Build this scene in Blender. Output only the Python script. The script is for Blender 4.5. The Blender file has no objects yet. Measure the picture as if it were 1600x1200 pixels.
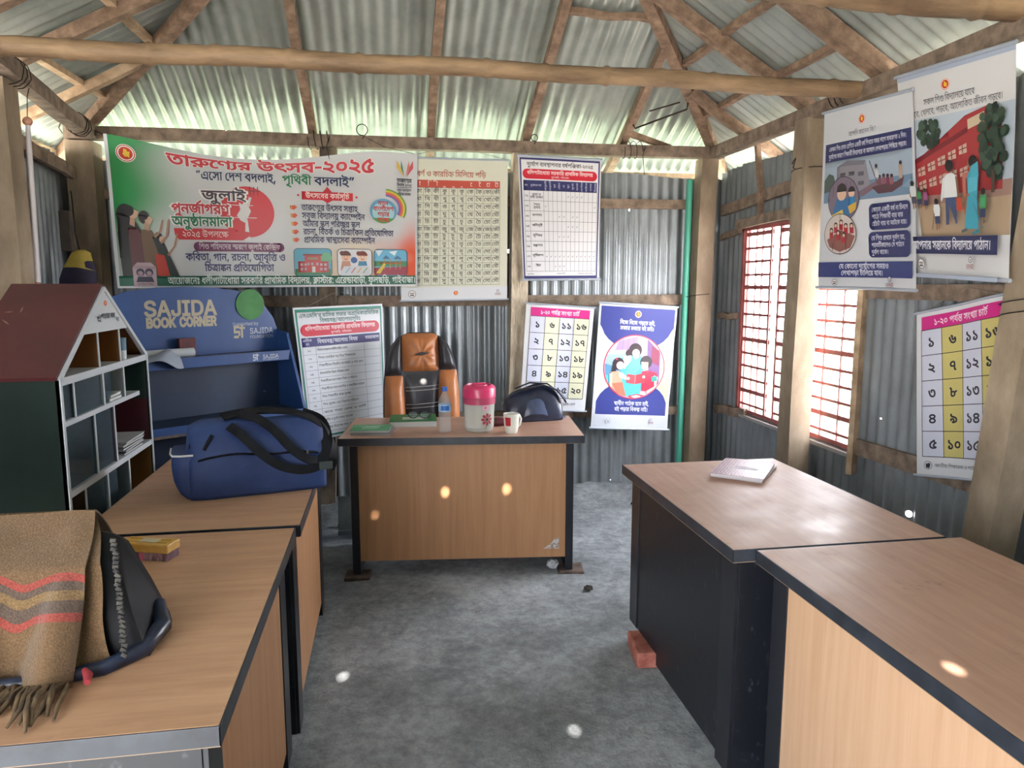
import bpy, bmesh, math, random
from mathutils import Vector, Matrix, noise
from mathutils.geometry import delaunay_2d_cdt

random.seed(7)
SC = bpy.context.scene
COL = SC.collection

# ------------------------------------------------------------------ camera, sky, sun, exposure
cam_data = bpy.data.cameras.new('camera')
cam = bpy.data.objects.new('camera', cam_data)
COL.objects.link(cam)
cam_data.sensor_width = 36.0
cam_data.lens = 36.0 * 1140 / 1600
cam_data.clip_start = 0.05
cam.location = (0, 0, 1.53)
cam.rotation_euler = (math.radians(90 - 7.79), 0, math.radians(-9.57))
SC.camera = cam

SC.view_settings.view_transform = 'Standard'
SC.view_settings.look = 'None'
SC.view_settings.gamma = 1.0
SC.view_settings.use_curve_mapping = False
SC.view_settings.exposure = 1.28

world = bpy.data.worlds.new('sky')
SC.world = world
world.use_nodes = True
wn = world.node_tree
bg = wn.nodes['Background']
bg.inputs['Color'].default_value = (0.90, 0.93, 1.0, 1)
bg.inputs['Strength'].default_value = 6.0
# sky boosted towards the window side (+x), added to brighten the room's right
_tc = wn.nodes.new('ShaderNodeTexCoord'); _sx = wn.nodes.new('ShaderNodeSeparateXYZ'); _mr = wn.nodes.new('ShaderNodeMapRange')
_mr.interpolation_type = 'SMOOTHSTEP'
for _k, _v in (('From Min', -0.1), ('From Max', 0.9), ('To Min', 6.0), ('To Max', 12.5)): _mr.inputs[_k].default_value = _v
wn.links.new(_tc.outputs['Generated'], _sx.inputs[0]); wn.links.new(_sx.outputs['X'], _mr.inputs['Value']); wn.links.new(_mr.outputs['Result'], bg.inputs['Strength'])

SUN_DIR = Vector((0.06, 0.78, -0.62)).normalized()
sun_data = bpy.data.lights.new('sun', 'SUN')
sun_data.energy = 30.0
sun_data.angle = math.radians(0.5)
sun_data.color = (1.0, 0.93, 0.84)
sun = bpy.data.objects.new('sun', sun_data)
COL.objects.link(sun)
sun.location = (-1, -6, 8)
sun.rotation_euler = SUN_DIR.to_track_quat('-Z', 'Y').to_euler()

def portal(name, loc, rot, sx, sy):
    d = bpy.data.lights.new(name, 'AREA'); d.shape = 'RECTANGLE'; d.size = sx; d.size_y = sy; d.energy = 1
    d.cycles.is_portal = True
    o = bpy.data.objects.new(name, d); COL.objects.link(o); o.location = loc; o.rotation_euler = rot
portal('daylight_door_front', (-1.20, -1.52, 1.03), (math.radians(90), 0, 0), 1.25, 2.0)
portal('daylight_door_left', (-1.83, -0.70, 1.03), (math.radians(90), 0, math.radians(-90)), 1.6, 2.0)
portal('daylight_window', (2.42, 4.06, 1.28), (math.radians(90), 0, math.radians(90)), 1.30, 1.25)

# ------------------------------------------------------------------ materials
MATS = {}
def _new(name):
    m = bpy.data.materials.new(name); m.use_nodes = True
    nt = m.node_tree; return m, nt, nt.nodes['Principled BSDF']
def hexc(h):
    h = h.lstrip('#')
    r = []
    for i in (0, 2, 4):
        c = int(h[i:i+2], 16) / 255
        r.append(c / 12.92 if c <= 0.04045 else ((c + 0.055) / 1.055) ** 2.4)
    return tuple(r) + (1,)
def flat(h, rough=0.5, metal=0.0, spec=0.5):
    k = ('flat', h, rough, metal, spec)
    if k not in MATS:
        m, nt, b = _new('paint_' + h.lstrip('#'))
        b.inputs['Base Color'].default_value = hexc(h); b.inputs['Roughness'].default_value = rough
        b.inputs['Metallic'].default_value = metal; b.inputs['Specular IOR Level'].default_value = spec
        MATS[k] = m
    return MATS[k]
def ink(h): return flat(h, 0.42)
def N(nt, t, **kw):
    n = nt.nodes.new(t)
    for k, v in kw.items():
        if k in n.inputs: n.inputs[k].default_value = v
        else: setattr(n, k, v)
    return n
def ramp(nt, fac, stops):
    r = nt.nodes.new('ShaderNodeValToRGB'); e = r.color_ramp.elements
    while len(e) > 1: e.remove(e[-1])
    e[0].position = stops[0][0]; e[0].color = stops[0][1]
    for p, c in stops[1:]:
        q = e.new(p); q.color = c
    nt.links.new(fac, r.inputs['Fac']); return r.outputs['Color']
def coords(nt, scale=(1, 1, 1), kind='Object'):
    tc = nt.nodes.new('ShaderNodeTexCoord'); mp = nt.nodes.new('ShaderNodeMapping')
    mp.inputs['Scale'].default_value = scale
    nt.links.new(tc.outputs[kind], mp.inputs['Vector']); return mp.outputs['Vector']
def bump(nt, b, h, strength, dist=0.01):
    n = nt.nodes.new('ShaderNodeBump'); n.inputs['Strength'].default_value = strength; n.inputs['Distance'].default_value = dist
    nt.links.new(h, n.inputs['Height']); nt.links.new(n.outputs['Normal'], b.inputs['Normal'])
def noisy(name, c1, c2, scale=(5, 5, 5), detail=6, rough=0.6, metal=0.0, bstr=0.0, lo=0.35, hi=0.68, c3=None, bd=0.01, fine=None):
    k = ('noisy', name)
    if k in MATS: return MATS[k]
    m, nt, b = _new(name)
    v = coords(nt, scale)
    t = N(nt, 'ShaderNodeTexNoise', Scale=1.0, Detail=detail, Roughness=0.6)
    nt.links.new(v, t.inputs['Vector'])
    st = [(lo, hexc(c1)), (hi, hexc(c2))]
    if c3: st = [(lo, hexc(c1)), ((lo + hi) / 2, hexc(c3)), (hi, hexc(c2))]
    nt.links.new(ramp(nt, t.outputs['Fac'], st), b.inputs['Base Color'])
    b.inputs['Roughness'].default_value = rough; b.inputs['Metallic'].default_value = metal
    if bstr: bump(nt, b, t.outputs['Fac'], bstr, bd)
    MATS[k] = m; return m
def laminate(name, c1, c2, scale, rough, stains=0.0):
    """printed wood-grain laminate, grain stretched along the small-scale axis"""
    k = ('lam', name)
    if k in MATS: return MATS[k]
    m, nt, b = _new(name)
    t = N(nt, 'ShaderNodeTexNoise', Scale=1.0, Detail=5.0, Roughness=0.65, Distortion=0.4)
    nt.links.new(coords(nt, scale), t.inputs['Vector'])
    col = ramp(nt, t.outputs['Fac'], [(0.3, hexc(c1)), (0.7, hexc(c2))])
    if stains:
        s = N(nt, 'ShaderNodeTexNoise', Scale=7.0, Detail=6.0, Roughness=0.7)
        nt.links.new(coords(nt), s.inputs['Vector'])
        mask = ramp(nt, s.outputs['Fac'], [(0.62, (0, 0, 0, 1)), (0.74, (1, 1, 1, 1))])
        mx = nt.nodes.new('ShaderNodeMix'); mx.data_type = 'RGBA'
        mt = nt.nodes.new('ShaderNodeMath'); mt.operation = 'MULTIPLY'; mt.inputs[1].default_value = stains
        nt.links.new(mask, mt.inputs[0]); nt.links.new(mt.outputs[0], mx.inputs['Factor'])
        nt.links.new(col, mx.inputs['A']); mx.inputs['B'].default_value = hexc('#5d4a3e')
        col = mx.outputs['Result']
        rr = ramp(nt, s.outputs['Fac'], [(0.35, (rough, rough, rough, 1)), (0.75, (rough + .2,) * 3 + (1,))])
        nt.links.new(rr, b.inputs['Roughness'])
    else: b.inputs['Roughness'].default_value = rough
    nt.links.new(col, b.inputs['Base Color'])
    MATS[k] = m; return m
def with_holes(m, pts, r):
    """punch round nail holes through a sheet material (object space)"""
    nt = m.node_tree
    tc = nt.nodes.new('ShaderNodeTexCoord'); acc = None
    for i, p in enumerate(pts):
        q = p[:3]; rr = p[3] if len(p) > 3 else r
        d = nt.nodes.new('ShaderNodeVectorMath'); d.operation = 'DISTANCE'; d.inputs[1].default_value = q
        nt.links.new(tc.outputs['Object'], d.inputs[0])
        l = nt.nodes.new('ShaderNodeMath'); l.operation = 'LESS_THAN'; l.inputs[1].default_value = rr
        nt.links.new(d.outputs['Value'], l.inputs[0])
        if acc is None: acc = l.outputs[0]
        else:
            a = nt.nodes.new('ShaderNodeMath'); a.operation = 'MAXIMUM'
            nt.links.new(acc, a.inputs[0]); nt.links.new(l.outputs[0], a.inputs[1]); acc = a.outputs[0]
    mix = nt.nodes.new('ShaderNodeMixShader'); tr = nt.nodes.new('ShaderNodeBsdfTransparent')
    out = nt.nodes['Material Output']; src = nt.nodes['Principled BSDF']
    nt.links.new(acc, mix.inputs[0]); nt.links.new(src.outputs[0], mix.inputs[1]); nt.links.new(tr.outputs[0], mix.inputs[2])
    nt.links.new(mix.outputs[0], out.inputs['Surface'])
    return m
def clear(name, tint, keep, rough=0.05, body=None, body_amt=0.0):
    """thin clear plastic or glass: mostly lets light through, with a glossy skin"""
    k = ('clear', name)
    if k in MATS: return MATS[k]
    m, nt, b = _new(name)
    out = nt.nodes['Material Output']
    tr = N(nt, 'ShaderNodeBsdfTransparent'); tr.inputs[0].default_value = hexc(tint)
    b.inputs['Base Color'].default_value = hexc(body or tint); b.inputs['Roughness'].default_value = rough
    mix = nt.nodes.new('ShaderNodeMixShader'); mix.inputs[0].default_value = keep
    nt.links.new(tr.outputs[0], mix.inputs[1]); nt.links.new(b.outputs[0], mix.inputs[2])
    nt.links.new(mix.outputs[0], out.inputs['Surface'])
    MATS[k] = m; return m

def galvanised(name, c1, c2, c3, rough, metal):
    m, nt, b = _new(name)
    v = coords(nt, (1.2, 1.2, 0.7))
    t = N(nt, 'ShaderNodeTexNoise', Scale=2.0, Detail=7.0, Roughness=0.65); nt.links.new(v, t.inputs['Vector'])
    nt.links.new(ramp(nt, t.outputs['Fac'], [(0.3, hexc(c1)), (0.5, hexc(c2)), (0.72, hexc(c3))]), b.inputs['Base Color'])
    b.inputs['Roughness'].default_value = rough; b.inputs['Metallic'].default_value = metal
    s = N(nt, 'ShaderNodeTexNoise', Scale=60.0, Detail=2.0); nt.links.new(v, s.inputs['Vector'])
    bump(nt, b, s.outputs['Fac'], 0.08, 0.004)
    return m

TIMBER = noisy('weathered_timber', '#7a6352', '#b0947c', (16, 16, 16), 8, 0.8, bstr=0.4, c3='#957b66')
TIMBER_PALE = noisy('pale_timber', '#94795f', '#d0b596', (9, 9, 9), 8, 0.8, bstr=0.3)
BEAM_WOOD = noisy('grey_timber', '#6a5b4f', '#9c8977', (14, 14, 14), 8, 0.85, bstr=0.3)
CONCRETE = noisy('old_concrete', '#847461', '#ad9c87', (6, 6, 3), 8, 0.9, bstr=0.5, c3='#988773')
ROUGH_POST = noisy('rough_old_wood', '#a08f7a', '#e0d2bc', (26, 26, 7), 8, 0.95, bstr=0.9, bd=0.02)
BAMBOO = noisy('bamboo_skin', '#775f48', '#b0916f', (3, 16, 16), 7, 0.6, bstr=0.25, c3='#957a5d')
BLACK_LAM = noisy('black_laminate', '#15171d', '#23262e', (3, 3, 3), 4, 0.32)
SCUFFED_BLACK = noisy('scuffed_black_laminate', '#171a21', '#5a5d66', (42, 42, 22), 9, 0.42, lo=0.6, hi=0.86)
EDGE_BAND = noisy('black_edge_band', '#20242c', '#343a44', (10, 10, 10), 6, 0.4)
MUD = None
BRICK_RED = noisy('brick_clay', '#8d4f43', '#b57565', (18, 18, 18), 6, 0.95, bstr=0.5)

# ------------------------------------------------------------------ objects
def link(name, me, mats, parent=None):
    o = bpy.data.objects.new(name, me); COL.objects.link(o)
    if not isinstance(mats, (list, tuple)): mats = [mats]
    for m in mats: me.materials.append(m)
    if parent: o.parent = parent
    return o
def smooth_me(me, ang=40):
    for p in me.polygons: p.use_smooth = True
    if hasattr(me, 'set_sharp_from_angle'): me.set_sharp_from_angle(angle=math.radians(ang))
def obj(name, bm, mats, parent=None, smooth=None, loc=None, rot=None):
    me = bpy.data.meshes.new(name); bmesh.ops.recalc_face_normals(bm, faces=bm.faces) if smooth != 'raw' else None
    bm.to_mesh(me); bm.free()
    if smooth and smooth != 'raw': smooth_me(me, smooth)
    o = link(name, me, mats, parent)
    if loc is not None: o.location = loc
    if rot is not None: o.rotation_euler = rot
    return o
def tag(o, label, cat, group=None):
    o['label'] = label; o['category'] = cat
    if group: o['group'] = group
    return o
def thing(name, label, cat, loc=(0, 0, 0), rotz=0.0, group=None):
    o = bpy.data.objects.new(name, None); COL.objects.link(o); o.empty_display_size = 0.1
    o.location = loc; o.rotation_euler = (0, 0, rotz)
    return tag(o, label, cat, group)
def struct(o):
    o['kind'] = 'structure'; return o

def BM(): return bmesh.new()
def box(bm, c, s, bev=0.0, rot=None, seg=2, mi=0):
    r = bmesh.ops.create_cube(bm, size=1.0)
    vs = r['verts']; M = Matrix.Diagonal((s[0], s[1], s[2], 1))
    bmesh.ops.transform(bm, matrix=M, verts=vs)
    es = list({e for v in vs for e in v.link_edges}); fs = list({f for v in vs for f in v.link_faces})
    if bev:
        g = bmesh.ops.bevel(bm, geom=es, offset=bev, segments=seg, affect='EDGES', profile=0.5)
        vs = list({v for f in g['faces'] for v in f.verts} | {v for v in vs if v.is_valid})
        fs = list({f for v in vs for f in v.link_faces})
    T = Matrix.Translation(c)
    if rot is not None: T = T @ rot.to_4x4()
    bmesh.ops.transform(bm, matrix=T, verts=vs)
    for f in fs: f.material_index = mi
    return vs
def bx(x0, x1, y0, y1, z0, z1, bev=0.0, bm=None, mi=0):
    bm = bm or BM()
    box(bm, ((x0 + x1) / 2, (y0 + y1) / 2, (z0 + z1) / 2), (abs(x1 - x0), abs(y1 - y0), abs(z1 - z0)), bev, mi=mi)
    return bm
def frames(pts):
    pts = [Vector(p) for p in pts]; n = len(pts); fr = []
    t0 = (pts[1] - pts[0]).normalized()
    up = Vector((0, 0, 1)) if abs(t0.z) < 0.9 else Vector((1, 0, 0))
    a = up.cross(t0).normalized()
    for i in range(n):
        t = (pts[min(i + 1, n - 1)] - pts[max(i - 1, 0)]).normalized()
        a = (a - t * a.dot(t)).normalized(); b = t.cross(a)
        fr.append((pts[i], a, b))
    return fr
def tube(bm, pts, r, seg=8, caps=True, sy=1.0, mi=0):
    rings = []
    for i, (p, a, b) in enumerate(frames(pts)):
        rr = r[i] if isinstance(r, (list, tuple)) else r
        rings.append([bm.verts.new(p + a * math.cos(2 * math.pi * k / seg) * rr + b * math.sin(2 * math.pi * k / seg) * rr * sy) for k in range(seg)])
    skin(bm, rings, True, caps, mi); return rings
def skin(bm, rings, closed=True, caps=True, mi=0):
    for A, B in zip(rings, rings[1:]):
        n = len(A)
        for k in range(n if closed else n - 1):
            f = bm.faces.new((A[k], A[(k + 1) % n], B[(k + 1) % n], B[k])); f.material_index = mi
    if caps and closed:
        bm.faces.new(rings[0][::-1]).material_index = mi; bm.faces.new(rings[-1]).material_index = mi
def lathe(bm, prof, seg=24, c=(0, 0, 0), caps=False, mi=0):
    rings = []
    for r, z in prof:
        rings.append([bm.verts.new((c[0] + r * math.cos(2 * math.pi * k / seg), c[1] + r * math.sin(2 * math.pi * k / seg), c[2] + z)) for k in range(seg)])
    skin(bm, rings, True, caps, mi); return bm
def beam(p0, p1, w, h, bev=0.004, bm=None, up=(0, 0, 1), sub=0, wob=0.0, mi=0):
    """a sawn timber from p0 to p1, w wide, h deep"""
    bm = bm or BM()
    p0, p1 = Vector(p0), Vector(p1); d = (p1 - p0); L = d.length; d.normalize()
    a = d.cross(Vector(up)).normalized(); b = a.cross(d).normalized()
    n = sub + 2; rings = []
    for i in range(n):
        t = i / (n - 1); c = p0 + d * L * t
        if wob: c = c + a * wob * noise.noise((t * 3 + p0.x, p0.y, 1)) + b * wob * noise.noise((t * 3 + p0.x, p0.y, 7))
        rings.append([bm.verts.new(c + a * sx * w / 2 + b * sz * h / 2) for sx, sz in ((-1, -1), (1, -1), (1, 1), (-1, 1))])
    skin(bm, rings, mi=mi)
    if bev: bmesh.ops.bevel(bm, geom=[e for e in bm.edges if e.calc_face_angle(0) > 1.0], offset=bev, segments=1, affect='EDGES')
    return bm
def grid(bm, nu, nv, fn, mi=0, closed_u=False):
    V = [[bm.verts.new(fn(i / nu, j / nv)) for i in range(nu if closed_u else nu + 1)] for j in range(nv + 1)]
    n = len(V[0])
    for j in range(nv):
        for i in range(n if closed_u else n - 1):
            f = bm.faces.new((V[j][i], V[j][(i + 1) % n], V[j + 1][(i + 1) % n], V[j + 1][i])); f.material_index = mi
    return V
def prism(bm, pts, d, mi=0):
    """extrude a planar 3-d polygon by vector d"""
    A = [bm.verts.new(p) for p in pts]; B = [bm.verts.new(Vector(p) + Vector(d)) for p in pts]
    n = len(A)
    bm.faces.new(A[::-1]).material_index = mi; bm.faces.new(B).material_index = mi
    for k in range(n): bm.faces.new((A[k], A[(k + 1) % n], B[(k + 1) % n], B[k])).material_index = mi

# ------------------------------------------------------------------ lettering: glyph outlines and word layouts
# outlines: glyph number -> [advance, contour, ...], a contour is 2*dx+on-curve, dy, ... in steps of 4 units
OUTLINES = {
5:[0,[21,215,0,-12,-20,-20,-36,-12,-29,0,-28,0,-38,12,-20,19,-3,13,37,2,2,-13,24,-16,27,0,26,0,26,15,3,15],[-43,208,0,-6,-14,-5,-9,0,-10,0,-10,6,1,5,0,4,10,6,11,0,12,0,12,-5]],
6:[438,[63,78,30,-9,58,-26,46,-30,17,-15,-31,-8,-20,16,-42,25,-48,21,-33,10],[41,122,0,10,18,15,32,9,21,0,20,0,32,-9,18,-15,1,-10,0,-11,-18,-15,-32,-9,-19,0,-20,0,-32,9,-18,15],[75,122,0,-9,20,-9,17,0,16,0,20,9,1,9,0,8,-20,9,-15,0,-16,0,-20,-9]],
7:[438,[41,122,0,10,18,15,32,9,21,0,20,0,32,-9,18,-15,1,-10,0,-11,-18,-15,-32,-9,-19,0,-20,0,-32,9,-18,15],[75,122,0,-9,20,-9,17,0,16,0,20,9,1,9,0,8,-20,9,-15,0,-16,0,-20,-9],[41,34,0,10,18,16,32,8,21,0,20,0,32,-8,18,-15,1,-11,0,-10,-18,-16,-32,-8,-19,0,-20,0,-32,8,-18,16],[75,34,0,-8,20,-10,17,0,16,0,20,10,1,8,0,8,-20,10,-15,0,-16,0,-20,-10]],
8:[893,[453,156,1,-18,-51,0,1,-138,-39,0,-14,15,-42,22,-25,8,15,17,18,-6,42,-19,11,-10,0,4,-2,7,0,6,1,4,1,90,-363,0,1,18],[189,23,-34,0,-62,16,-54,38,-23,33,39,6,16,-26,40,-33,50,-15,31,0,28,0,34,8,14,16,1,9,0,15,-30,18,-23,0,-16,0,-18,-8,1,-7,0,-2,2,-6,3,-2,-37,-4,-2,5,-4,9,1,4,0,9,20,13,32,6,19,0,30,0,44,-13,24,-23,1,-15,0,-14,-26,-23,-50,-14],[173,116,-2,8,-26,12,-21,3,13,11,23,-3,28,-5,26,-14,3,-11]],
9:[1158,[449,156,1,-18,-47,0,1,-138,-39,0,-14,15,-42,22,-25,8,15,17,18,-6,42,-19,11,-10,0,4,-2,7,0,6,1,4,1,90,-363,0,1,18],[189,23,-34,0,-62,16,-54,38,-23,33,39,6,16,-26,40,-33,50,-15,31,0,28,0,34,8,14,16,1,9,0,15,-30,18,-23,0,-16,0,-18,-8,1,-7,0,-2,2,-6,3,-2,-37,-4,-2,5,-4,9,1,4,0,9,20,13,32,6,19,0,30,0,44,-13,24,-23,1,-15,0,-14,-26,-23,-50,-14],[173,116,-2,8,-26,12,-21,3,13,11,23,-3,28,-5,26,-14,3,-11],[585,156,1,-18,-51,0,1,-138,-39,0,1,120,-8,10,-20,8,-15,0,-3,0,1,18,5,0,14,0,26,-8,9,-8,-2,1,-2,9,1,3,1,19,29,0,13,-16]],
10:[530,[181,156,-2,10,-18,9,-19,0,-35,0,-34,0,-36,4,-11,5,-14,5,-12,16,1,10,0,3,0,6,3,4,37,-1,0,-3,-2,-5,1,-2,0,-5,4,-9,7,-3,6,-4,28,-3,25,0,29,0,28,0,30,-4,11,-5,10,-4,8,-14,3,-10],[121,125,40,0,48,-13,24,-20,1,-11,0,-20,-58,-24,-55,-2,7,3,22,-3,50,-12,50,-16,25,-9,-21,-14,-32,12,-52,16,-50,13,-56,9,-33,4,7,18,18,-3,32,-2,25,0,36,0,38,9,14,13,1,7,0,13,-38,15,-29,0,-18,0,-22,-4,-10,-7,1,-5,0,-2,2,-4,1,-2,-35,-3,-2,3,-2,9,1,3,0,9,20,13,40,7],[89,116,-4,8,-24,12,-23,3,13,11,25,-3,28,-5,24,-14,5,-11],[271,156,1,-18,-273,0,1,18]],
12:[712,[255,156,0,10,-18,9,-21,0,-69,0,-32,0,-36,4,-11,5,-14,5,-14,16,1,10,0,3,2,6,3,4,37,-1,0,-3,-2,-5,1,-2,0,-5,4,-9,7,-3,6,-4,26,-3,27,0,63,0,26,0,30,-4,13,-5,8,-4,10,-14,1,-10],[361,156,1,-18,-181,0,1,-45,0,-7,10,-7,9,0,10,0,20,6,24,13,15,10,31,2,16,-11,18,-25,1,-13,0,-15,-28,-26,-52,-14,-39,0,-32,0,-58,12,-48,25,-40,43,-15,30,39,5,18,-35,44,-42,56,-19,37,0,40,0,44,20,1,16,0,11,-12,16,-9,5,23,5,-14,-13,-32,-16,-32,-9,-15,0,-10,0,-20,4,-7,3,-8,3,-10,13,1,15,1,40,-143,0,1,18]],
16:[758,[257,157,20,0,28,-4,9,-5,10,-4,12,-11,1,-11,1,-122,-37,0,-4,8,-16,9,-20,5,-15,0,-18,0,-30,-2,-34,-2,-21,0,-16,0,-40,3,-36,11,-20,20,1,18,0,6,4,13,1,5,41,-2,-2,-4,-4,-11,1,-7,0,-11,14,-13,20,-8,28,-2,15,0,26,0,40,4,27,0,22,0,32,-6,13,-8,1,90,0,9,-6,8,-5,3,-8,3,-19,0,-16,0,-34,-8,-26,-12,-14,-15,1,-6,0,-2,4,-6,14,-4,13,0,6,0,10,1,5,0,5,-17,-4,-2,-16,0,-11,0,-24,0,-36,14,1,16,0,10,20,21,36,17,46,11]],
18:[738,[255,157,38,0,44,-19,1,-17,0,-12,-24,-19,-44,-14,-27,-6,-15,18,34,6,38,15,1,11,0,10,-22,10,-19,0,-18,0,-32,-6,-24,-10,-14,-10,1,-4,0,-4,10,-6,17,-1,-9,-19,-28,3,-28,14,1,11,0,8,20,18,36,14,46,9],[341,56,0,-20,-60,-26,-53,0,-34,0,-64,13,-52,27,-46,45,-15,32,39,5,20,-36,48,-45,66,-21,43,0,32,0,40,13,1,14,0,10,-26,13,-19,4,41,9,22,-6,24,-19]],
20:[807,[409,156,1,-18,-161,0,1,-16,1,-4,1,-118,-37,0,-16,15,-52,26,-66,17,-35,3,-19,24,50,14,96,22,55,8,-9,-10,1,19,-211,0,1,18],[209,117,11,-7,-26,-4,-54,-12,-52,-12,-21,-6,28,-3,60,-15,50,-22,13,-14,-3,0,-2,6,0,11,1,8],[381,72,0,-8,-12,-15,-30,-9,-25,0,-8,0,-14,0,-5,1,3,18,2,-1,10,0,7,0,24,0,14,10,1,6,0,13,-52,19,-49,4,1,18,40,-2,62,-15,38,-24]],
21:[696,[353,156,1,-18,-51,0,1,-138,-37,0,-14,10,-36,19,-44,16,-52,12,-31,3,-11,23,25,-9,46,-4,64,-16,44,-20,15,-10,-2,6,0,12,1,6,1,124,27,0,13,-16],[225,118,0,-15,-30,-20,-54,-12,-35,-2,-23,2,-7,12,40,1,52,9,24,14,1,9,0,8,-14,13,-15,6,29,13,16,-8,22,-19],[93,108,-32,0,-36,15,1,14,0,6,8,10,5,4,39,-5,-4,-3,-6,-7,1,-4,0,-6,16,-7,13,0,8,0,24,4,22,12,13,12,29,3,1,-12,-10,-11,-28,-17,-36,-8]],
22:[656,[243,0,1,106,11,-16,-16,13,-32,18,-28,12,-28,6,-15,0,-28,0,-32,-14,-11,-9,-7,-2,8,4,28,4,21,0,24,0,28,-9,12,-14,1,-7,0,-14,-40,-24,-39,-11,-25,18,26,6,40,14,1,10,0,6,-16,7,-15,0,-12,0,-24,-3,-11,-3,-39,16,14,14,36,19,42,10,25,0,24,0,42,-9,40,-17,21,-13,-9,3,0,3,-2,15,1,7,1,26,27,0,13,-16,53,0,1,-18,-51,0,1,-138]],
23:[631,[321,156,1,-18,-51,0,1,-138,-37,0,-16,11,-50,19,-68,14,-35,1,-17,21,10,5,22,7,24,8,13,4,29,-2,-6,-2,-10,0,-5,0,-28,0,-40,7,-20,15,1,9,0,11,28,17,31,9,35,-9,-28,-5,-24,-14,1,-8,0,-9,26,-8,19,0,12,0,26,4,17,5,23,-15,-20,-5,-38,-13,-38,-13,-13,-6,-5,5,58,-5,74,-20,27,-15,0,4,0,9,1,5,1,97,-233,0,1,18]],
25:[567,[289,156,1,-18,-201,0,1,-8,-1,-16,0,-3,2,-11,1,-6,1,-43,0,-11,6,-9,3,-2,10,-5,19,0,20,0,34,10,15,6,14,8,16,17,1,9,0,8,-20,5,-15,0,-1,0,-24,0,-28,4,-11,3,-12,4,-20,8,-5,6,7,22,10,-10,24,-12,34,-6,27,0,9,0,20,0,20,-3,9,-2,12,-4,10,-12,1,-9,0,-15,-28,-28,-21,-9,-20,-8,-42,-10,-25,0,-20,0,-26,6,-7,4,-8,4,-10,14,1,14,1,90,-51,0,1,18]],
26:[687,[309,78,0,-14,-22,-20,-34,-12,-40,-7,-21,-1,-9,6,28,-2,50,-7,54,-11,31,-7,-17,-15,-38,10,-82,14,-86,9,-45,3,5,18,14,-2,34,-2,21,0,46,0,54,12,24,18,1,10,0,13,-32,14,-29,0,-4,0,-6,-1,-3,0,-5,16,6,0,14,1,7,0,28,0,38,-9,22,-14,8,-14],[115,54,-18,0,-26,4,-7,4,-6,4,-10,12,1,12,1,50,39,0,1,-10,1,-11,0,-3,0,-7,1,-4,1,-15,0,-7,4,-6,5,-2,8,-3,17,0,22,0,32,8,18,11,1,5,0,5,-16,2,-11,0,-1,0,-26,0,-40,9,-13,8,7,16,8,-5,20,-7,28,-4,23,0,25,0,6,0,4,-3,5,-1,12,-3,12,-9,1,-7,0,-12,-28,-19,-52,-12],[-3,138,1,18,353,0,1,-18]],
27:[917,[201,16,-28,0,-56,10,-46,24,-40,38,-15,28,39,5,18,-31,42,-38,54,-17,37,0,38,0,36,16,1,16,0,8,-8,11,-3,4,33,0,-16,-8,-30,-11,-34,-7,-19,0,-20,0,-30,8,-18,14,1,10,0,11,32,23,37,8,-8,0,-26,0,-13,0,-151,0,1,18,469,0,1,-18,-155,0,-12,0,-20,0,-7,0,-42,-9,-44,-15,-14,-13,1,-6,0,-7,16,-6,11,0,18,0,30,9,21,8,43,-8,4,-5,8,-14,1,-8,0,-13,-24,-22,-50,-13],[401,51,0,-12,8,-23,11,-14,-37,-4,-8,15,-10,27,1,16,0,13,10,21,7,7,-38,0,-54,9,-36,18,-11,12,39,4,8,-8,24,-11,40,-6,29,0,6,0,14,0,9,1,19,-18,-12,-11,-10,-22]],
28:[794,[247,156,1,-156,-37,0,-16,15,-52,26,-66,17,-35,3,-19,24,48,14,100,24,53,8,-9,-11,1,18,-211,0,1,18],[209,118,11,-6,-26,-4,-52,-12,-52,-13,-23,-7,28,-3,60,-15,50,-22,13,-14,-3,0,-2,6,0,11,1,8],[403,156,1,-18,-51,0,1,-120,-37,0,-12,10,-24,17,-30,13,-17,6,15,16,14,-4,30,-14,26,-15,5,-7,-3,-1,0,6,0,11,1,8,1,108,27,0,11,-16]],
30:[567,[289,156,1,-18,-201,0,1,-87,0,-11,6,-9,3,-2,10,-5,19,0,20,0,34,10,15,6,14,8,16,18,1,9,0,8,-16,8,-19,0,-4,0,-16,-1,-5,-1,-5,18,10,1,22,2,11,0,18,0,30,-7,16,-15,1,-12,0,-15,-28,-28,-21,-9,-20,-8,-42,-10,-25,0,-20,0,-26,6,-7,4,-8,4,-10,14,1,14,1,90,-51,0,1,18],[199,156,-2,10,-18,9,-19,0,-47,0,-32,0,-36,4,-11,5,-14,5,-12,16,1,10,0,3,0,6,3,4,37,-1,0,-3,-2,-4,1,-3,0,-5,4,-9,7,-3,6,-4,28,-3,25,0,41,0,26,0,30,-4,13,-5,8,-4,8,-14,3,-10]],
31:[591,[141,0,-28,0,-50,11,-34,19,-9,12,11,20,42,2,44,14,18,21,1,13,0,6,-6,13,-5,7,-123,0,1,18,105,0,-16,10,-20,19,1,9,0,10,24,18,21,7,27,-14,-16,-6,-14,-11,1,-7,0,-8,22,-17,21,-10,155,0,1,-18,-85,0,-10,0,-14,0,-7,0,38,-18,44,-37,1,-23,0,-18,-28,-27,-56,-15],[141,18,28,0,38,12,18,20,1,11,0,11,-14,22,-34,25,-29,15,9,-1,6,-7,6,-15,1,-9,0,-10,-10,-18,-28,-16,-48,-12,-35,-4,7,15,6,-13,26,-17,38,-9]],
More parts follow.
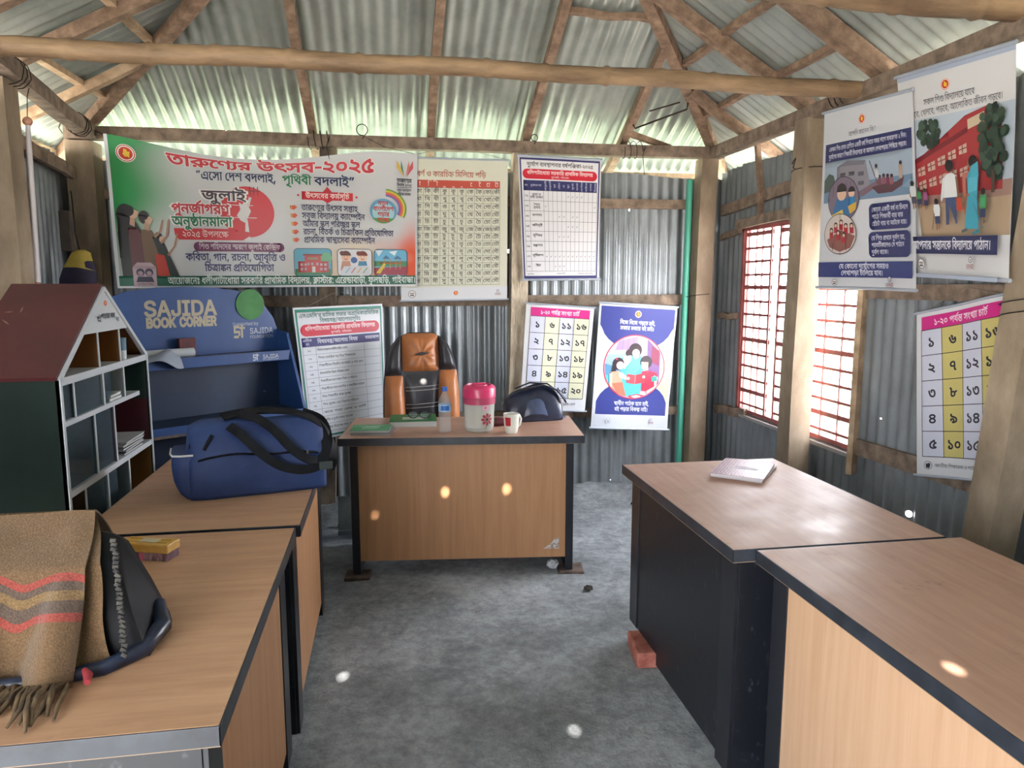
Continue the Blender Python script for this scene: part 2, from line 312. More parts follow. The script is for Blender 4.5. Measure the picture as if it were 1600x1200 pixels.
32:[712,[361,156,1,-18,-181,0,1,-45,0,-7,10,-7,9,0,10,0,20,6,24,13,15,10,31,2,16,-11,18,-25,1,-13,0,-15,-28,-26,-52,-14,-39,0,-32,0,-58,12,-48,25,-40,43,-15,30,39,5,18,-35,44,-42,56,-19,37,0,40,0,44,20,1,16,0,11,-12,16,-9,5,23,5,-14,-13,-32,-16,-32,-9,-15,0,-10,0,-20,4,-7,3,-8,3,-10,13,1,15,1,40,-143,0,1,18]],
34:[620,[317,156,1,-18,-53,0,1,-138,-37,0,1,106,11,-15,-22,17,-42,21,-38,10,-19,0,-16,0,-24,-6,-12,-10,1,-7,0,-8,16,-11,34,-7,29,-1,-3,-21,-32,2,-52,11,-30,20,1,15,0,13,24,19,40,9,23,0,26,0,42,-9,40,-17,23,-13,-7,1,-2,5,-2,14,1,6,1,28,27,0,13,-16]],
35:[707,[205,12,-42,0,-70,21,-56,45,-21,38,39,6,18,-32,42,-40,54,-18,37,0,24,0,32,5,20,11,8,14,1,8,0,10,-16,17,-28,10,-19,0,-20,0,-18,-8,1,-7,0,-3,2,-5,3,-4,-37,-4,-2,5,-4,9,1,5,0,10,20,13,34,7,23,0,32,0,46,-14,26,-26,1,-17,0,-15,-26,-25,-54,-16],[359,156,1,-18,-361,0,1,18]],
36:[645,[329,156,1,-18,-51,0,1,-138,-39,0,-18,14,-52,24,-66,18,-41,4,-11,23,27,-9,42,-4,64,-16,46,-20,15,-10,-2,6,0,12,1,6,1,124,29,0,11,-16],[107,156,30,0,44,-10,20,-19,1,-11,0,-20,-64,-24,-55,-3,-23,2,-9,12,42,1,50,10,22,14,1,8,0,11,-28,12,-27,0,-24,0,-22,-10,1,-5,0,-4,8,-6,11,-2,-23,-16,-8,3,-16,8,-8,11,1,6,0,9,20,15,38,8]],
37:[603,[307,156,1,-18,-225,0,1,-75,-7,5,20,12,52,19,60,16,35,7,33,-16,-10,-9,-12,-17,-4,-18,1,-11,0,-12,8,-23,9,-14,-35,-4,-10,15,-10,27,1,16,0,10,6,18,10,14,7,4,7,-1,-28,-5,-54,-17,-52,-21,-27,-14,-29,10,1,84,-43,0,1,18]],
38:[596,[305,156,1,-18,-53,0,1,-138,-37,0,-16,15,-52,25,-68,18,-37,3,-19,24,48,14,102,24,57,8,-11,-11,1,36],[213,118,11,-6,-38,-7,-84,-18,-35,-11,28,-3,60,-15,52,-22,17,-14,-5,0,0,6,-2,11,1,8],[121,157,6,0,14,-1,7,0,-1,-18,-4,0,-8,0,-5,0,-16,0,-16,-6,1,-5,0,-6,22,-9,31,-6,-29,-12,-18,5,-28,11,-16,13,1,8,0,7,14,12,30,7]],
39:[604,[309,156,1,-18,-53,0,1,-138,-37,0,1,61,9,-14,-16,11,-40,19,-40,11,-19,0,-18,0,-26,-10,1,-10,0,-7,20,-11,25,-4,-19,-18,-30,6,-34,22,1,13,0,13,22,16,38,8,19,0,26,0,44,-9,36,-16,19,-10,-7,-1,-2,6,0,11,1,6,1,45,-219,0,1,18]],
40:[716,[365,156,1,-18,-53,0,1,-138,-37,0,1,99,13,-16,-22,15,-34,21,-30,14,-30,6,-19,0,-20,0,-32,-7,-26,-13,-11,-7,-3,-1,8,3,16,2,11,0,28,0,28,-16,1,-11,0,-3,-2,-5,-1,-1,-7,2,6,3,12,6,12,6,7,3,63,29,27,-13,-143,-67,-27,13,41,20,-17,-11,-13,-5,8,4,10,10,1,6,0,6,-16,8,-13,0,-8,0,-16,-2,-7,-3,-35,18,20,13,40,20,48,11,27,0,28,0,44,-10,42,-21,25,-16,-9,2,-2,6,0,14,1,8,1,32,27,0,13,-16]],
41:[838,[425,156,1,-18,-359,0,-7,2,22,-2,42,-12,36,-12,13,-6,3,-14,-18,-4,-40,-10,-36,-9,-13,-5,-5,4,40,-4,60,-12,46,-18,23,-11,0,4,-2,9,1,5,1,85,7,0,28,0,52,-5,44,-11,19,-8,12,-7,14,-15,1,-10,0,-8,-14,-15,-30,-9,-23,0,-8,0,-14,0,-7,1,3,17,4,0,8,0,7,0,24,0,14,10,1,6,0,13,-50,19,-45,2,1,-108,-37,0,-20,14,-50,21,-64,14,-45,4,-17,23,16,5,34,9,34,10,19,4,-18,7,-50,11,-33,4,17,16,1,-4,-43,0,1,18]],
42:[596,[305,156,1,-18,-53,0,1,-138,-37,0,-16,15,-52,25,-68,18,-37,3,-19,24,48,14,102,24,57,8,-11,-11,1,18,-215,0,1,18],[213,118,11,-6,-38,-7,-84,-18,-35,-11,28,-3,60,-15,52,-22,17,-14,-5,0,0,6,-2,11,1,8]],
43:[721,[213,11,-34,0,-56,10,-50,25,-40,40,-17,30,39,5,18,-33,46,-40,58,-18,37,0,26,0,38,9,20,17,1,11,0,7,-6,12,-10,10,-5,4,25,19,18,-14,18,-26,1,-13,0,-15,-28,-25,-54,-15],[193,71,-32,0,-36,16,1,13,0,6,8,12,5,4,41,-6,-4,-3,-6,-7,1,-4,0,-7,14,-6,13,0,12,0,20,4,24,11,17,12,33,3,-3,-13,-14,-12,-30,-15,-34,-8],[367,156,1,-18,-369,0,1,18]],
44:[622,[317,156,1,-18,-51,0,1,-138,-39,0,1,34,11,-14,-18,14,-36,22,-38,14,-23,0,-18,0,-26,-9,1,-10,0,-8,24,-11,25,-4,-13,-20,-26,5,-34,14,-16,16,1,9,0,12,24,16,36,8,21,0,30,0,46,-11,34,-18,15,-12,-7,-1,-2,6,-2,12,1,6,1,68,-227,0,1,18],[151,81,0,-2,-2,-3,1,-1,-37,5,0,15,-18,17,-40,10,-31,2,7,18,23,-4,24,-1,38,-7,26,-14,14,-21]],
45:[626,[319,156,1,-18,-51,0,1,-138,-37,0,-22,14,-50,21,-68,15,-45,3,-17,23,16,5,34,9,34,10,19,4,-18,7,-50,11,-33,4,17,16,1,-4,-43,0,1,18],[229,138,-159,0,-11,2,22,-2,42,-12,36,-12,13,-6,3,-14,-18,-4,-40,-10,-36,-9,-13,-5,-5,4,44,-3,64,-14,50,-20,23,-12,-7,-1,0,5,0,12,1,6]],
46:[596,[305,156,1,-18,-53,0,1,-138,-37,0,-16,15,-52,25,-68,18,-37,3,-19,24,48,14,102,24,57,8,-11,-11,1,18,-215,0,1,18],[213,118,11,-6,-38,-7,-84,-18,-35,-11,28,-3,60,-15,52,-22,17,-14,-5,0,0,6,-2,11,1,8],[93,-2,-12,0,-18,8,1,7,0,7,18,8,13,0,12,0,18,-8,1,-7,0,-7,-18,-8]],
47:[731,[371,156,1,-18,-51,0,1,-138,-37,0,1,84,3,-7,-10,8,-24,10,-15,0,-8,0,-14,-3,-10,-8,1,-7,0,-3,0,-4,1,-2,-31,-2,-2,11,-18,14,-26,7,-15,0,-14,0,-18,-5,-10,-9,1,-5,0,-10,30,-14,27,-5,-11,-18,-24,4,-40,12,-20,20,1,12,0,11,20,17,38,8,23,0,26,0,38,-9,17,-11,-7,0,6,8,28,9,17,0,18,0,26,-7,17,-7,-5,-3,0,5,0,10,1,6,1,21,-283,0,1,18]],
48:[677,[345,156,1,-18,-51,0,1,-138,-39,0,1,128,5,5,-2,4,-2,9,1,6,1,20,29,0,13,-16],[181,157,20,0,32,-7,28,-14,9,-9,-3,-26,-14,18,-42,20,-25,0,-20,0,-24,-11,1,-10,0,-10,32,-13,37,-1,-1,-19,-34,1,-42,12,-20,18,1,12,0,14,20,17,34,8],[39,157,22,0,36,-8,24,-19,1,-15,0,-10,-20,-19,-40,-11,-31,0,-3,19,26,0,28,7,12,11,1,5,0,10,-26,12,-25,0,-10,0,-16,-1,-11,-2,-3,19,12,1,20,1]],
49:[633,[323,156,1,-18,-53,0,1,-138,-37,0,-24,14,-52,22,-66,14,-45,3,-17,23,24,8,60,16,33,6,31,2,1,-14,-24,-6,-54,-13,-19,-6,36,-4,56,-13,48,-17,21,-10,0,4,-2,9,1,5,1,35,3,6,0,6,-2,12,1,6,1,30,-233,0,1,18],[39,142,23,-3,30,-5,64,-15,58,-19,23,-11,1,-23,-20,10,-50,20,-56,15,-56,12,-27,3]],
50:[682,[347,156,1,-18,-51,0,1,-138,-37,0,1,88,11,-16,-14,11,-24,11,-9,0,-6,0,-12,-4,-16,-12,-11,-11,-14,-12,-22,-16,-24,-7,-17,0,-14,0,-24,5,-24,13,-13,11,31,9,14,-12,18,-7,11,0,8,0,16,5,18,13,13,11,13,8,12,14,24,10,17,0,16,0,26,-9,19,-9,-9,-1,-2,6,0,10,1,5,1,24,-259,0,1,18],[137,68,-6,17,-10,20,-11,5,-14,6,-42,6,-31,2,7,19,29,-5,28,-2,38,-8,24,-11,12,-16,3,-12]],
51:[530,[121,125,40,0,48,-13,24,-20,1,-11,0,-20,-58,-24,-55,-2,7,3,22,-3,50,-12,50,-16,25,-9,-21,-14,-32,12,-52,16,-50,13,-56,9,-33,4,7,18,18,-3,32,-2,25,0,36,0,38,9,14,13,1,7,0,13,-38,15,-29,0,-18,0,-22,-4,-10,-7,1,-5,0,-2,2,-4,1,-2,-35,-3,-2,3,-2,9,1,3,0,9,20,13,40,7],[89,116,-4,8,-24,12,-23,3,13,11,25,-3,28,-5,24,-14,5,-11],[271,156,1,-18,-273,0,1,18]],
54:[266,[139,156,1,-18,-51,0,1,-138,-37,0,1,117,-8,9,-22,12,-17,0,-3,0,1,18,7,0,12,0,26,-8,9,-8,0,1,0,9,1,3,1,19,27,0,11,-16]],
55:[266,[139,156,1,-18,-51,0,1,-138,-37,0,1,138,-51,0,1,18,45,0,-8,4,-16,11,-5,5,18,15,38,24,54,14,37,0,28,0,48,-6,46,-13,48,-17,27,-10,-19,-14,-36,14,-54,19,-50,9,-29,0,-26,0,-42,-9,-30,-18,-11,-11,4,-3,16,-10,9,-4]],
56:[266,[139,138,-51,0,1,-138,-37,0,1,138,-51,0,1,18,53,0,-4,16,-28,22,-48,12,-60,6,-33,0,-30,0,-42,-3,-22,-6,1,-5,0,-5,24,-2,15,0,49,0,26,0,32,-5,9,-5,10,-5,8,-12,1,-10,-33,0,0,6,-4,8,-5,2,-6,2,-14,1,-13,0,-47,0,-20,0,-32,3,-9,2,-12,4,-10,10,1,5,0,15,64,17,69,0,100,0,110,-35,7,-38,51,0]],
57:[0,[-143,-66,-12,0,-32,5,-24,13,1,10,0,13,40,15,37,0,30,0,58,-11,60,-20,33,-13,-21,-14,-34,14,-54,19,-50,9,-23,0,-18,0,-18,-7,1,-5,0,-7,20,-6,13,0,20,0,22,8,12,11,4,12,1,5,1,17,39,0,1,-13,0,-7,-6,-19,-20,-18,-38,-11]],
58:[0,[-87,-60,-16,0,-30,5,-20,11,1,10,0,12,40,13,29,0,1,11,39,0,1,-16,-15,-12,-4,1,-8,0,-5,0,-18,0,-18,-5,1,-5,0,-5,16,-5,13,0,22,0,34,10,15,9,24,-4,56,-16,23,-8,-21,-14,-18,7,-38,12,-15,3,-8,-4,-24,-7,-28,-3]],
59:[0,[-177,-20,20,5,42,9,42,8,23,4,13,-16,-16,-3,-36,-6,-34,-6,-11,-3,-5,2,38,-1,58,-9,46,-11,21,-7,-17,-14,-26,8,-50,12,-54,6,-29,2]],
61:[346,[179,156,1,-18,-9,0,-16,-2,-36,-12,-32,-18,-20,-26,1,-14,0,-18,22,-22,32,-9,17,0,12,0,18,3,11,3,19,-15,-14,-5,-30,-4,-15,0,-32,0,-48,16,-28,30,1,20,0,21,32,33,52,23,33,5,-31,-8,-8,-1,-22,0,-13,0,-67,0,1,18]],
62:[346,[143,156,-2,9,-16,10,-21,0,-9,0,-32,0,-36,4,-11,5,-14,5,-14,16,1,10,0,3,2,6,1,4,39,-1,-2,-3,0,-4,1,-3,0,-5,4,-9,7,-3,6,-4,26,-3,25,0,5,0,26,0,30,-4,13,-5,8,-4,8,-14,3,-10],[179,156,1,-18,-9,0,-16,-2,-36,-12,-32,-18,-20,-26,1,-14,0,-18,22,-22,32,-9,17,0,12,0,18,3,11,3,19,-15,-14,-5,-30,-4,-15,0,-32,0,-48,16,-28,30,1,20,0,21,32,33,52,23,33,5,-31,-8,-8,-1,-22,0,-13,0,-67,0,1,18]],
66:[525,[141,157,30,0,38,-10,18,-16,1,-9,0,-17,-40,-19,-37,0,-20,0,-42,6,-15,5,13,17,16,-4,30,-5,17,0,14,0,20,3,10,8,1,5,0,8,-24,11,-23,0,-24,0,-34,-10,-18,-14,1,-10,0,-10,16,-16,44,-15,43,-9,32,-7,40,-12,24,-12,12,-14,3,-10,-35,-3,-4,7,-8,10,-20,9,-34,10,-29,6,-40,9,-54,19,-26,23,1,15,0,14,28,23,52,14]],
67:[266,[87,0,-37,0,1,138,-51,0,1,18,143,0,1,-18,-51,0],[51,156,-2,10,-18,9,-19,0,-83,0,-34,0,-34,4,-13,5,-12,5,-14,16,1,10,0,3,2,6,1,4,39,-1,-2,-3,0,-5,1,-2,0,-5,4,-9,5,-3,8,-4,26,-3,27,0,77,0,26,0,30,-4,13,-5,8,-4,8,-14,3,-10]],
68:[712,[361,156,1,-18,-181,0,1,-45,0,-7,10,-7,9,0,10,0,20,6,24,13,15,10,31,2,16,-11,18,-25,1,-13,0,-15,-28,-26,-52,-14,-39,0,-32,0,-58,12,-48,25,-40,43,-15,30,39,5,18,-35,44,-42,56,-19,37,0,40,0,44,20,1,16,0,11,-12,16,-9,5,23,5,-14,-13,-32,-16,-32,-9,-15,0,-10,0,-20,4,-7,3,-8,3,-10,13,1,15,1,40,-143,0,1,18],[183,-37,-14,0,-16,8,1,6,0,7,16,8,15,0,12,0,18,-8,1,-7,0,-6,-18,-8]],
70:[626,[319,156,1,-18,-51,0,1,-138,-37,0,-22,14,-50,21,-68,15,-45,3,-17,23,16,5,34,9,34,10,19,4,-18,7,-50,11,-33,4,17,16,1,-4,-43,0,1,18],[229,138,-159,0,-11,2,22,-2,42,-12,36,-12,13,-6,3,-14,-18,-4,-40,-10,-36,-9,-13,-5,-5,4,44,-3,64,-14,50,-20,23,-12,-7,-1,0,5,0,12,1,6],[91,-2,-12,0,-18,8,1,7,0,7,18,8,13,0,12,0,18,-8,1,-7,0,-7,-18,-8]],
75:[592,[145,23,-30,0,-50,12,-28,25,1,18,0,15,24,26,50,17,41,0,40,0,48,-16,22,-25,1,-15,0,-15,-24,-26,-52,-16],[151,118,-20,0,-34,-9,-20,-19,1,-12,0,-10,14,-18,30,-10,27,0,22,0,34,11,18,18,1,12,0,11,-16,17,-30,9]],
76:[592,[145,0,-44,0,-38,18,1,12,0,10,24,17,31,4,17,-19,-16,-2,-14,-6,1,-4,0,-5,22,-6,21,0,30,0,34,15,1,11,0,8,-12,11,-28,14,-23,8,-32,11,-36,15,-14,13,1,7,0,6,14,14,13,6,35,-9,-8,-4,-8,-7,1,-4,0,-3,4,-6,12,-7,26,-10,21,-7,30,-10,34,-17,14,-17,1,-11,0,-14,-26,-21,-46,-11]],
77:[592,[65,135,0,5,10,11,11,7,33,-9,-6,-3,-4,-6,1,-3,0,-3,8,-5,22,-3,23,-2,52,-5,40,-20,1,-15,0,-17,-56,-23,-49,-2,-4,0,-10,1,-5,1,21,2,22,-4,46,-12,44,-14,21,-9,-21,-13,-30,12,-50,16,-50,12,-56,8,-35,4,9,18,18,-2,36,-4,27,0,52,0,38,14,1,11,0,6,-10,9,-28,6,-27,3,-28,3,-36,7,-16,11]],
78:[592,[277,74,0,-18,-20,-29,-46,-17,-35,0,-28,0,-46,9,-40,24,-32,45,-13,34,39,6,16,-38,32,-43,44,-18,29,0,24,0,30,12,12,20,1,13,0,15,-18,24,-28,14,-17,0,-14,0,-14,-7,1,-6,0,-4,4,-8,7,-4,-39,-6,-6,6,-6,13,1,6,0,10,20,13,30,5,15,0,36,0,48,-19,24,-33]],
79:[592,[149,0,-58,0,-58,24,1,18,0,14,40,21,43,7,1,-6,-26,6,-34,11,-18,13,1,10,0,10,26,17,48,11,35,0,44,0,50,-11,22,-17,1,-9,0,-11,-20,-14,-34,-10,-21,-4,-1,5,40,-7,42,-18,1,-17,0,-21,-60,-22],[149,18,40,0,36,14,1,11,0,8,-22,12,-34,8,-19,2,-38,-5,-38,-15,1,-11,0,-10,38,-14],[149,91,18,2,32,7,22,11,1,7,0,9,-38,11,-35,0,-18,0,-32,-5,-20,-9,1,-6,0,-10,34,-12]],
80:[592,[157,0,-38,0,-60,14,-34,28,1,20,0,20,44,33,84,29,57,13,19,-13,-4,-4,-6,-6,1,-4,0,-8,24,-8,21,0,0,0,4,0,3,0,19,-14,-28,-8,-40,-14,-20,-14,1,-9,0,-7,20,-12,31,0,6,0,8,0,5,0,17,-21,-24,-7,-64,-8],[161,18,16,0,22,1,20,2,13,2,-1,-1,-36,2,-34,18,1,14,0,9,18,17,36,16,27,8,-1,-6,-16,1,-24,8,-12,11,1,7,0,3,2,4,3,3,5,-4,-38,-9,-56,-23,-34,-26,1,-15,0,-16,28,-18,44,-8]],
81:[592,[175,10,-26,0,-48,10,-40,23,-36,40,-13,30,39,6,10,-25,26,-34,28,-22,38,-9,23,0,32,0,38,19,1,20,0,11,-14,15,-3,4,21,0,-8,-11,-22,-15,-28,-8,-15,0,-10,0,-18,3,-5,3,-8,4,-10,12,1,14,1,13,0,6,-6,7,-14,3,-13,0,5,19,20,0,28,-4,9,-4,6,-4,6,-11,1,-7,1,-23,0,-7,8,-6,11,0,8,0,16,4,16,12,9,12,29,3,10,-6,12,-16,8,-17,1,-7,0,-16,-24,-26,-46,-15]],
82:[592,[193,75,25,-3,-20,-5,-42,-5,-19,0,-50,0,-48,22,1,19,0,11,18,19,32,15,42,8,21,0,18,0,30,-5,13,-5,10,-5,12,-13,1,-14,1,-78,0,-6,4,-8,16,-2,15,-1,-3,-19,-26,0,-30,7,-12,13,1,10],[133,80,22,0,30,5,19,4,-9,-5,1,26,0,9,-4,10,-7,3,-4,3,-16,3,-11,0,-12,0,-26,-6,-22,-10,-12,-13,1,-7,0,-12,32,-10]],
83:[592,[119,0,-18,0,-26,6,-7,4,-10,4,-10,14,1,13,1,79,0,6,-6,8,-14,2,-13,1,5,19,18,0,26,-4,9,-3,8,-4,8,-12,1,-8,1,-36,16,3,26,2,9,0,6,0,14,-1,7,-1,14,-1,18,-1,13,0,20,0,24,6,9,8,37,-8,-6,-8,-22,-10,-28,-5,-15,0,-4,0,-12,1,-3,0,9,4,8,-5,8,-13,1,-7,0,-16,-28,-24,-48,-13],[121,18,16,0,24,6,16,10,8,13,1,6,0,9,-14,10,-22,4,-11,0,-16,0,-24,-3,-11,-3,1,-28,0,-8,4,-9,5,-2,4,-2,12,-3]],
84:[592,[89,79,22,0,36,-9,20,-15,1,-10,0,-9,-14,-14,-11,-6,-1,2,46,2,54,18,1,16,0,8,-16,14,-44,12,-41,6,-44,6,-52,11,-22,13,1,10,0,6,10,12,15,6,31,-9,-6,-3,-6,-6,1,-3,0,-3,4,-6,20,-5,36,-7,33,-4,40,-6,50,-12,26,-14,12,-17,1,-9,0,-15,-30,-21,-50,-12,-66,-6,-35,0,-5,0,-11,17,24,4,24,12,1,9,0,9,-20,10,-19,0,-18,0,-16,-7,1,-5,0,-3,2,-6,5,-2,-37,-4,-4,4,-4,9,1,5,0,8,16,12,34,7]],
129:[919,[465,156,1,-18,-155,0,1,-138,-39,0,1,21,5,7,-2,2,-2,14,1,6,1,55,1,3,1,30,-271,0,1,18],[439,68,0,-8,-12,-14,-30,-9,-23,0,-6,0,-14,1,-7,0,5,18,2,0,10,0,5,0,22,0,14,8,1,5,0,5,-8,7,-5,3,-12,4,-44,5,-33,0,-15,0,-30,0,-46,7,-26,18,1,15,0,2,2,6,1,3,39,-1,-2,-3,0,-4,1,-2,0,-15,34,-9,31,0,17,0,50,0,54,-8,17,-7,12,-5,10,-14],[175,66,22,0,36,-9,32,-16,13,-9,1,-18,-3,-6,-16,13,-32,18,-32,9,-15,0,-8,0,-12,-2,-6,-5,1,-4,0,-4,4,-6,3,-2,-39,-4,-2,3,-6,9,1,5,0,6,10,11,18,7,24,4],[93,116,26,0,42,-12,26,-22,1,-16,0,-4,-2,-8,-1,-2,-37,0,2,3,2,7,1,2,0,8,-12,16,-22,10,-17,0,-16,0,-14,-7,1,-5,0,-2,2,-6,3,-2,-37,-4,-4,4,-4,8,1,3,0,7,10,10,18,8,24,4],[63,101,0,2,2,6,1,3,0,10,-20,20,-23,4,49,4,16,-6,16,-18,1,-14,0,-3,0,-6,-1,-3]],
131:[0,[-127,177,165,52,21,-14,-159,-54]],
202:[255,[133,156,1,-18,-33,0,31,5,-20,-8,-22,-13,-6,-14,1,-9,0,-9,8,-18,8,-20,1,-10,0,-10,-8,-16,-22,-14,-40,-12,-29,-3,-11,17,32,4,32,11,8,15,1,8,0,10,-8,19,-8,19,1,8,0,10,8,14,16,13,15,8,9,-5,-89,0,1,18]],
203:[930,[471,156,1,-18,-473,0,1,18],[237,132,18,0,26,-4,9,-3,12,-4,10,-12,1,-12,1,-2,0,-3,0,-8,-1,-3,3,-5,1,-76,-37,0,-4,11,-24,11,-19,0,-16,0,-28,-2,-32,-2,-21,0,-16,0,-36,3,-30,10,-20,19,1,16,0,5,2,13,3,4,39,-3,-2,-4,-2,-8,1,-7,0,-13,20,-13,30,-4,15,0,18,0,28,2,28,2,17,0,18,0,28,-6,11,-8,1,70,0,6,-4,7,-5,2,-4,1,-12,2,-9,0,-16,0,-24,-6,-11,-4,-8,-4,-12,-10,1,-5,0,-4,8,-6,17,0,8,0,10,1,7,0,3,-18,-4,0,-18,-2,-11,0,-22,0,-34,13,1,14,0,9,16,17,17,7,16,7,40,9],[381,106,30,0,38,-17,1,-14,0,-7,-14,-16,-34,-14,-31,-4,-11,18,26,3,28,11,1,7,0,9,-20,7,-13,0,-18,0,-34,-15,-13,-14,-21,10,20,18,44,18]],
205:[727,[369,156,1,-18,-51,0,1,-138,-37,0,1,106,11,-16,-18,13,-30,18,-28,12,-28,6,-15,0,-28,0,-32,-14,-11,-9,-7,-2,8,4,28,4,21,0,22,0,30,-9,12,-14,1,-7,0,-14,-38,-22,-37,-12,-25,18,26,6,36,13,1,10,0,6,-16,7,-15,0,-14,0,-22,-3,-11,-3,-41,16,16,14,34,19,42,10,27,0,24,0,42,-9,38,-17,21,-13,-7,3,0,3,-2,15,1,7,1,26,27,0,13,-16],[317,-11,-35,0,-8,11,-28,11,-19,0,-16,0,-32,-2,-30,-3,-19,0,-16,0,-36,4,-32,10,-18,18,1,15,0,5,0,10,5,4,39,-3,-2,-3,-2,-8,1,-5,0,-11,16,-12,30,-6,21,0,16,0,28,3,28,2,19,0,16,0,30,-6,15,-8,1,2,39,0]],
211:[920,[217,16,-30,0,-54,10,-48,24,-40,38,-15,28,41,5,16,-31,42,-38,54,-17,37,0,38,0,38,16,1,16,0,8,-8,11,-3,4,31,0,-14,-8,-32,-11,-34,-7,-19,0,-20,0,-30,8,-16,14,1,10,0,11,30,23,39,8,-10,0,-26,0,-11,0,-167,0,1,18,469,0,1,-18,-141,0,-12,0,-20,0,-7,0,-42,-9,-44,-15,-14,-13,1,-6,0,-7,16,-6,11,0,20,0,28,9,21,8,45,-8,4,-5,6,-14,1,-8,0,-13,-22,-22,-52,-13],[401,20,0,-7,0,-17,6,-18,3,-9,-35,-4,-8,19,-4,29,1,10,0,15,8,26,12,23,9,10,-36,0,-54,9,-34,18,-11,11,37,5,8,-7,24,-12,40,-6,29,0,8,0,10,0,9,1,19,-18,-14,-17,-18,-37],[373,-35,-10,7,-20,8,-28,6,-21,0,-24,0,-52,-4,-56,-3,-25,0,-18,0,-38,3,-34,10,-20,18,1,16,0,3,2,9,3,4,41,-3,-4,-4,0,-6,1,-4,0,-10,16,-13,32,-5,23,0,24,0,52,3,54,4,27,0,22,0,32,-6,24,-9,15,-7]],
219:[715,[237,132,18,0,26,-4,9,-3,12,-4,10,-12,1,-12,1,-97,-37,0,-4,11,-24,11,-19,0,-16,0,-28,-2,-32,-2,-21,0,-16,0,-36,3,-30,10,-20,19,1,16,0,5,2,13,3,4,39,-3,-2,-4,-2,-8,1,-7,0,-13,20,-13,30,-4,15,0,18,0,28,2,28,2,17,0,18,0,28,-6,11,-8,1,70,0,6,-4,7,-5,2,-4,1,-12,2,-9,0,-16,0,-24,-6,-11,-4,-8,-4,-12,-10,1,-5,0,-4,8,-6,17,0,8,0,10,1,7,0,3,-18,-4,0,-18,-2,-11,0,-22,0,-34,13,1,14,0,9,16,17,17,7,16,7,40,9],[363,156,1,-18,-365,0,1,18]],
224:[755,[383,156,1,-18,-51,0,1,-138,-37,0,1,99,11,-16,-20,15,-34,21,-30,14,-32,6,-17,0,-20,0,-32,-7,-28,-13,-9,-7,-3,-1,8,3,14,2,11,0,30,0,26,-16,1,-11,0,-3,0,-5,-1,-1,-7,2,6,3,10,6,14,6,7,3,63,29,25,-13,-141,-67,-27,13,41,20,-17,-11,-13,-5,6,4,10,10,1,6,0,6,-14,8,-13,0,-8,0,-16,-2,-7,-3,-37,18,20,13,42,20,46,11,27,0,28,0,46,-10,42,-21,25,-16,-9,2,-2,6,0,14,1,8,1,32,27,0,13,-16],[331,-11,-37,0,-4,8,-16,9,-20,5,-13,0,-26,0,-48,-5,-29,0,-18,0,-38,4,-34,10,-22,18,1,15,0,4,2,10,5,5,39,-3,-2,-3,-2,-8,1,-5,0,-11,18,-12,32,-6,23,0,24,0,46,5,25,0,20,0,32,-7,13,-7,1,23,39,0]],
232:[692,[353,156,1,-18,-53,0,1,-92,-37,2,1,80,3,5,-2,4,0,9,1,6,1,20,27,0,13,-16],[189,157,20,0,32,-7,26,-14,9,-9,-1,-26,-16,18,-40,20,-27,0,-18,0,-24,-11,1,-10,0,-10,32,-13,37,-1,-3,-19,-32,1,-42,12,-20,18,1,12,0,14,20,17,34,8],[47,157,22,0,36,-8,24,-19,1,-15,0,-10,-20,-19,-40,-11,-33,0,-1,19,24,0,30,7,12,11,1,5,0,10,-26,12,-25,0,-12,0,-20,-1,-9,-2,-3,19,10,1,22,1],[299,-11,-35,0,-8,11,-28,11,-21,0,-14,0,-28,-2,-30,-3,-17,0,-14,0,-32,4,-28,9,-16,15,1,12,0,3,4,7,1,4,41,-2,-2,-2,-2,-6,1,-4,0,-8,14,-10,22,-4,15,0,24,0,34,5,23,0,20,0,34,-6,13,-8,1,41,39,-1]],
260:[660,[193,48,-40,0,-68,14,-52,33,-17,28,39,5,14,-22,36,-28,50,-14,37,0,44,0,32,16,1,11,0,10,-28,14,-23,0,-14,0,-14,-3,-8,-7,1,-3,0,-2,2,-6,3,-2,-37,-3,-2,4,-4,9,1,2,0,10,20,12,34,6,19,0,30,0,42,-12,22,-19,1,-11,0,-12,-26,-20,-48,-10],[337,156,1,-18,-339,0,1,18],[265,64,1,-83,-39,0,-18,9,-40,13,-46,8,-23,2,-15,19,16,5,28,7,24,5,13,2],[225,49,-16,-3,-38,-9,-38,-9,-11,-3,1,2,30,-3,54,-13,23,-10,0,4,-2,11,1,3]],
269:[613,[199,76,-16,0,-26,4,-24,6,-15,5,-12,5,-14,4,-7,0,-10,0,-10,-5,1,-4,0,-4,10,-7,9,-3,-27,-14,-12,6,-20,14,1,9,0,9,18,11,26,6,15,0,12,0,22,-4,18,-6,11,-4,16,-5,24,-6,15,0,18,0,20,8,1,9,0,10,-20,17,-15,7,41,4,8,-4,16,-11,10,-14,1,-9,0,-11,-18,-15,-32,-8],[45,150,23,-3,34,-6,22,-17,1,-14,0,-2,0,-4,-1,-3,-37,1,2,2,0,5,1,2,0,10,-24,15,-27,3],[-3,138,1,18,317,0,1,-18],[257,92,1,-92,-37,0,-16,10,-36,14,-44,10,-27,3,-17,19,32,10,64,16,47,8],[219,76,-18,-4,-36,-10,-36,-10,-11,-4,3,2,34,-4,50,-15,19,-9,0,4,-2,11,1,3]],
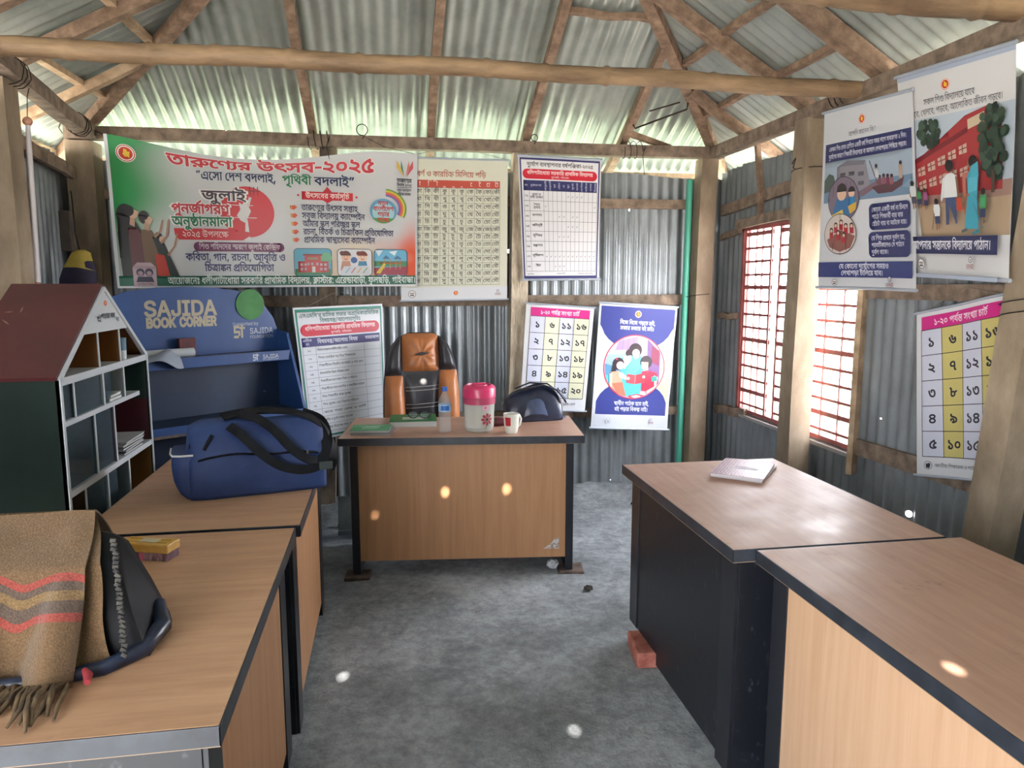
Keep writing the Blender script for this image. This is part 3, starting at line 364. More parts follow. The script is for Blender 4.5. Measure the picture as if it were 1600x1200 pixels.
275:[720,[249,76,-36,0,-42,17,-13,16,7,1,-4,-8,-14,-16,-26,-11,-19,0,-14,0,-26,5,-26,13,-13,11,31,9,16,-12,18,-7,11,0,12,0,20,8,10,19,3,17,35,0,4,-10,14,-16,18,-12,26,-7,19,0,18,0,18,9,1,8,0,10,-20,17,-13,7,41,4,8,-4,16,-11,8,-14,1,-9,0,-17,-40,-17],[365,156,1,-18,-367,0,1,18],[311,92,1,-92,-37,0,-16,10,-38,14,-42,10,-27,3,-17,19,30,10,72,19,41,6],[273,76,-18,-4,-38,-10,-34,-10,-13,-4,5,2,32,-4,50,-15,19,-9,0,4,0,11,1,3]],
285:[722,[221,-3,-46,0,-50,20,1,15,0,10,16,14,11,8,17,12,6,4,6,8,2,8,1,6,1,21,1,4,1,12,41,0,1,-38,0,-7,-4,-12,-10,-9,-5,-6,-11,-8,-10,-8,-10,-9,-4,-6,1,-4,0,-7,16,-7,26,-3,15,0,22,0,30,5,16,10,1,5,0,3,-4,5,-7,2,27,14,14,-5,14,-10,1,-7,0,-11,-26,-18,-50,-11],[193,112,-22,-4,-46,-8,-44,-9,-19,-5,-3,3,32,-3,54,-12,23,-10,-19,-12,-16,6,-32,8,-38,6,-21,1,-17,23,28,7,60,13,60,11,25,3],[273,62,-8,0,-14,0,-5,0,5,18,2,0,10,0,5,0,16,0,10,5,1,3,0,6,-18,9,-32,7,-27,2,1,18,40,-3,50,-13,26,-17,1,-11,0,-7,-14,-11,-24,-6],[-3,138,1,18,371,0,1,-18],[277,156,-2,10,-18,9,-19,0,-69,0,-34,0,-34,4,-13,5,-12,5,-14,16,1,10,0,3,2,6,1,4,39,-1,-2,-3,0,-4,1,-3,0,-5,4,-9,5,-3,8,-4,26,-3,27,0,61,0,28,0,30,-4,11,-5,10,-4,8,-14,3,-10]],
292:[796,[255,139,1,-12,-1,3,34,-3,56,-13,34,-21,1,-15,0,-10,-16,-14,-30,-8,-19,0,-6,0,-16,1,-5,1,3,18,4,0,8,-1,7,0,18,0,18,7,1,7,0,12,-46,17,-39,3,3,2,1,-82,-35,0,-14,10,-46,17,-58,11,-35,3,-17,22,28,7,62,14,62,11,27,4,-7,-10,1,19],[217,118,11,-6,-20,-3,-50,-9,-50,-11,-19,-5,-5,4,34,-4,48,-9,38,-12,19,-8,-2,5,0,12,1,4],[405,156,1,-18,-407,0,1,18],[89,46,24,0,32,-11,9,-8,6,6,18,5,9,0,16,0,20,-9,15,-8,-17,7,1,9,39,0,1,-48,-37,0,1,38,17,-23,-6,6,-22,11,-11,0,-8,0,-12,-5,1,-9,0,-1,0,-4,1,-1,-29,-1,-2,13,-28,16,-19,0,-14,0,-16,-8,1,-5,0,-7,18,-9,25,-4,-15,-17,-28,5,-38,18,1,15,0,13,38,16]],
304:[679,[207,85,1,-86,-37,0,-20,11,-38,15,-46,10,-27,1,-17,22,20,6,52,10,54,10,25,4],[169,78,9,-8,-16,-2,-44,-7,-42,-9,-15,-4,-5,4,24,-1,42,-10,36,-14,15,-8,0,5,0,10,1,4],[261,12,-6,0,-14,1,-3,1,1,17,4,0,8,-1,5,0,20,0,12,8,1,5,0,10,-40,15,-39,3,-1,19,32,-3,56,-13,34,-19,1,-14,0,-12,-32,-17],[113,124,26,0,42,-11,26,-19,1,-12,-37,0,0,6,-12,12,-24,6,-19,0,-14,0,-18,-6,1,-6,0,-2,2,-4,3,-2,-35,-5,-4,5,-2,9,1,3,0,8,18,12,30,6],[47,150,25,-3,28,-5,26,-14,1,-11,-37,-1,-2,8,-26,12,-23,3],[253,108,-34,0,-48,19,-13,17,41,3,8,-10,18,-10,20,-3,9,0,18,0,16,8,1,5,0,5,-8,6,-5,1,45,3,4,-4,4,-7,1,-4,0,-15,-40,-14],[345,156,1,-18,-41,0,-5,0,-107,0,-5,0,-185,0,1,18]],
307:[726,[113,22,-18,0,-32,11,-13,12,29,9,10,-7,14,-6,11,0,10,0,16,6,13,8,8,5,4,8,1,4,0,11,-14,15,-26,9,-17,0,-16,0,-14,-7,1,-6,0,-2,2,-6,3,-3,-35,-4,-4,5,-4,10,1,3,0,10,20,11,32,6,17,0,30,0,42,-12,22,-25,1,-17,0,-3,0,-5,1,-2,-23,7,12,10,38,17,50,12,35,3,29,-14,-14,-11,-14,-24,1,-12,0,-12,10,-22,9,-12,-37,-4,-8,14,-10,26,1,14,0,9,10,21,11,10,15,-2,-20,-1,-38,-8,-38,-16,-15,-13,-16,-11,-22,-13,-22,-6],[37,150,23,-3,28,-5,26,-14,3,-11,-39,-1,-2,8,-26,12,-21,3],[241,108,-32,0,-48,19,-13,17,43,3,6,-10,18,-10,20,-3,9,0,18,0,16,8,1,5,0,5,-8,6,-5,1,45,3,4,-4,4,-7,1,-4,0,-10,-20,-13,-32,-6],[369,156,1,-18,-71,0,-5,0,-111,0,-5,0,-175,0,1,18]],
312:[985,[193,156,1,-18,-111,0,1,-10,-3,-7,2,-3,2,-11,1,-7,1,-32,0,-11,12,-9,19,0,18,0,30,8,13,5,10,5,16,14,1,7,0,7,-16,4,-15,0,-1,0,-22,0,-22,3,-11,3,-10,2,-16,7,-5,3,7,17,8,-5,20,-8,28,-4,21,0,11,0,14,0,16,-1,12,-3,5,-1,10,-3,10,-11,1,-7,0,-5,-4,-14,-11,-9,-18,-16,-58,-15,-31,0,-18,0,-24,5,-7,3,-6,3,-12,12,1,14,1,70,-43,0,1,18],[457,78,0,-14,-20,-20,-34,-12,-42,-7,-19,-1,-11,6,28,-2,52,-7,54,-11,31,-7,-17,-15,-40,10,-82,14,-86,9,-45,3,5,18,16,-2,32,-2,23,0,44,0,54,12,26,18,1,10,0,13,-34,14,-27,0,-4,0,-8,-1,-3,0,-3,16,4,0,16,1,5,0,30,0,38,-9,20,-14,8,-14],[263,54,-16,0,-24,4,-7,4,-6,4,-10,12,1,12,1,10,-3,6,1,34,39,0,1,-9,1,-12,0,-3,0,-7,1,-4,1,-15,0,-7,6,-6,3,-2,8,-3,19,0,22,0,30,8,18,11,1,5,0,5,-14,2,-11,0,-1,0,-28,0,-40,9,-13,8,7,16,10,-5,18,-7,28,-4,23,0,27,0,4,0,4,-3,7,-1,10,-3,14,-9,1,-7,0,-12,-30,-19,-50,-12],[499,156,1,-18,-311,0,1,18]],
322:[860,[193,156,20,0,30,-6,16,-12,1,-9,0,-12,-28,-19,-21,-8,-16,-6,-20,-9,1,-6,0,-5,12,-6,11,0,14,0,22,6,15,6,39,-6,4,-6,4,-12,1,-6,0,-18,-50,-22,-49,0,-24,0,-48,8,-48,20,-40,39,-15,32,39,5,14,-27,30,-34,36,-17,38,-7,21,0,20,0,28,5,14,11,1,7,0,4,-2,7,-3,4,31,2,-18,-7,-36,-11,-25,0,-28,0,-34,15,1,12,0,9,16,13,26,10,13,4,14,6,22,10,1,6,0,3,-4,5,-14,5,-13,0,-18,0,-28,-7,-18,-10,1,-4,0,-3,10,-5,7,-2,-25,-16,-18,6,-12,13,1,6,0,7,16,14,30,11,38,7],[337,157,30,0,34,-15,1,-11,0,-6,-14,-12,-30,-11,-27,-3,-7,16,18,2,22,7,1,6,0,5,-12,5,-13,0,-22,0,-46,-18,-13,-14,-27,9,16,13,36,18,38,9],[329,62,-18,0,-34,8,-24,12,-20,16,-5,8,29,16,6,-14,22,-20,32,-8,19,0,12,0,20,5,1,7,0,6,-16,8,-17,3,29,9,10,-2,20,-8,14,-10,1,-7,0,-11,-36,-18],[373,36,0,-6,6,-20,7,-8,-33,-4,-8,11,-8,22,1,10,0,11,12,18,9,5,15,6,27,-13,-14,-8,-8,-15]],
339:[723,[245,132,36,0,42,-18,1,-15,0,-11,-24,-17,-42,-13,-27,-5,-13,17,32,6,36,12,1,10,0,8,-20,8,-19,0,-18,0,-30,-5,-24,-7,-14,-9,1,-3,0,-4,10,-4,17,-2,-9,-18,-28,2,-26,13,1,11,0,8,20,16,34,12,46,8],[329,42,0,-19,-60,-23,-51,0,-32,0,-60,11,-52,24,-42,40,-15,29,39,6,18,-32,46,-40,60,-19,41,0,32,0,38,11,1,13,0,9,-24,12,-19,3,41,9,22,-6,24,-17],[367,156,1,-18,-369,0,1,18]],
341:[660,[191,46,-40,0,-66,15,-52,34,-17,28,39,5,14,-22,36,-28,50,-14,37,0,44,0,32,16,1,11,0,10,-28,14,-23,0,-14,0,-14,-3,-8,-7,1,-3,0,-2,2,-6,3,-2,-37,-3,-2,4,-4,9,1,2,0,10,20,12,34,6,19,0,30,0,42,-12,22,-19,1,-11,0,-12,-26,-20,-50,-12],[337,156,1,-18,-339,0,1,18],[129,37,28,0,44,-11,40,-18,19,-12,-17,-14,-16,10,-32,17,-36,10,-19,0,-16,0,-16,-6,1,-5,0,-6,16,-6,17,-3,-15,-17,-18,2,-24,10,-14,13,1,7,0,9,20,13,28,7],[273,-19,-37,0,1,18,3,6,0,6,-2,12,1,5,1,8,0,4,2,12,1,5,37,16]],
357:[721,[255,76,-18,0,-26,4,-24,8,-15,6,-12,6,-14,4,-7,0,-8,0,-12,-5,1,-5,0,-5,10,-7,11,-5,-27,-14,-14,7,-20,15,1,10,0,9,18,12,26,6,13,0,22,0,28,-8,17,-7,18,-7,22,-7,17,0,16,0,20,8,1,9,0,10,-22,17,-13,7,41,4,8,-4,16,-11,10,-14,1,-9,0,-11,-16,-15,-32,-8],[367,156,1,-18,-369,0,1,18],[211,-14,-42,0,-74,16,-60,38,-21,31,39,6,18,-25,44,-31,58,-16,39,0,46,0,36,17,1,14,0,8,-12,12,-24,8,-17,0,-12,0,-16,-4,-6,-7,1,-5,0,-1,2,-7,3,-3,-37,-3,-2,4,-4,10,1,4,0,9,20,12,34,7,19,0,30,0,44,-12,20,-21,1,-12,0,-15,-26,-22,-54,-12]],
361:[811,[411,156,1,-18,-181,0,1,-45,0,-7,8,-7,11,0,10,0,20,6,24,13,15,10,31,2,16,-11,18,-25,1,-13,0,-16,-30,-25,-52,-14,-37,0,-30,0,-60,12,-52,30,-21,26,37,7,14,-18,36,-25,46,-13,31,0,40,0,44,20,1,16,0,11,-12,16,-11,5,25,5,-16,-13,-30,-16,-32,-9,-15,0,-10,0,-20,4,-7,3,-8,3,-12,13,1,15,1,2,3,0,0,4,-2,10,1,4,1,20,-191,0,1,18],[91,125,22,0,38,-7,36,-12,17,-10,7,-24,-28,16,-60,19,-25,0,-12,0,-20,-6,1,-7,0,-4,10,-8,11,-2,-25,-16,-16,6,-18,15,1,9,0,10,20,14,30,7]],
364:[774,[259,145,1,-145,-37,0,-22,12,-42,13,-40,7,-23,2,-19,22,22,7,54,13,56,13,27,5,-9,-12,1,63],[221,82,11,-7,-22,-4,-44,-10,-40,-10,-15,-5,-3,4,36,-4,58,-13,25,-11,0,4,-2,13,1,4],[-3,138,1,18,397,0,1,-18],[93,128,24,0,44,-9,40,-17,21,-11,-19,-15,-16,11,-36,15,-34,8,-17,0,-14,0,-18,-6,1,-7,0,-4,10,-7,11,-3,-23,-15,-18,6,-18,16,1,8,0,10,20,13,30,7],[349,56,0,-9,6,-20,7,-10,-33,-4,-8,11,-8,23,1,10,0,9,6,20,9,10,5,-3,-22,-3,-44,-9,-21,-4,-3,17,20,4,56,11,27,4,29,-14,-10,-11,-8,-22]],
365:[604,[309,156,1,-18,-53,0,1,-90,-37,0,1,30,7,-15,-20,13,-40,18,-42,11,-19,0,-16,0,-20,-8,1,-7,0,-5,16,-10,21,-4,-19,-17,-26,5,-30,20,1,13,0,9,18,15,32,7,21,0,28,0,46,-9,40,-18,19,-10,-7,0,-2,4,0,12,1,5,1,31,-219,0,1,18],[113,51,28,0,44,-11,38,-18,19,-12,-7,-20,-18,11,-36,20,-40,12,-21,0,-14,0,-16,-6,1,-5,0,-6,16,-6,17,-3,-17,-17,-16,2,-24,10,-14,13,1,7,0,9,18,13,32,7],[255,51,1,-62,-37,0,1,19,3,10,-2,6,0,13,1,6,1,7]],
372:[896,[99,119,22,0,34,-7,30,-13,17,-9,1,-22,-22,14,-50,19,-23,0,-16,0,-24,-9,1,-8,0,-6,14,-9,15,-3,-19,-18,-24,6,-24,19,1,11,0,12,20,15,36,8],[453,156,1,-18,-225,0,1,-75,-5,5,28,17,84,27,53,10,33,-16,-8,-9,-12,-17,-6,-20,1,-11,0,-11,4,-19,8,-18,7,-11,-37,-5,-9,26,-4,10,-4,21,1,14,0,9,4,18,12,15,5,4,9,-1,-30,-5,-54,-17,-52,-21,-27,-14,-27,10,1,36,3,2,-2,6,0,10,1,4,1,26,-191,0,1,18],[301,25,18,0,36,-7,15,-8,3,-25,-6,11,-34,11,-23,0,-16,0,-32,-3,-34,-4,-19,0,-16,0,-32,4,-28,10,-16,16,1,12,0,5,2,8,3,3,39,-2,-2,-3,-2,-7,1,-4,0,-8,14,-11,24,-5,17,0,16,0,30,4,30,3]],
375:[1005,[147,157,30,0,48,-12,46,-25,29,-18,-25,-11,-18,13,-30,18,-28,12,-32,5,-15,0,-20,0,-32,-5,-28,-10,-11,-4,-3,-1,8,3,20,2,13,0,26,0,22,-15,1,-10,0,-2,0,-4,1,-2,-55,-16,12,4,12,9,1,8,0,4,-12,8,-15,0,-8,0,-16,-2,-7,-3,-35,18,20,11,40,16,48,9],[249,118,-139,-58,-27,14,49,18,5,0,6,3,10,5,12,4,7,3,61,25],[509,156,1,-18,-203,0,1,-87,0,-11,6,-9,5,-2,8,-5,19,0,20,0,36,10,13,6,16,8,14,18,1,9,0,8,-16,8,-17,0,-6,0,-14,-1,-5,-1,-5,18,10,1,20,2,13,0,18,0,28,-7,18,-15,1,-12,0,-15,-30,-28,-21,-9,-18,-8,-44,-10,-25,0,-18,0,-26,6,-9,4,-8,4,-10,14,1,14,1,61,3,9,0,5,-2,13,1,8,1,12],[417,156,0,10,-18,9,-21,0,-45,0,-34,0,-34,4,-13,5,-12,5,-14,16,1,10,0,3,2,6,1,4,39,-1,-2,-3,0,-4,1,-3,0,-5,4,-9,5,-3,8,-4,26,-3,27,0,39,0,26,0,32,-4,11,-5,10,-4,8,-14,1,-10]],
378:[726,[145,157,32,0,48,-12,46,-25,31,-20,-27,-10,-18,14,-30,18,-28,12,-32,5,-15,0,-20,0,-32,-5,-28,-10,-11,-4,-3,-1,8,3,20,2,13,0,26,0,22,-15,1,-10,0,-2,0,-4,1,-2,-55,-16,12,4,12,9,1,8,0,4,-12,8,-15,0,-8,0,-16,-2,-7,-3,-35,18,20,11,40,16,48,9],[249,118,-139,-58,-27,14,49,18,5,0,6,3,10,5,12,4,7,3,61,25],[369,156,1,-18,-57,0,1,-86,-37,11,1,36,3,13,-2,6,0,14,1,8,1,32,27,0,13,-16],[223,-15,-32,0,-58,8,-48,18,-40,29,-15,20,37,7,16,-20,42,-29,58,-14,43,0,32,0,34,7,16,11,1,8,0,10,-28,14,-23,0,-12,0,-14,-4,-6,-6,1,-4,0,-2,0,-5,3,-2,-35,-4,-4,5,-2,8,1,3,0,9,20,12,32,7,19,0,28,0,42,-12,20,-19,1,-11,0,-13,-24,-20,-52,-11]],
394:[1147,[199,75,-16,0,-26,4,-24,7,-15,5,-12,5,-14,4,-7,0,-10,0,-10,-5,1,-4,0,-4,10,-7,9,-3,-27,-14,-12,6,-20,14,1,9,0,9,18,11,26,6,15,0,12,0,22,-4,18,-6,11,-4,16,-5,24,-6,15,0,18,0,20,8,1,9,0,10,-20,17,-15,7,9,12,25,0,8,-4,20,-15,14,-17,1,-10,0,-11,-16,-15,-32,-9],[45,150,23,-3,34,-6,22,-17,1,-14,0,-2,0,-4,-1,-3,-37,1,2,2,0,5,1,2,0,10,-24,15,-27,3],[217,156,1,-18,-219,0,1,18],[579,156,1,-18,-51,0,1,-138,-37,0,1,99,11,-16,-20,15,-34,21,-30,14,-32,6,-17,0,-20,0,-32,-7,-28,-13,-9,-7,-3,-1,8,3,14,2,11,0,30,0,26,-16,1,-11,0,-3,0,-5,-1,-1,-7,2,6,3,10,6,14,6,7,3,63,29,25,-13,-141,-67,-27,13,41,20,-17,-11,-13,-5,6,4,10,10,1,6,0,6,-14,8,-13,0,-8,0,-16,-2,-7,-3,-17,29,14,10,38,15,40,8,23,0,28,0,46,-10,42,-21,25,-16,-9,2,-2,6,0,14,1,8,1,32,27,0,13,-16]],
396:[724,[251,75,-16,0,-26,4,-24,7,-13,5,-14,5,-12,4,-9,0,-8,0,-12,-5,1,-4,0,-4,10,-7,9,-3,-27,-14,-12,6,-18,14,1,9,0,9,16,11,26,6,17,0,12,0,20,-4,20,-6,9,-4,16,-5,24,-6,17,0,16,0,20,8,1,9,0,10,-20,17,-15,7,41,4,8,-4,16,-11,10,-14,1,-9,0,-11,-16,-15,-32,-9],[97,150,25,-3,32,-6,24,-17,1,-14,0,-2,-2,-4,-1,-3,-35,1,0,2,0,5,1,2,0,10,-24,15,-27,3],[369,156,1,-18,-371,0,1,18],[211,34,-28,0,-36,14,1,15,0,5,8,12,5,3,39,-5,-4,-3,-6,-8,1,-4,0,-6,16,-6,11,0,14,0,30,11,13,12,33,2,5,-9,-14,-11,-28,-15,-32,-7],[211,-13,-42,0,-74,17,-60,37,-21,31,39,6,18,-24,44,-32,58,-16,39,0,48,0,40,16,1,13,0,10,-16,14,-9,5,31,12,16,-10,16,-19,1,-12,0,-11,-16,-18,-30,-12,-46,-7]],
397:[869,[199,75,-24,0,-36,9,-21,7,-12,5,-14,4,-7,0,-10,0,-10,-5,1,-4,0,-4,10,-7,9,-3,-27,-14,-12,6,-20,14,1,9,0,9,18,11,26,6,15,0,12,0,22,-4,18,-6,11,-4,16,-5,24,-6,15,0,18,0,20,8,1,9,0,10,-20,17,-15,7,41,4,8,-4,16,-11,10,-14,1,-9,0,-11,-16,-15,-32,-9],[45,150,23,-3,34,-6,22,-17,1,-14,0,-2,0,-4,-1,-3,-37,1,2,2,0,5,1,2,0,10,-24,15,-27,3],[441,156,1,-18,-51,0,1,-138,-39,0,1,19,3,10,-2,6,0,12,1,7,1,84,-351,0,1,18],[237,58,-2,8,-14,9,-11,3,35,9,8,-3,14,-8,8,-11,1,-8],[247,59,26,0,44,-10,36,-18,17,-11,-11,-17,-16,11,-32,17,-36,10,-21,0,-10,0,-14,-5,1,-4,0,-5,14,-6,15,-3,-17,-17,-22,5,-28,15,1,11,0,13,36,14]],
410:[748,[381,156,1,-18,-53,0,1,-149,-37,0,1,38,1,4,0,5,0,11,1,8,1,40,5,-11,-16,8,-34,11,-17,0,-10,0,-18,-6,1,-9,0,-1,0,-5,1,-1,-31,-1,-2,8,-18,12,-24,7,-15,0,-20,0,-20,-9,1,-8,0,-7,16,-10,21,-4,-19,-18,-16,4,-26,11,-14,15,1,10,0,10,20,15,36,9,23,0,16,0,28,-4,24,-9,11,-8,-7,0,6,8,28,9,19,0,22,0,38,-11,17,-7,-11,1,0,6,0,7,1,6,1,15,-291,0,1,18],[189,65,20,0,36,-7,32,-13,32,-19,19,-13,-25,-9,-16,12,-28,17,-24,10,-28,5,-15,0,-24,0,-42,-10,-15,-8,-3,0,8,3,16,2,11,0,24,0,22,-13,1,-8,0,-2,-2,-4,1,-1,-47,-15,10,4,10,7,1,5,0,5,-12,7,-13,0,-6,0,-16,-2,-5,-2,-33,17,18,9,36,14,42,9],[283,28,-129,-52,-23,15,41,15,7,1,6,2,10,4,10,5,7,2,55,21]],
424:[704,[199,0,-46,0,-64,24,-13,18,11,17,38,1,38,10,11,6,7,3,8,7,4,16,1,9,0,7,-4,13,-5,7,-181,0,1,18,161,0,-16,10,-20,19,1,9,0,10,24,18,23,7,27,-14,-16,-6,-16,-11,1,-7,0,-8,24,-17,19,-10,155,0,1,-18,-85,0,-10,0,-14,0,-5,0,36,-18,44,-37,1,-23,0,-18,-28,-27,-56,-15],[197,18,30,0,36,12,18,20,1,11,0,11,-14,22,-34,25,-27,15,9,-1,4,-7,8,-15,1,-9,0,-10,-12,-18,-28,-16,-48,-12,-35,-4,7,15,6,-13,26,-17,38,-9],[105,140,-18,-5,-26,-15,1,-10,0,-10,22,-12,34,-4,21,0,18,0,34,4,15,5,-17,-17,-16,-4,-32,-5,-13,0,-30,0,-44,11,-24,18,1,13,0,11,22,18,17,5],[69,137,40,-7,78,-25,27,-14,-13,-12,-32,15,-78,24,-43,7]],
431:[813,[251,78,-34,0,-48,15,-11,16,7,1,-4,-8,-14,-16,-26,-11,-19,0,-14,0,-26,5,-26,13,-13,11,31,9,16,-12,18,-7,11,0,12,0,20,8,10,19,3,17,35,0,4,-10,14,-16,18,-12,26,-7,19,0,18,0,18,9,1,8,0,10,-20,17,-13,7,41,4,8,-4,16,-11,8,-14,1,-9,0,-16,-40,-16],[413,156,1,-18,-415,0,1,18],[273,88,1,-8,1,1,32,-3,52,-11,34,-19,1,-14,0,-12,-30,-17,-31,0,-6,0,-14,1,-5,0,3,18,2,0,8,-1,5,0,22,0,12,8,1,5,0,10,-40,15,-39,3,1,2,1,-77,-37,0,-14,11,-44,16,-52,10,-27,1,-19,23,40,10,88,17,41,4,-9,-9,1,14],[235,71,13,-7,-32,-4,-70,-14,-27,-6,-1,3,40,-3,62,-17,21,-11,0,5,-2,11,1,3]],
434:[983,[95,32,-14,0,-24,5,-24,13,-13,11,31,9,14,-12,18,-7,11,0,8,0,16,5,18,13,13,11,13,8,14,14,22,10,17,0,16,0,26,-9,19,-9,3,-8,-3,-13,-14,10,-24,11,-9,0,-6,0,-12,-4,-16,-12,-11,-11,-14,-12,-22,-16,-24,-7],[137,68,-6,17,-10,20,-11,5,-14,6,-42,6,-31,2,7,19,29,-5,28,-2,38,-8,24,-11,12,-16,3,-12],[497,156,1,-18,-201,0,1,-87,0,-11,6,-9,3,-2,10,-5,19,0,20,0,34,10,15,6,14,8,16,18,1,9,0,8,-16,8,-19,0,-4,0,-16,-1,-5,-1,-5,18,10,1,22,2,11,0,18,0,30,-7,16,-15,1,-12,0,-15,-28,-28,-21,-9,-20,-8,-42,-10,-25,0,-20,0,-26,6,-7,4,-8,4,-10,14,1,14,1,36,3,9,-2,5,0,10,1,6,1,24,-259,0,1,18],[407,156,-2,10,-18,9,-19,0,-47,0,-32,0,-36,4,-11,5,-14,5,-12,16,1,10,0,3,0,6,3,4,37,-1,0,-3,-2,-4,1,-3,0,-5,4,-9,7,-3,6,-4,28,-3,25,0,41,0,26,0,30,-4,13,-5,8,-4,8,-14,3,-10]],
435:[728,[253,76,-34,0,-46,18,-13,15,7,1,-4,-8,-14,-16,-26,-11,-19,0,-14,0,-26,5,-24,13,-15,11,33,9,14,-12,18,-7,13,0,12,0,18,8,10,19,3,17,35,0,4,-10,14,-16,18,-12,28,-7,17,0,18,0,18,9,1,8,0,10,-20,17,-13,7,41,4,8,-4,16,-11,10,-14,1,-9,0,-16,-38,-18],[369,156,1,-18,-371,0,1,18],[217,-14,-42,0,-70,15,-60,34,-21,29,39,6,18,-23,44,-29,56,-13,37,0,44,0,38,17,1,14,0,8,-12,12,-26,8,-17,0,-12,0,-14,-4,-8,-7,1,-5,0,-1,2,-7,5,-3,-37,-3,-4,4,-2,10,1,4,0,9,20,12,32,7,21,0,30,0,42,-12,22,-21,1,-12,0,-15,-28,-22,-52,-12]],
437:[721,[251,76,-34,0,-48,17,-11,16,7,1,-4,-8,-14,-16,-26,-11,-19,0,-14,0,-26,5,-26,13,-13,11,31,9,16,-12,18,-7,11,0,12,0,20,8,10,19,3,17,35,0,4,-10,14,-16,18,-12,26,-7,19,0,18,0,18,9,1,8,0,10,-20,17,-13,7,41,4,8,-4,16,-11,8,-14,1,-9,0,-17,-40,-17],[367,156,1,-18,-369,0,1,18],[229,80,26,0,38,-7,24,-11,10,-14,1,-6,0,-8,-12,-13,-26,-9,-32,-6,-23,-2,3,7,20,-3,38,-7,40,-10,21,-6,-17,-14,-24,8,-46,11,-48,9,-48,6,-27,3,9,17,16,-3,30,-2,19,0,42,0,34,12,1,10,0,10,-32,12,-23,0,-22,0,-18,-8,1,-6,0,-2,2,-4,3,-2,-35,-4,-4,4,-2,8,1,3,0,9,18,12,34,6]],
441:[979,[251,75,-34,0,-48,19,-11,15,7,1,-4,-8,-14,-16,-26,-11,-19,0,-14,0,-26,5,-26,13,-13,11,31,9,16,-12,18,-7,11,0,12,0,20,8,10,19,3,17,35,0,4,-10,14,-16,18,-12,26,-7,19,0,18,0,18,9,1,8,0,10,-20,17,-13,7,41,4,8,-4,16,-11,8,-14,1,-9,0,-16,-40,-19],[495,156,1,-18,-51,0,1,-138,-37,0,1,19,1,10,0,6,0,13,1,6,1,84,-407,0,1,18],[291,58,0,8,-16,9,-11,3,37,9,8,-3,14,-8,8,-11,1,-8],[303,59,26,0,42,-10,38,-18,17,-11,-11,-17,-16,11,-34,17,-36,10,-19,0,-12,0,-12,-5,1,-4,0,-5,14,-6,13,-3,-15,-17,-24,5,-26,15,1,11,0,13,36,14]],
447:[751,[121,125,40,0,48,-13,24,-20,1,-11,0,-20,-58,-25,-55,-1,7,3,22,-3,50,-12,50,-16,25,-9,-21,-14,-32,12,-52,16,-50,13,-56,9,-33,4,7,18,18,-3,32,-2,25,0,36,0,38,9,14,13,1,7,0,13,-38,15,-29,0,-18,0,-22,-4,-10,-7,1,-5,0,-2,2,-4,1,-2,-35,-3,-2,3,-2,9,1,3,0,9,20,13,40,7],[89,116,-4,8,-24,12,-23,3,13,11,25,-3,28,-5,24,-14,5,-11],[381,156,1,-18,-383,0,1,18],[291,106,30,0,38,-17,1,-14,0,-7,-14,-16,-32,-14,-31,-4,-11,18,24,3,28,11,1,7,0,9,-20,7,-11,0,-12,0,-24,-7,-20,-12,-7,-8,-23,8,12,12,28,16,32,8]],
450:[346,[179,156,1,-18,-9,0,-16,-2,-36,-12,-32,-18,-20,-26,1,-14,0,-18,22,-22,32,-9,17,0,12,0,18,3,11,3,19,-15,-14,-5,-30,-4,-15,0,-32,0,-48,16,-28,30,1,20,0,19,24,30,40,23,46,15,23,4]],
451:[346,[143,151,1,3,0,11,-18,10,-21,0,-9,0,-32,0,-36,4,-11,5,-14,5,-14,16,1,10,0,3,2,6,1,4,39,-1,-2,-3,0,-4,1,-3,0,-5,4,-9,7,-3,6,-4,26,-3,25,0,5,0,26,0,30,-4,13,-5,8,-4,8,-14,3,-10],[179,156,1,-18,-9,0,-16,-2,-36,-12,-32,-18,-20,-26,1,-14,0,-18,22,-22,32,-9,17,0,12,0,18,3,11,3,19,-15,-14,-5,-30,-4,-15,0,-32,0,-48,16,-28,30,1,20,0,19,24,30,40,23,46,15,23,4]],
452:[825,[199,157,20,0,32,-5,26,-13,9,-11,-15,0,41,24,31,4,16,-7,24,-19,1,-12,0,-14,-24,-20,-42,-16,-27,-6,-15,19,32,6,40,17,1,14,0,6,-10,12,-13,4,25,5,-51,-33,-31,0,-4,13,-28,15,-21,0,-16,0,-24,-4,-20,-8,-11,-6,-7,-1,8,3,26,4,17,0,20,0,26,-7,10,-12,1,-6,0,-11,-32,-23,-43,-9,-19,18,32,6,26,11,1,7,0,5,-14,5,-11,0,-10,0,-22,-3,-11,-3,-35,15,18,11,36,16,38,9],[261,8,-56,0,-92,21,-74,48,-23,39,39,6,20,-34,60,-42,78,-19,49,0,38,0,48,13,1,14,0,11,-26,13,-19,4,43,9,20,-6,24,-19,1,-13,0,-13,-30,-21,-56,-11]],
454:[803,[407,156,1,-18,-155,0,1,-66,-1,-4,2,-4,0,-10,1,-5,1,-49,-37,0,-16,15,-52,25,-68,18,-37,3,-19,24,48,14,102,24,57,8,-11,-11,1,18,-215,0,1,18],[213,118,11,-6,-38,-7,-84,-18,-35,-11,28,-3,60,-15,52,-22,17,-14,-5,0,0,6,-2,11,1,8],[321,41,-20,0,-32,7,-28,18,-9,13,19,17,8,-13,20,-17,24,-8,15,0,12,0,20,8,1,8,0,6,-10,9,-20,7,-17,1,7,19,22,-2,36,-10,22,-17,1,-12,0,-15,-36,-19],[93,-2,-12,0,-18,8,1,7,0,7,18,8,13,0,12,0,18,-8,1,-7,0,-7,-18,-8]],
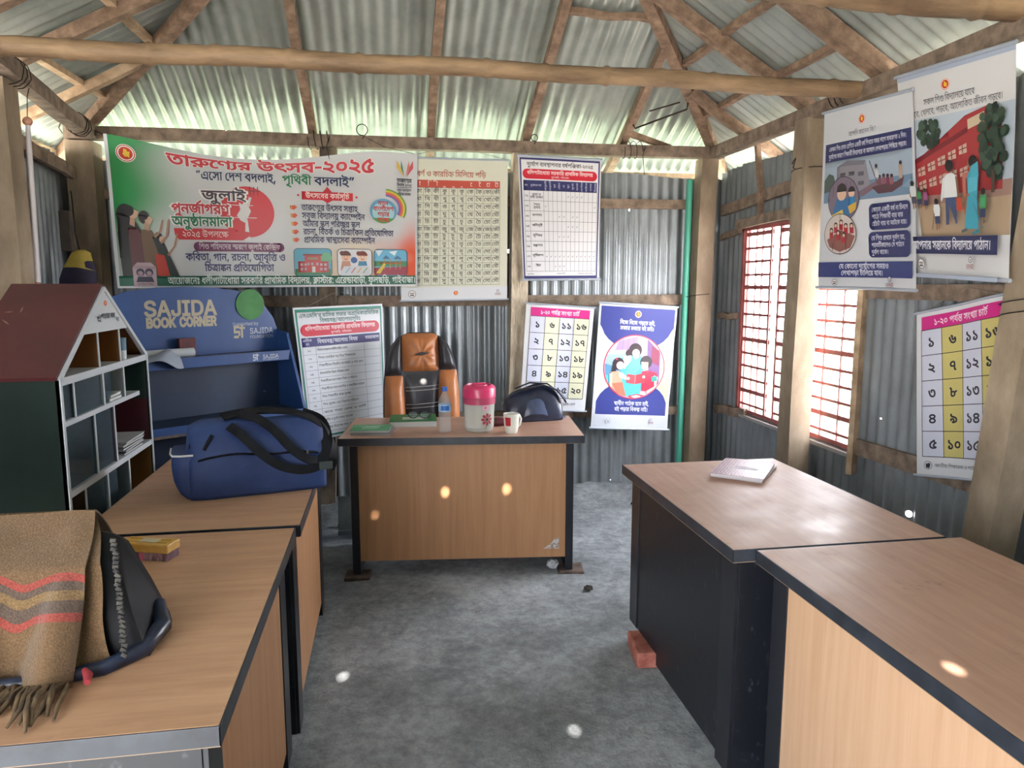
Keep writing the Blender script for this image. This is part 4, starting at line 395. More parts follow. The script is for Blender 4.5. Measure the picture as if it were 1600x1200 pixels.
456:[825,[221,157,20,0,28,-9,13,-12,29,16,31,4,16,-7,24,-19,1,-12,0,-14,-24,-20,-42,-16,-27,-6,-15,19,32,6,40,17,1,14,0,6,-10,12,-13,4,25,5,-47,-30,-31,-1,-4,13,-20,12,-15,0,-10,0,-14,-4,-8,-7,1,-6,0,-8,24,-10,27,0,-1,-19,-28,1,-34,10,-16,17,1,10,0,12,18,15,28,7],[105,157,18,0,32,-7,20,-17,1,-13,0,-9,-16,-17,-34,-10,-25,0,-3,20,30,0,20,11,1,7,0,8,-20,9,-21,0,-10,0,-12,-1,-9,-2,-3,19,10,1,18,1],[261,8,-56,0,-94,22,-72,47,-23,39,39,6,20,-34,60,-42,78,-19,49,0,38,0,48,13,1,14,0,11,-26,13,-19,4,41,9,22,-7,24,-18,1,-13,0,-13,-30,-21,-56,-11]],
472:[869,[441,156,1,-18,-155,0,1,-59,-1,-11,2,-5,0,-11,1,-6,1,-46,-37,4,-16,14,-52,23,-68,17,-37,3,-19,24,48,14,102,24,55,8,-9,-11,1,18,-249,0,1,18],[247,118,11,-6,-38,-7,-84,-18,-35,-11,28,-3,60,-13,52,-22,15,-14,-3,0,0,6,-2,12,1,8],[285,-29,-37,0,-6,11,-26,10,-21,0,-14,0,-26,-2,-28,-2,-13,0,-16,0,-30,4,-26,8,-14,16,1,11,0,5,2,9,3,3,39,-3,-2,-3,-2,-6,1,-4,0,-13,28,-9,23,0,12,0,24,2,22,2,15,0,20,0,30,-7,13,-7,1,22,39,8],[353,41,-18,0,-34,7,-26,18,-9,13,19,17,8,-13,18,-17,24,-8,17,0,10,0,20,8,1,8,0,6,-8,9,-22,7,-17,1,9,19,22,-2,34,-10,22,-17,1,-12,0,-15,-34,-19]],
475:[736,[251,77,-34,0,-48,17,-11,15,7,1,-4,-8,-14,-16,-26,-11,-19,0,-14,0,-26,5,-26,13,-13,11,31,9,16,-12,18,-7,11,0,14,0,18,8,10,19,3,17,35,0,4,-10,14,-16,18,-12,26,-7,19,0,18,0,18,9,1,8,0,10,-20,17,-13,7,41,4,8,-4,16,-11,8,-14,1,-8,0,-17,-40,-17],[373,156,1,-18,-375,0,1,18],[253,92,36,0,40,-15,1,-14,0,-10,-22,-16,-38,-12,-25,-4,-13,17,26,4,34,12,1,8,0,7,-18,7,-17,0,-20,0,-36,-7,-22,-10,1,-5,0,-3,10,-5,17,-1,-9,-18,-28,3,-26,12,1,11,0,8,18,14,32,11,42,6],[227,-28,-42,0,-74,16,-58,37,-19,31,37,6,18,-25,44,-31,58,-15,39,0,20,0,30,5,16,9,1,7,0,8,-24,11,-17,3,41,9,20,-5,24,-17,1,-11,0,-17,-58,-21]],
502:[266,[139,138,-51,0,1,-138,-37,0,1,138,-51,0,1,18,53,0,-4,16,-28,22,-48,12,-60,6,-33,0,-30,0,-42,-3,-22,-6,1,-5,0,-5,24,-2,15,0,49,0,26,0,32,-5,9,-5,10,-5,8,-12,1,-10,-33,0,0,6,-4,8,-5,2,-6,2,-14,1,-13,0,-47,0,-20,0,-32,3,-9,2,-12,4,-10,10,1,5,0,15,64,17,69,0,100,0,110,-35,7,-38,51,0],[-55,177,165,52,19,-14,-157,-54]],
516:[833,[289,156,1,-18,-201,0,1,-87,0,-11,6,-9,3,-2,10,-5,19,0,20,0,34,10,15,6,14,8,16,18,1,9,0,8,-16,8,-19,0,-4,0,-16,-1,-5,-1,-5,18,10,1,22,2,11,0,18,0,30,-7,16,-15,1,-12,0,-15,-28,-28,-21,-9,-20,-8,-42,-10,-25,0,-20,0,-26,6,-7,4,-8,4,-10,14,1,14,1,90,-51,0,1,18],[199,156,0,10,-18,8,-21,0,-47,0,-32,0,-36,5,-11,5,-14,5,-12,16,1,10,0,3,0,6,3,4,37,-1,0,-3,-2,-6,1,-2,0,-13,28,-11,29,0,53,0,26,0,30,-4,13,-5,8,-4,8,-13,3,-10],[423,138,-53,0,1,-138,-37,0,1,138,-51,0,1,18,53,0,-2,16,-28,22,-44,12,-56,6,-31,0,-20,0,-36,-3,-20,-6,1,-5,0,-5,18,-2,11,0,1,-2,-63,0,0,2,-2,5,1,2,0,7,14,11,30,9,42,4,29,0,60,0,88,-15,52,-33,3,-25,53,0]],
520:[833,[423,156,1,-18,-201,0,1,-87,0,-11,4,-9,5,-2,8,-5,21,0,18,0,36,10,13,6,14,8,16,18,1,9,0,8,-16,8,-17,0,-6,0,-14,-1,-5,-1,-5,18,10,1,20,2,13,0,18,0,30,-7,16,-15,1,-12,0,-15,-30,-28,-21,-9,-18,-8,-44,-10,-25,0,-18,0,-26,6,-7,4,-8,4,-12,14,1,14,1,90,-51,0,1,18],[331,156,0,10,-22,8,-21,0,-41,0,-32,0,-36,4,-11,5,-14,5,-14,16,1,10,0,3,2,7,1,3,39,-1,-2,-3,0,-5,1,-2,0,-6,4,-8,7,-3,6,-4,26,-4,25,0,17,0,8,0,22,-1,36,-3,27,-3,8,-4,10,-14,1,-10],[139,156,1,-18,-51,0,1,-138,-37,0,1,138,-51,0,1,18,45,0,-8,4,-16,11,-5,5,18,15,38,24,54,14,37,0,36,0,60,-11,60,-20,37,-14,-19,-12,-26,10,-44,15,-38,10,-36,5,-21,0,-26,0,-40,-10,-30,-18,-13,-11,4,-3,16,-10,9,-4]],
523:[831,[269,154,50,0,54,-21,1,-20,0,-11,-20,-18,-34,-12,-42,-5,-21,0,-26,0,-46,9,-26,19,1,14,0,11,20,17,32,11,40,6],[271,138,-22,0,-34,-6,-20,-14,1,-9,0,-11,34,-14,29,0,22,0,34,7,20,14,1,9,0,12,-32,12],[199,137,42,-7,76,-24,29,-13,-15,-15,-32,15,-80,24,-41,8],[421,156,1,-18,-83,0,-65,4,-49,-3,-16,-1,-36,0,-15,0,-23,0,1,18],[331,156,-2,10,-20,8,-21,0,-39,0,-32,0,-36,4,-11,5,-14,5,-14,16,1,10,0,3,2,6,1,3,39,-1,-2,-3,0,-4,1,-2,0,-6,4,-8,7,-3,6,-4,28,-4,25,0,11,0,10,0,22,-1,34,-3,27,-3,10,-4,8,-14,3,-10],[285,-3,-44,0,-48,20,1,18,0,9,22,16,38,13,29,6,47,-3,-34,-9,-42,-13,-18,-12,1,-8,0,-8,14,-8,26,-3,15,0,20,0,30,5,18,10,1,5,0,4,-10,5,-9,4,27,14,20,-6,14,-12,1,-7,0,-11,-26,-18,-50,-11],[139,156,1,-18,-51,0,1,-138,-37,0,1,138,-51,0,1,18,45,0,-8,4,-16,11,-5,5,18,15,38,24,54,14,37,0,36,0,60,-11,60,-20,35,-14,-19,-12,-26,10,-42,15,-38,10,-38,5,-19,0,-26,0,-42,-10,-30,-18,-11,-11,4,-3,16,-10,9,-4]],
525:[0,[-143,-77,-12,0,-32,5,-24,13,1,11,0,12,40,16,37,0,30,0,58,-12,60,-20,33,-13,-21,-13,-34,14,-54,18,-50,10,-23,0,-18,0,-18,-8,1,-5,0,-7,20,-6,13,0,20,0,22,8,12,12,4,12,1,4,1,17,39,0,1,-13,0,-7,-6,-19,-20,-18,-38,-11]],
586:[0,[-143,-66,-12,0,-32,5,-24,13,1,10,0,13,40,15,37,0,30,0,58,-11,60,-20,33,-13,-21,-14,-34,14,-54,19,-50,9,-23,0,-18,0,-18,-7,1,-5,0,-7,20,-6,13,0,20,0,22,8,12,11,4,12,1,5,1,35,37,0,1,-32,0,-6,-6,-19,-20,-18,-36,-11]],
587:[0,[-87,-60,-16,0,-30,5,-20,11,1,10,0,12,40,13,29,0,1,29,37,0,1,-36,-13,-10,-4,1,-8,0,-5,0,-18,0,-18,-5,1,-5,0,-5,16,-5,13,0,22,0,34,10,15,9,24,-4,56,-16,23,-8,-21,-14,-18,7,-38,12,-15,3,-8,-4,-24,-7,-28,-3]],
597:[263,[97,29,3,-3,-4,-8,-14,-20,-16,-18,-7,-10,-31,0,6,15,14,31,3,13]],
598:[340,[25,84,123,0,1,-20,-121,0]],
600:[449,[159,198,41,0,-129,-229,-41,0]],
611:[294,[75,104,-14,0,-18,8,1,8,0,10,18,8,15,0,12,0,18,-8,1,-10,0,-8,-18,-8],[75,-4,-14,0,-18,8,1,10,0,9,18,7,15,0,12,0,18,-7,1,-9,0,-10,-18,-8]],
616:[518,[97,50,1,5,0,9,6,14,18,13,17,7,16,6,20,11,8,12,1,8,0,12,-28,15,-27,0,-20,0,-36,-7,-15,-4,-15,18,20,5,46,7,23,0,46,0,54,-24,1,-21,0,-11,-12,-16,-24,-14,-17,-7,-16,-8,-18,-10,-8,-10,1,-7,1,-3],[115,-4,-12,0,-18,8,1,10,0,9,18,7,13,0,14,0,18,-7,1,-9,0,-10,-18,-8]],
631:[312,[115,182,3,-2,-4,-9,-14,-21,-16,-20,-7,-9,-33,0,4,10,10,22,8,21,3,8]],
632:[500,[45,121,-1,3,4,9,14,20,16,20,9,9,35,0,-6,-10,-8,-22,-8,-20,-1,-9],[141,121,-3,3,4,9,14,20,16,20,9,9,35,0,-4,-10,-10,-22,-8,-20,-1,-9]],
633:[500,[209,182,5,-2,-6,-9,-14,-21,-16,-20,-7,-9,-33,0,6,10,8,22,8,21,5,8],[115,182,3,-2,-4,-9,-14,-21,-16,-20,-7,-9,-33,0,4,10,10,22,8,21,3,8]],
641:[379,[97,0,1,156,43,0,1,-156]],
2002:[690,[13,0,133,182,55,0,135,-182,-47,0,-77,108,-6,10,-20,30,-13,23,11,0,-14,-23,-18,-31,-7,-9,-73,-108],[81,51,1,20,187,0,1,-20]],
2065:[654,[45,0,1,182,129,0,38,0,50,-13,24,-22,1,-13,0,-12,-16,-15,-28,-9,-13,-3,1,-1,16,-1,34,-10,22,-20,1,-15,0,-13,-24,-22,-54,-13,-41,0],[91,21,87,0,42,0,36,16,1,12,0,9,-18,15,-34,10,-23,0,-87,0],[91,102,81,0,20,0,32,8,18,14,1,9,0,12,-32,16,-35,0,-81,0]],
2073:[730,[193,-2,-48,0,-72,22,-42,42,1,29,0,29,42,42,72,22,49,0,26,0,50,-8,38,-15,28,-22,5,-14,-45,0,-4,9,-20,14,-26,10,-34,5,-15,0,-34,0,-52,-17,-32,-32,1,-23,0,-23,32,-32,52,-17,35,0,16,0,34,5,26,10,20,14,5,9,47,0,-4,-14,-26,-22,-40,-15,-50,-8]],
2084:[722,[159,0,-87,0,1,21,85,0,44,0,60,16,28,32,1,22,0,22,-28,32,-56,16,-43,0,-89,0,1,21,95,0,54,0,74,-22,42,-40,1,-29,0,-28,-42,-41,-78,-22],[91,182,1,-182,-45,0,1,182]],
2095:[601,[45,0,1,182,223,0,1,-21,-175,0,1,-59,165,0,1,-20,-163,0,1,-61,179,0,1,-21]],
2137:[590,[45,0,1,182,221,0,1,-21,-173,0,1,-62,159,0,1,-20,-157,0,1,-79]],
2234:[441,[23,0,1,21,67,0,1,140,-65,0,1,21,177,0,1,-21,-63,0,1,-140,65,0,1,-21]],
2266:[571,[135,-2,-50,0,-60,28,1,26,1,10,47,0,1,-10,0,-17,34,-17,31,0,26,0,36,17,1,17,1,130,47,0,1,-130,0,-26,-60,-28]],
2271:[672,[77,52,1,25,12,8,24,16,26,15,15,7,109,59,63,0,-155,-83,-1,0],[45,0,1,182,47,0,1,-62,1,-40,1,-11,1,-69],[269,0,-131,93,29,18,159,-111]],
2300:[753,[45,0,1,182,55,0,149,-116,6,-5,18,-14,18,-18,11,-10,-5,0,-4,10,-2,20,0,16,1,5,1,112,47,0,1,-182,-53,0,-131,104,-10,7,-18,15,-24,21,-15,15,9,0,2,-13,2,-23,0,-17,1,-5,1,-104]],
2321:[765,[193,-2,-48,0,-72,22,-42,42,1,29,0,29,42,42,72,22,49,0,46,0,72,-22,42,-42,1,-29,0,-29,-42,-42,-72,-22],[193,19,32,0,52,17,32,32,1,23,0,23,-32,32,-52,17,-31,0,-34,0,-52,-17,-32,-32,1,-23,0,-23,32,-32,52,-17]],
2384:[644,[45,0,1,182,125,0,42,0,56,-15,26,-25,1,-16,0,-17,-26,-24,-54,-14,-43,0,-97,0,1,20,97,0,30,0,34,9,16,15,1,11,0,11,-16,16,-34,8,-29,0,-75,0,1,-161],[253,0,-85,82,53,0,89,-82]],
2397:[642,[161,-3,-38,0,-58,13,-34,22,-1,16,49,0,2,-11,24,-13,38,-6,21,0,26,0,38,8,24,14,1,10,0,9,-20,11,-34,7,-17,2,-43,7,-44,6,-50,23,1,18,0,16,34,23,56,12,37,0,36,0,54,-12,32,-22,3,-14,-45,0,-2,13,-46,15,-31,0,-24,0,-34,-8,-20,-13,1,-9,0,-9,24,-12,32,-6,15,-2,37,-5,14,-2,36,-7,32,-11,20,-18,1,-12,0,-15,-30,-24,-60,-14]],
2411:[646,[25,161,1,21,275,0,1,-21,-113,0,1,-161,-45,0,1,161]],
2424:[744,[187,-3,-42,0,-64,17,-36,29,1,19,1,120,47,0,1,-118,0,-13,24,-21,42,-11,31,0,30,0,42,11,24,21,1,13,1,118,47,0,1,-120,0,-19,-36,-29,-62,-17]],
2578:[612,[167,-3,-26,0,-32,9,-18,11,-3,4,-3,0,1,-21,-43,0,1,182,45,0,1,-67,5,0,4,3,18,11,30,9,29,0,34,0,52,-17,28,-32,1,-21,0,-22,-28,-32,-52,-17],[159,17,26,0,34,14,18,23,1,14,0,14,-18,23,-34,14,-25,0,-24,0,-34,-13,-18,-23,1,-15,0,-15,18,-23,34,-13]],
2597:[612,[141,-3,-34,0,-52,17,-28,32,1,22,0,21,28,32,54,17,35,0,26,0,30,-9,18,-11,5,-3,5,0,1,67,45,0,1,-182,-41,0,1,21,-5,0,-4,-4,-18,-11,-32,-9],[149,17,24,0,34,13,18,23,1,15,0,15,-18,23,-34,13,-23,0,-26,0,-34,-14,-18,-23,1,-14,0,-14,18,-23,34,-14]],
2614:[583,[155,-3,-40,0,-58,18,-30,31,1,21,0,21,30,32,56,18,37,0,22,0,42,-7,34,-16,22,-26,1,-19,1,-9,-211,0,1,18,189,0,-21,-6,0,13,-16,21,-34,12,-23,0,-24,0,-36,-12,-18,-20,1,-11,1,-12,0,-15,20,-22,38,-10,27,0,16,0,26,4,20,10,5,7,43,-6,-6,-11,-30,-15,-44,-9]],
2790:[600,[151,-3,-38,0,-56,18,-30,31,1,21,0,22,30,32,56,17,39,0,38,0,56,-17,30,-32,1,-22,0,-21,-30,-31,-56,-18],[151,17,28,0,34,14,18,23,1,13,0,14,-18,23,-34,15,-27,0,-28,0,-34,-15,-18,-23,1,-14,0,-13,18,-23,34,-14]],
2843:[612,[39,-51,1,187,45,0,1,-21,5,0,4,3,18,11,30,9,29,0,34,0,52,-17,28,-32,1,-21,0,-22,-28,-32,-52,-17,-33,0,-26,0,-32,9,-18,11,-3,4,-3,0,1,-72],[159,17,26,0,34,14,18,23,1,14,0,14,-18,23,-34,14,-25,0,-24,0,-34,-13,-18,-23,1,-15,0,-15,18,-23,34,-13]],
2852:[376,[39,0,1,136,45,0,1,-21,3,0,8,11,38,12,25,0,6,0,14,0,5,0,1,-22,-2,0,-16,1,-9,0,-18,0,-32,-8,-18,-14,1,-10,1,-85]],
2889:[327,[147,136,1,-18,-141,0,1,18],[47,169,45,0,1,-134,0,-9,14,-8,19,0,4,0,14,1,5,0,11,-18,-8,-1,-16,-2,-9,0,-34,0,-40,19,1,17]],
2915:[591,[133,-2,-28,0,-42,12,-24,23,1,17,1,86,45,0,1,-84,0,-16,34,-18,29,0,20,0,30,9,18,16,1,12,1,81,47,0,1,-136,-43,0,1,33,7,0,-12,-19,-46,-16]],
2998:[562,[35,-49,13,19,5,-1,14,-2,22,2,18,9,7,10,9,11,-103,137,49,0,59,-80,8,-13,14,-25,7,-12,-15,0,8,12,12,25,11,13,59,80,49,0,-119,-156,-8,-11,-24,-14,-30,-7,-19,0,-12,0,-16,2]],
}
# words: character codes less 2400 (Latin kept whole) -> glyph numbers in order; a nested (glyph, x, y) is placed off the pen
LAYOUTS = {
(-2334,-2321,-2321,-2325):(2065,2321,2321,2271),(-2333,-2321,-2318,-2322,-2331,-2318):(2073,2321,2384,2300,2095,2384),(-2330,-2321,-2315,-2322,-2332,-2335,-2316,-2327,-2321,-2322):(2137,2321,2424,2300,2084,2002,2411,2234,2321,2300),(-2317,-2335,-2326,-2327,-2332,-2335):(2397,2002,2266,2234,2084,2002),(-2317,-2283,-2288,-2288,-2289,-2286,-2284,-2299,-2300):(2397,2915,2843,2843,2790,2852,2889,2614,2597),(-2315,-2317,-2335,-2327,-2332):(2424,2397,2002,2234,2084),(-2302,-2279):(2578,2998),(37,53,109,63,107,76,80):(8,61,285,54,42,46),(37,55,109,80,94,71,95,53,94,80,77,95,68,109,68,95,53):(8,205,54,55,38,20,54,46,55,43,55,339,20),(37,68,95,76,99,87,109,63,95):(8,55,35,42,59,523),(37,72,97,87,109,64,94,72,78,94,82,94):(8,39,57,424,54,39,44,54,47,54),(38,55,88,109,63):(9,22,434),(38,58,80,67):(9,25,46,34),(38,63,53,103):(9,30,61,20),(38,74,72,94,80):(9,40,39,54,46),(38,74,72,95):(9,40,55,39),(38,76,99,68,109,68,95):(9,42,59,55,339),(38,78,94,80):(9,44,54,46),(38,79,92,107,60,72,103,35):(9,61,70,54,27,61,39,7),(38,82,107,53,95,68):(9,61,47,54,55,20,35),(38,88,82,103):(9,50,61,47),(41,72,109,72,79,92,72):(12,365,70,39),(41,74,82,53,109,87,103):(12,40,47,61,129),(41,74,88,109,69,95,68,95):(12,40,55,437,55,35),(41,110,88,76):(12,66,50,42),(41,110,88,76,-2355,136,134,136,139):(12,66,50,42,598,77,75,77,80),(41,110,88,76,103,80):(12,66,50,61,42,46),(47,53,60,72):(16,20,27,39),(47,53,63,95):(16,20,520),(47,74,109,80,95,82):(16,55,224,47),(47,76,34):(16,42,6),(47,80,103,72,109,65,94,76,94,65,92,96,-2356):(16,61,46,361,54,42,54,68,56,597),(47,88,47,78,88,95,5817,80):(16,50,16,44,55,50,631,46),(51,):(18,),(53,):(20,),(53,76,95,68,94,-2356):(20,55,42,35,54,597),(53,78,95,63,95,80):(20,55,44,520,46),(53,80,109,68,76,109,79):(20,35,(131,-157,0),42,202),(53,80,109,78,88,98,58,95):(20,44,131,50,58,55,25),(53,94):(20,54),(53,94,80,58,95,89,109,72):(20,54,46,55,25,447),(53,94,80,67,103):(20,54,46,61,34),(53,95):(55,20),(53,95,-2337):(55,20,616),(53,96):(20,56),(53,97):(20,(57,-220,0)),(53,98):(20,(58,-220,0)),(53,99):(20,(59,-220,0)),(53,103):(450,20),(53,103,72,109,70,109,80,95,53):(450,20,55,372,20),(53,104):(451,20),(53,107):(450,20,54),(53,107,72,107):(450,20,54,61,39,54),(53,108):(450,20,67),(53,109,79,94,78,109,74,103,39,72):(20,202,54,61,394,10,39),(53,109,80,35):(203,7),(53,109,80,78,95,53):(203,55,44,20),(53,109,82,94,88,109,63,94,80,-2342):(292,54,434,54,46,611),(54,):(21,),(54,80,94):(21,46,54),(54,94):(21,54),(54,94,79,92):(21,54,70),(54,95):(55,21),(54,96):(21,56),(54,97):(21,57),(54,98):(21,58),(54,99):(21,59),(54,103):(450,21),(54,103,82,76,103,-2356):(450,21,47,61,42,597),(54,103,82,94):(450,21,47,54),(54,104):(451,21),(54,107):(450,21,54),(54,108):(450,21,67),(55,):(22,),(55,65,92,76,103,4):(22,68,61,42,641),(55,65,92,94,80):(22,68,54,46),(55,94):(22,54),(55,94,39,76,94,72,109,71,94,4):(22,54,10,42,54,364,54,641),(55,94,72,-2356):(22,54,39,597),(55,95):(55,22),(55,96):(22,56),(55,97):(452,),(55,98):(22,58),(55,99):(22,59),(55,103):(450,22),(55,104):(451,22),(55,107):(450,22,54),(55,108):(450,22,67),(55,109,80,89,67):(205,51,34),(56,):(23,),(56,80):(23,46),(56,94):(23,54),(56,95):(55,23),(56,96):(23,56),(56,97):(23,57),(56,98):(23,58),(56,98,80,109,67,95,61,65,92):(23,58,55,34,(131,-61,0),28,68),(56,99):(23,59),(56,103):(450,23),(56,104):(451,23),(56,107):(450,23,54),(56,108):(450,23,67),(58,):(25,),(58,94):(25,54),(58,94,39,-2356):(25,54,10,597),(58,94,39,4):(25,54,10,641),(58,94,80,109,63):(25,54,30,131),(58,94,82,95,79,92,103):(25,54,55,47,61,70),(58,95):(55,25),(58,95,68,109,80,94,34,53,72):(55,25,219,54,6,20,39),(58,95,68,109,80,94,57,109,53,72):(55,25,219,54,304,39),(58,95,72,82,103):(55,25,39,61,47),(58,96):(25,56),(58,97):(25,(586,-83,0)),(58,98):(25,(587,-83,0)),(58,99):(25,(59,-83,0)),(58,103):(450,25),(58,104):(451,25),(58,107):(450,25,54),(58,108):(450,25,67),(60,):(27,),(60,94):(27,54),(60,94,68,96,79,92):(27,54,35,56,70),(60,94,72,97,79,92,94,80,95):(27,54,39,57,70,54,55,46),(60,94,72,103,72):(27,54,61,39,39),
(60,95):(55,27),(60,96):(27,56),(60,96,76,72):(27,56,42,39),(60,97):(27,(57,12,0)),(60,97,72):(27,(57,12,0),39),(60,97,82,94,39):(27,(57,12,0),47,54,10),(60,98):(27,(58,12,0)),(60,99):(27,(59,12,0)),(60,103):(450,27),(60,104):(451,27),(60,107):(450,27,54),(60,108):(450,27,67),(61,80,103):(28,61,46),(63,):(30,),(63,94):(30,54),(63,95):(520,),(63,96):(516,),(63,97):(30,(586,-83,0)),(63,98):(30,(587,-83,0)),(63,99):(30,(59,-83,0)),(63,103):(450,30),(63,104):(451,30),(63,107):(450,30,54),(63,108):(450,30,67),(65,95,88,103,78,109,76,80):(55,32,61,50,269,46),(68,):(35,),(68,94):(35,54),(68,94,74,70,94,89):(35,54,40,37,54,51),(68,94,80,97,67,109,79,103,80):(35,54,454,61,34,202,46),(68,95):(55,35),(68,96):(35,56),(68,97):(35,(586,-108,0)),(68,98):(35,(587,-108,0)),(68,99):(35,(59,-108,0)),(68,103):(450,35),(68,104):(451,35),(68,107):(450,35,54),(68,108):(450,35,67),(69,94,53,103,4):(36,54,61,20,641),(70,):(37,),(70,94):(37,54),(70,94,79,92,95,68,109,76):(37,54,55,70,260),(70,95):(55,37),(70,95,72,4):(55,37,39,641),(70,96):(37,56),(70,97):(37,(57,12,0)),(70,97,80,109,76,82):(37,(57,12,0),42,131,47),(70,97,80,109,79,107,55):(37,(57,12,0),61,45,131,54,22),(70,97,80,109,79,107,55,103,80):(37,(57,12,0),61,45,131,54,61,22,46),(70,98):(37,(58,12,0)),(70,99):(37,(59,12,0)),(70,103):(450,37),(70,103,86):(450,37,48),(70,104):(451,37),(70,107):(450,37,54),(70,108):(450,37,67),(71,82,95,74,94,63,94,71,107,79,92,94):(38,55,47,40,54,30,54,61,38,54,70,54),(71,82,96,74,94,63,94,71,107,79,92,94):(38,47,56,40,54,30,54,61,38,54,70,54),(72,34):(39,6),(72,68,97,72):(39,35,(586,-108,0),39),(72,70,96):(39,37,56),(72,77,103,78,109,76,80):(39,61,43,269,46),(72,94):(39,54),(72,94,39,4):(39,54,10,641),(72,94,78):(39,54,44),(72,95,60,103):(55,39,61,27),(72,95,79,92,78,95,68):(55,39,70,55,44,35),(72,95,79,92,103):(55,39,61,70),(72,95,80,94,74,70):(55,39,46,54,40,37),(74,):(40,),(74,65,92,68,103):(40,68,61,35),(74,65,92,76,103,-2356):(40,68,61,42,597),(74,65,92,76,103,4):(40,68,61,42,641),(74,65,92,94):(40,68,54),(74,65,92,94,80):(40,68,54,46),(74,65,92,95):(40,55,68),(74,80,76,80,109,68,96,53,94,82,103,51):(40,46,42,35,502,20,54,61,47,18),(74,80,95,53,82,109,74,72,94):(40,55,46,20,410,39,54),(74,80,95,58,109,59,72,109,72):(40,55,46,312,365),(74,80,95,76,103,86):(40,55,46,61,42,48),(74,80,109,79,72,109,68):(40,45,131,357),(74,94):(40,54),(74,94,64):(40,54,31),(74,94,64,53):(40,54,31,20),(74,94,64,72,103):(40,54,31,61,39),(74,94,64,94,72,4):(40,54,31,54,39,641),(74,94,64,103):(40,54,61,31),(74,94,64,109,79,74,97,88,109,68,53):(40,54,31,202,40,57,435,20),(74,95):(55,40),(74,95,59,95,79,92,103):(55,40,55,26,61,70),(74,96):(40,56),(74,97):(40,57),(74,97,72,80,109,60,94,55,80,67):(40,57,39,27,(131,-73,0),54,22,46,34),(74,98):(40,58),(74,99):(40,59),(74,99,69,95,76,96):(40,59,55,36,42,56),(74,103):(450,40),(74,104):(451,40),(74,107):(450,40,54),(74,108):(450,40,67),(74,109,80,67,79,92,72):(224,34,70,39),(74,109,80,68,95,79,107,55,95,68,94):(224,55,35,61,45,54,55,22,35,54),(74,109,80,69,78):(224,36,44),(74,109,80,69,78,103):(224,36,61,44),(74,109,80,71,94,72):(224,38,54,39),(74,109,80,76,94,89):(224,42,54,51),(74,109,80,94,69,78,95,53):(224,54,36,55,44,20),(74,109,80,94,80,78,109,77,95,53):(224,54,46,55,396,20),(75,97,82,59,65,92,95,-2356):(41,(57,-221,0),47,26,55,68,597),(75,103,76,109,80,97,79,92,94,80,95):(450,41,472,70,54,55,46),(76,):(42,),(76,39):(42,10),(76,60,109,80,74,94,68):(42,211,40,54,35),(76,70,82,94,39,-2356):(42,37,47,54,10,597),(76,70,82,94,39,5821):(42,37,47,54,10,633),(76,72,109,79,94):(42,39,202,54),(76,80,109,67):(42,34,(131,-61,0)),(76,80,109,87):(42,49,131),(76,80,109,87,74,62,109,60,95,53,94,-2355,136,134,136,139):(42,49,131,40,55,322,20,54,598,77,75,77,80),(76,94):(42,54),(76,94,34,82,94,70,103,86):(42,54,6,47,54,61,37,48),(76,94,80):(42,54,46),(76,94,80,109,87,95,53):(42,54,55,49,131,20),(76,95):(55,42),(76,95,53,82,109,74):(55,42,20,410),(76,95,68,80,109,53):(55,42,35,20,(131,-220,0)),(76,95,70,109,79,94,82,79,92):(55,42,37,202,54,47,70),
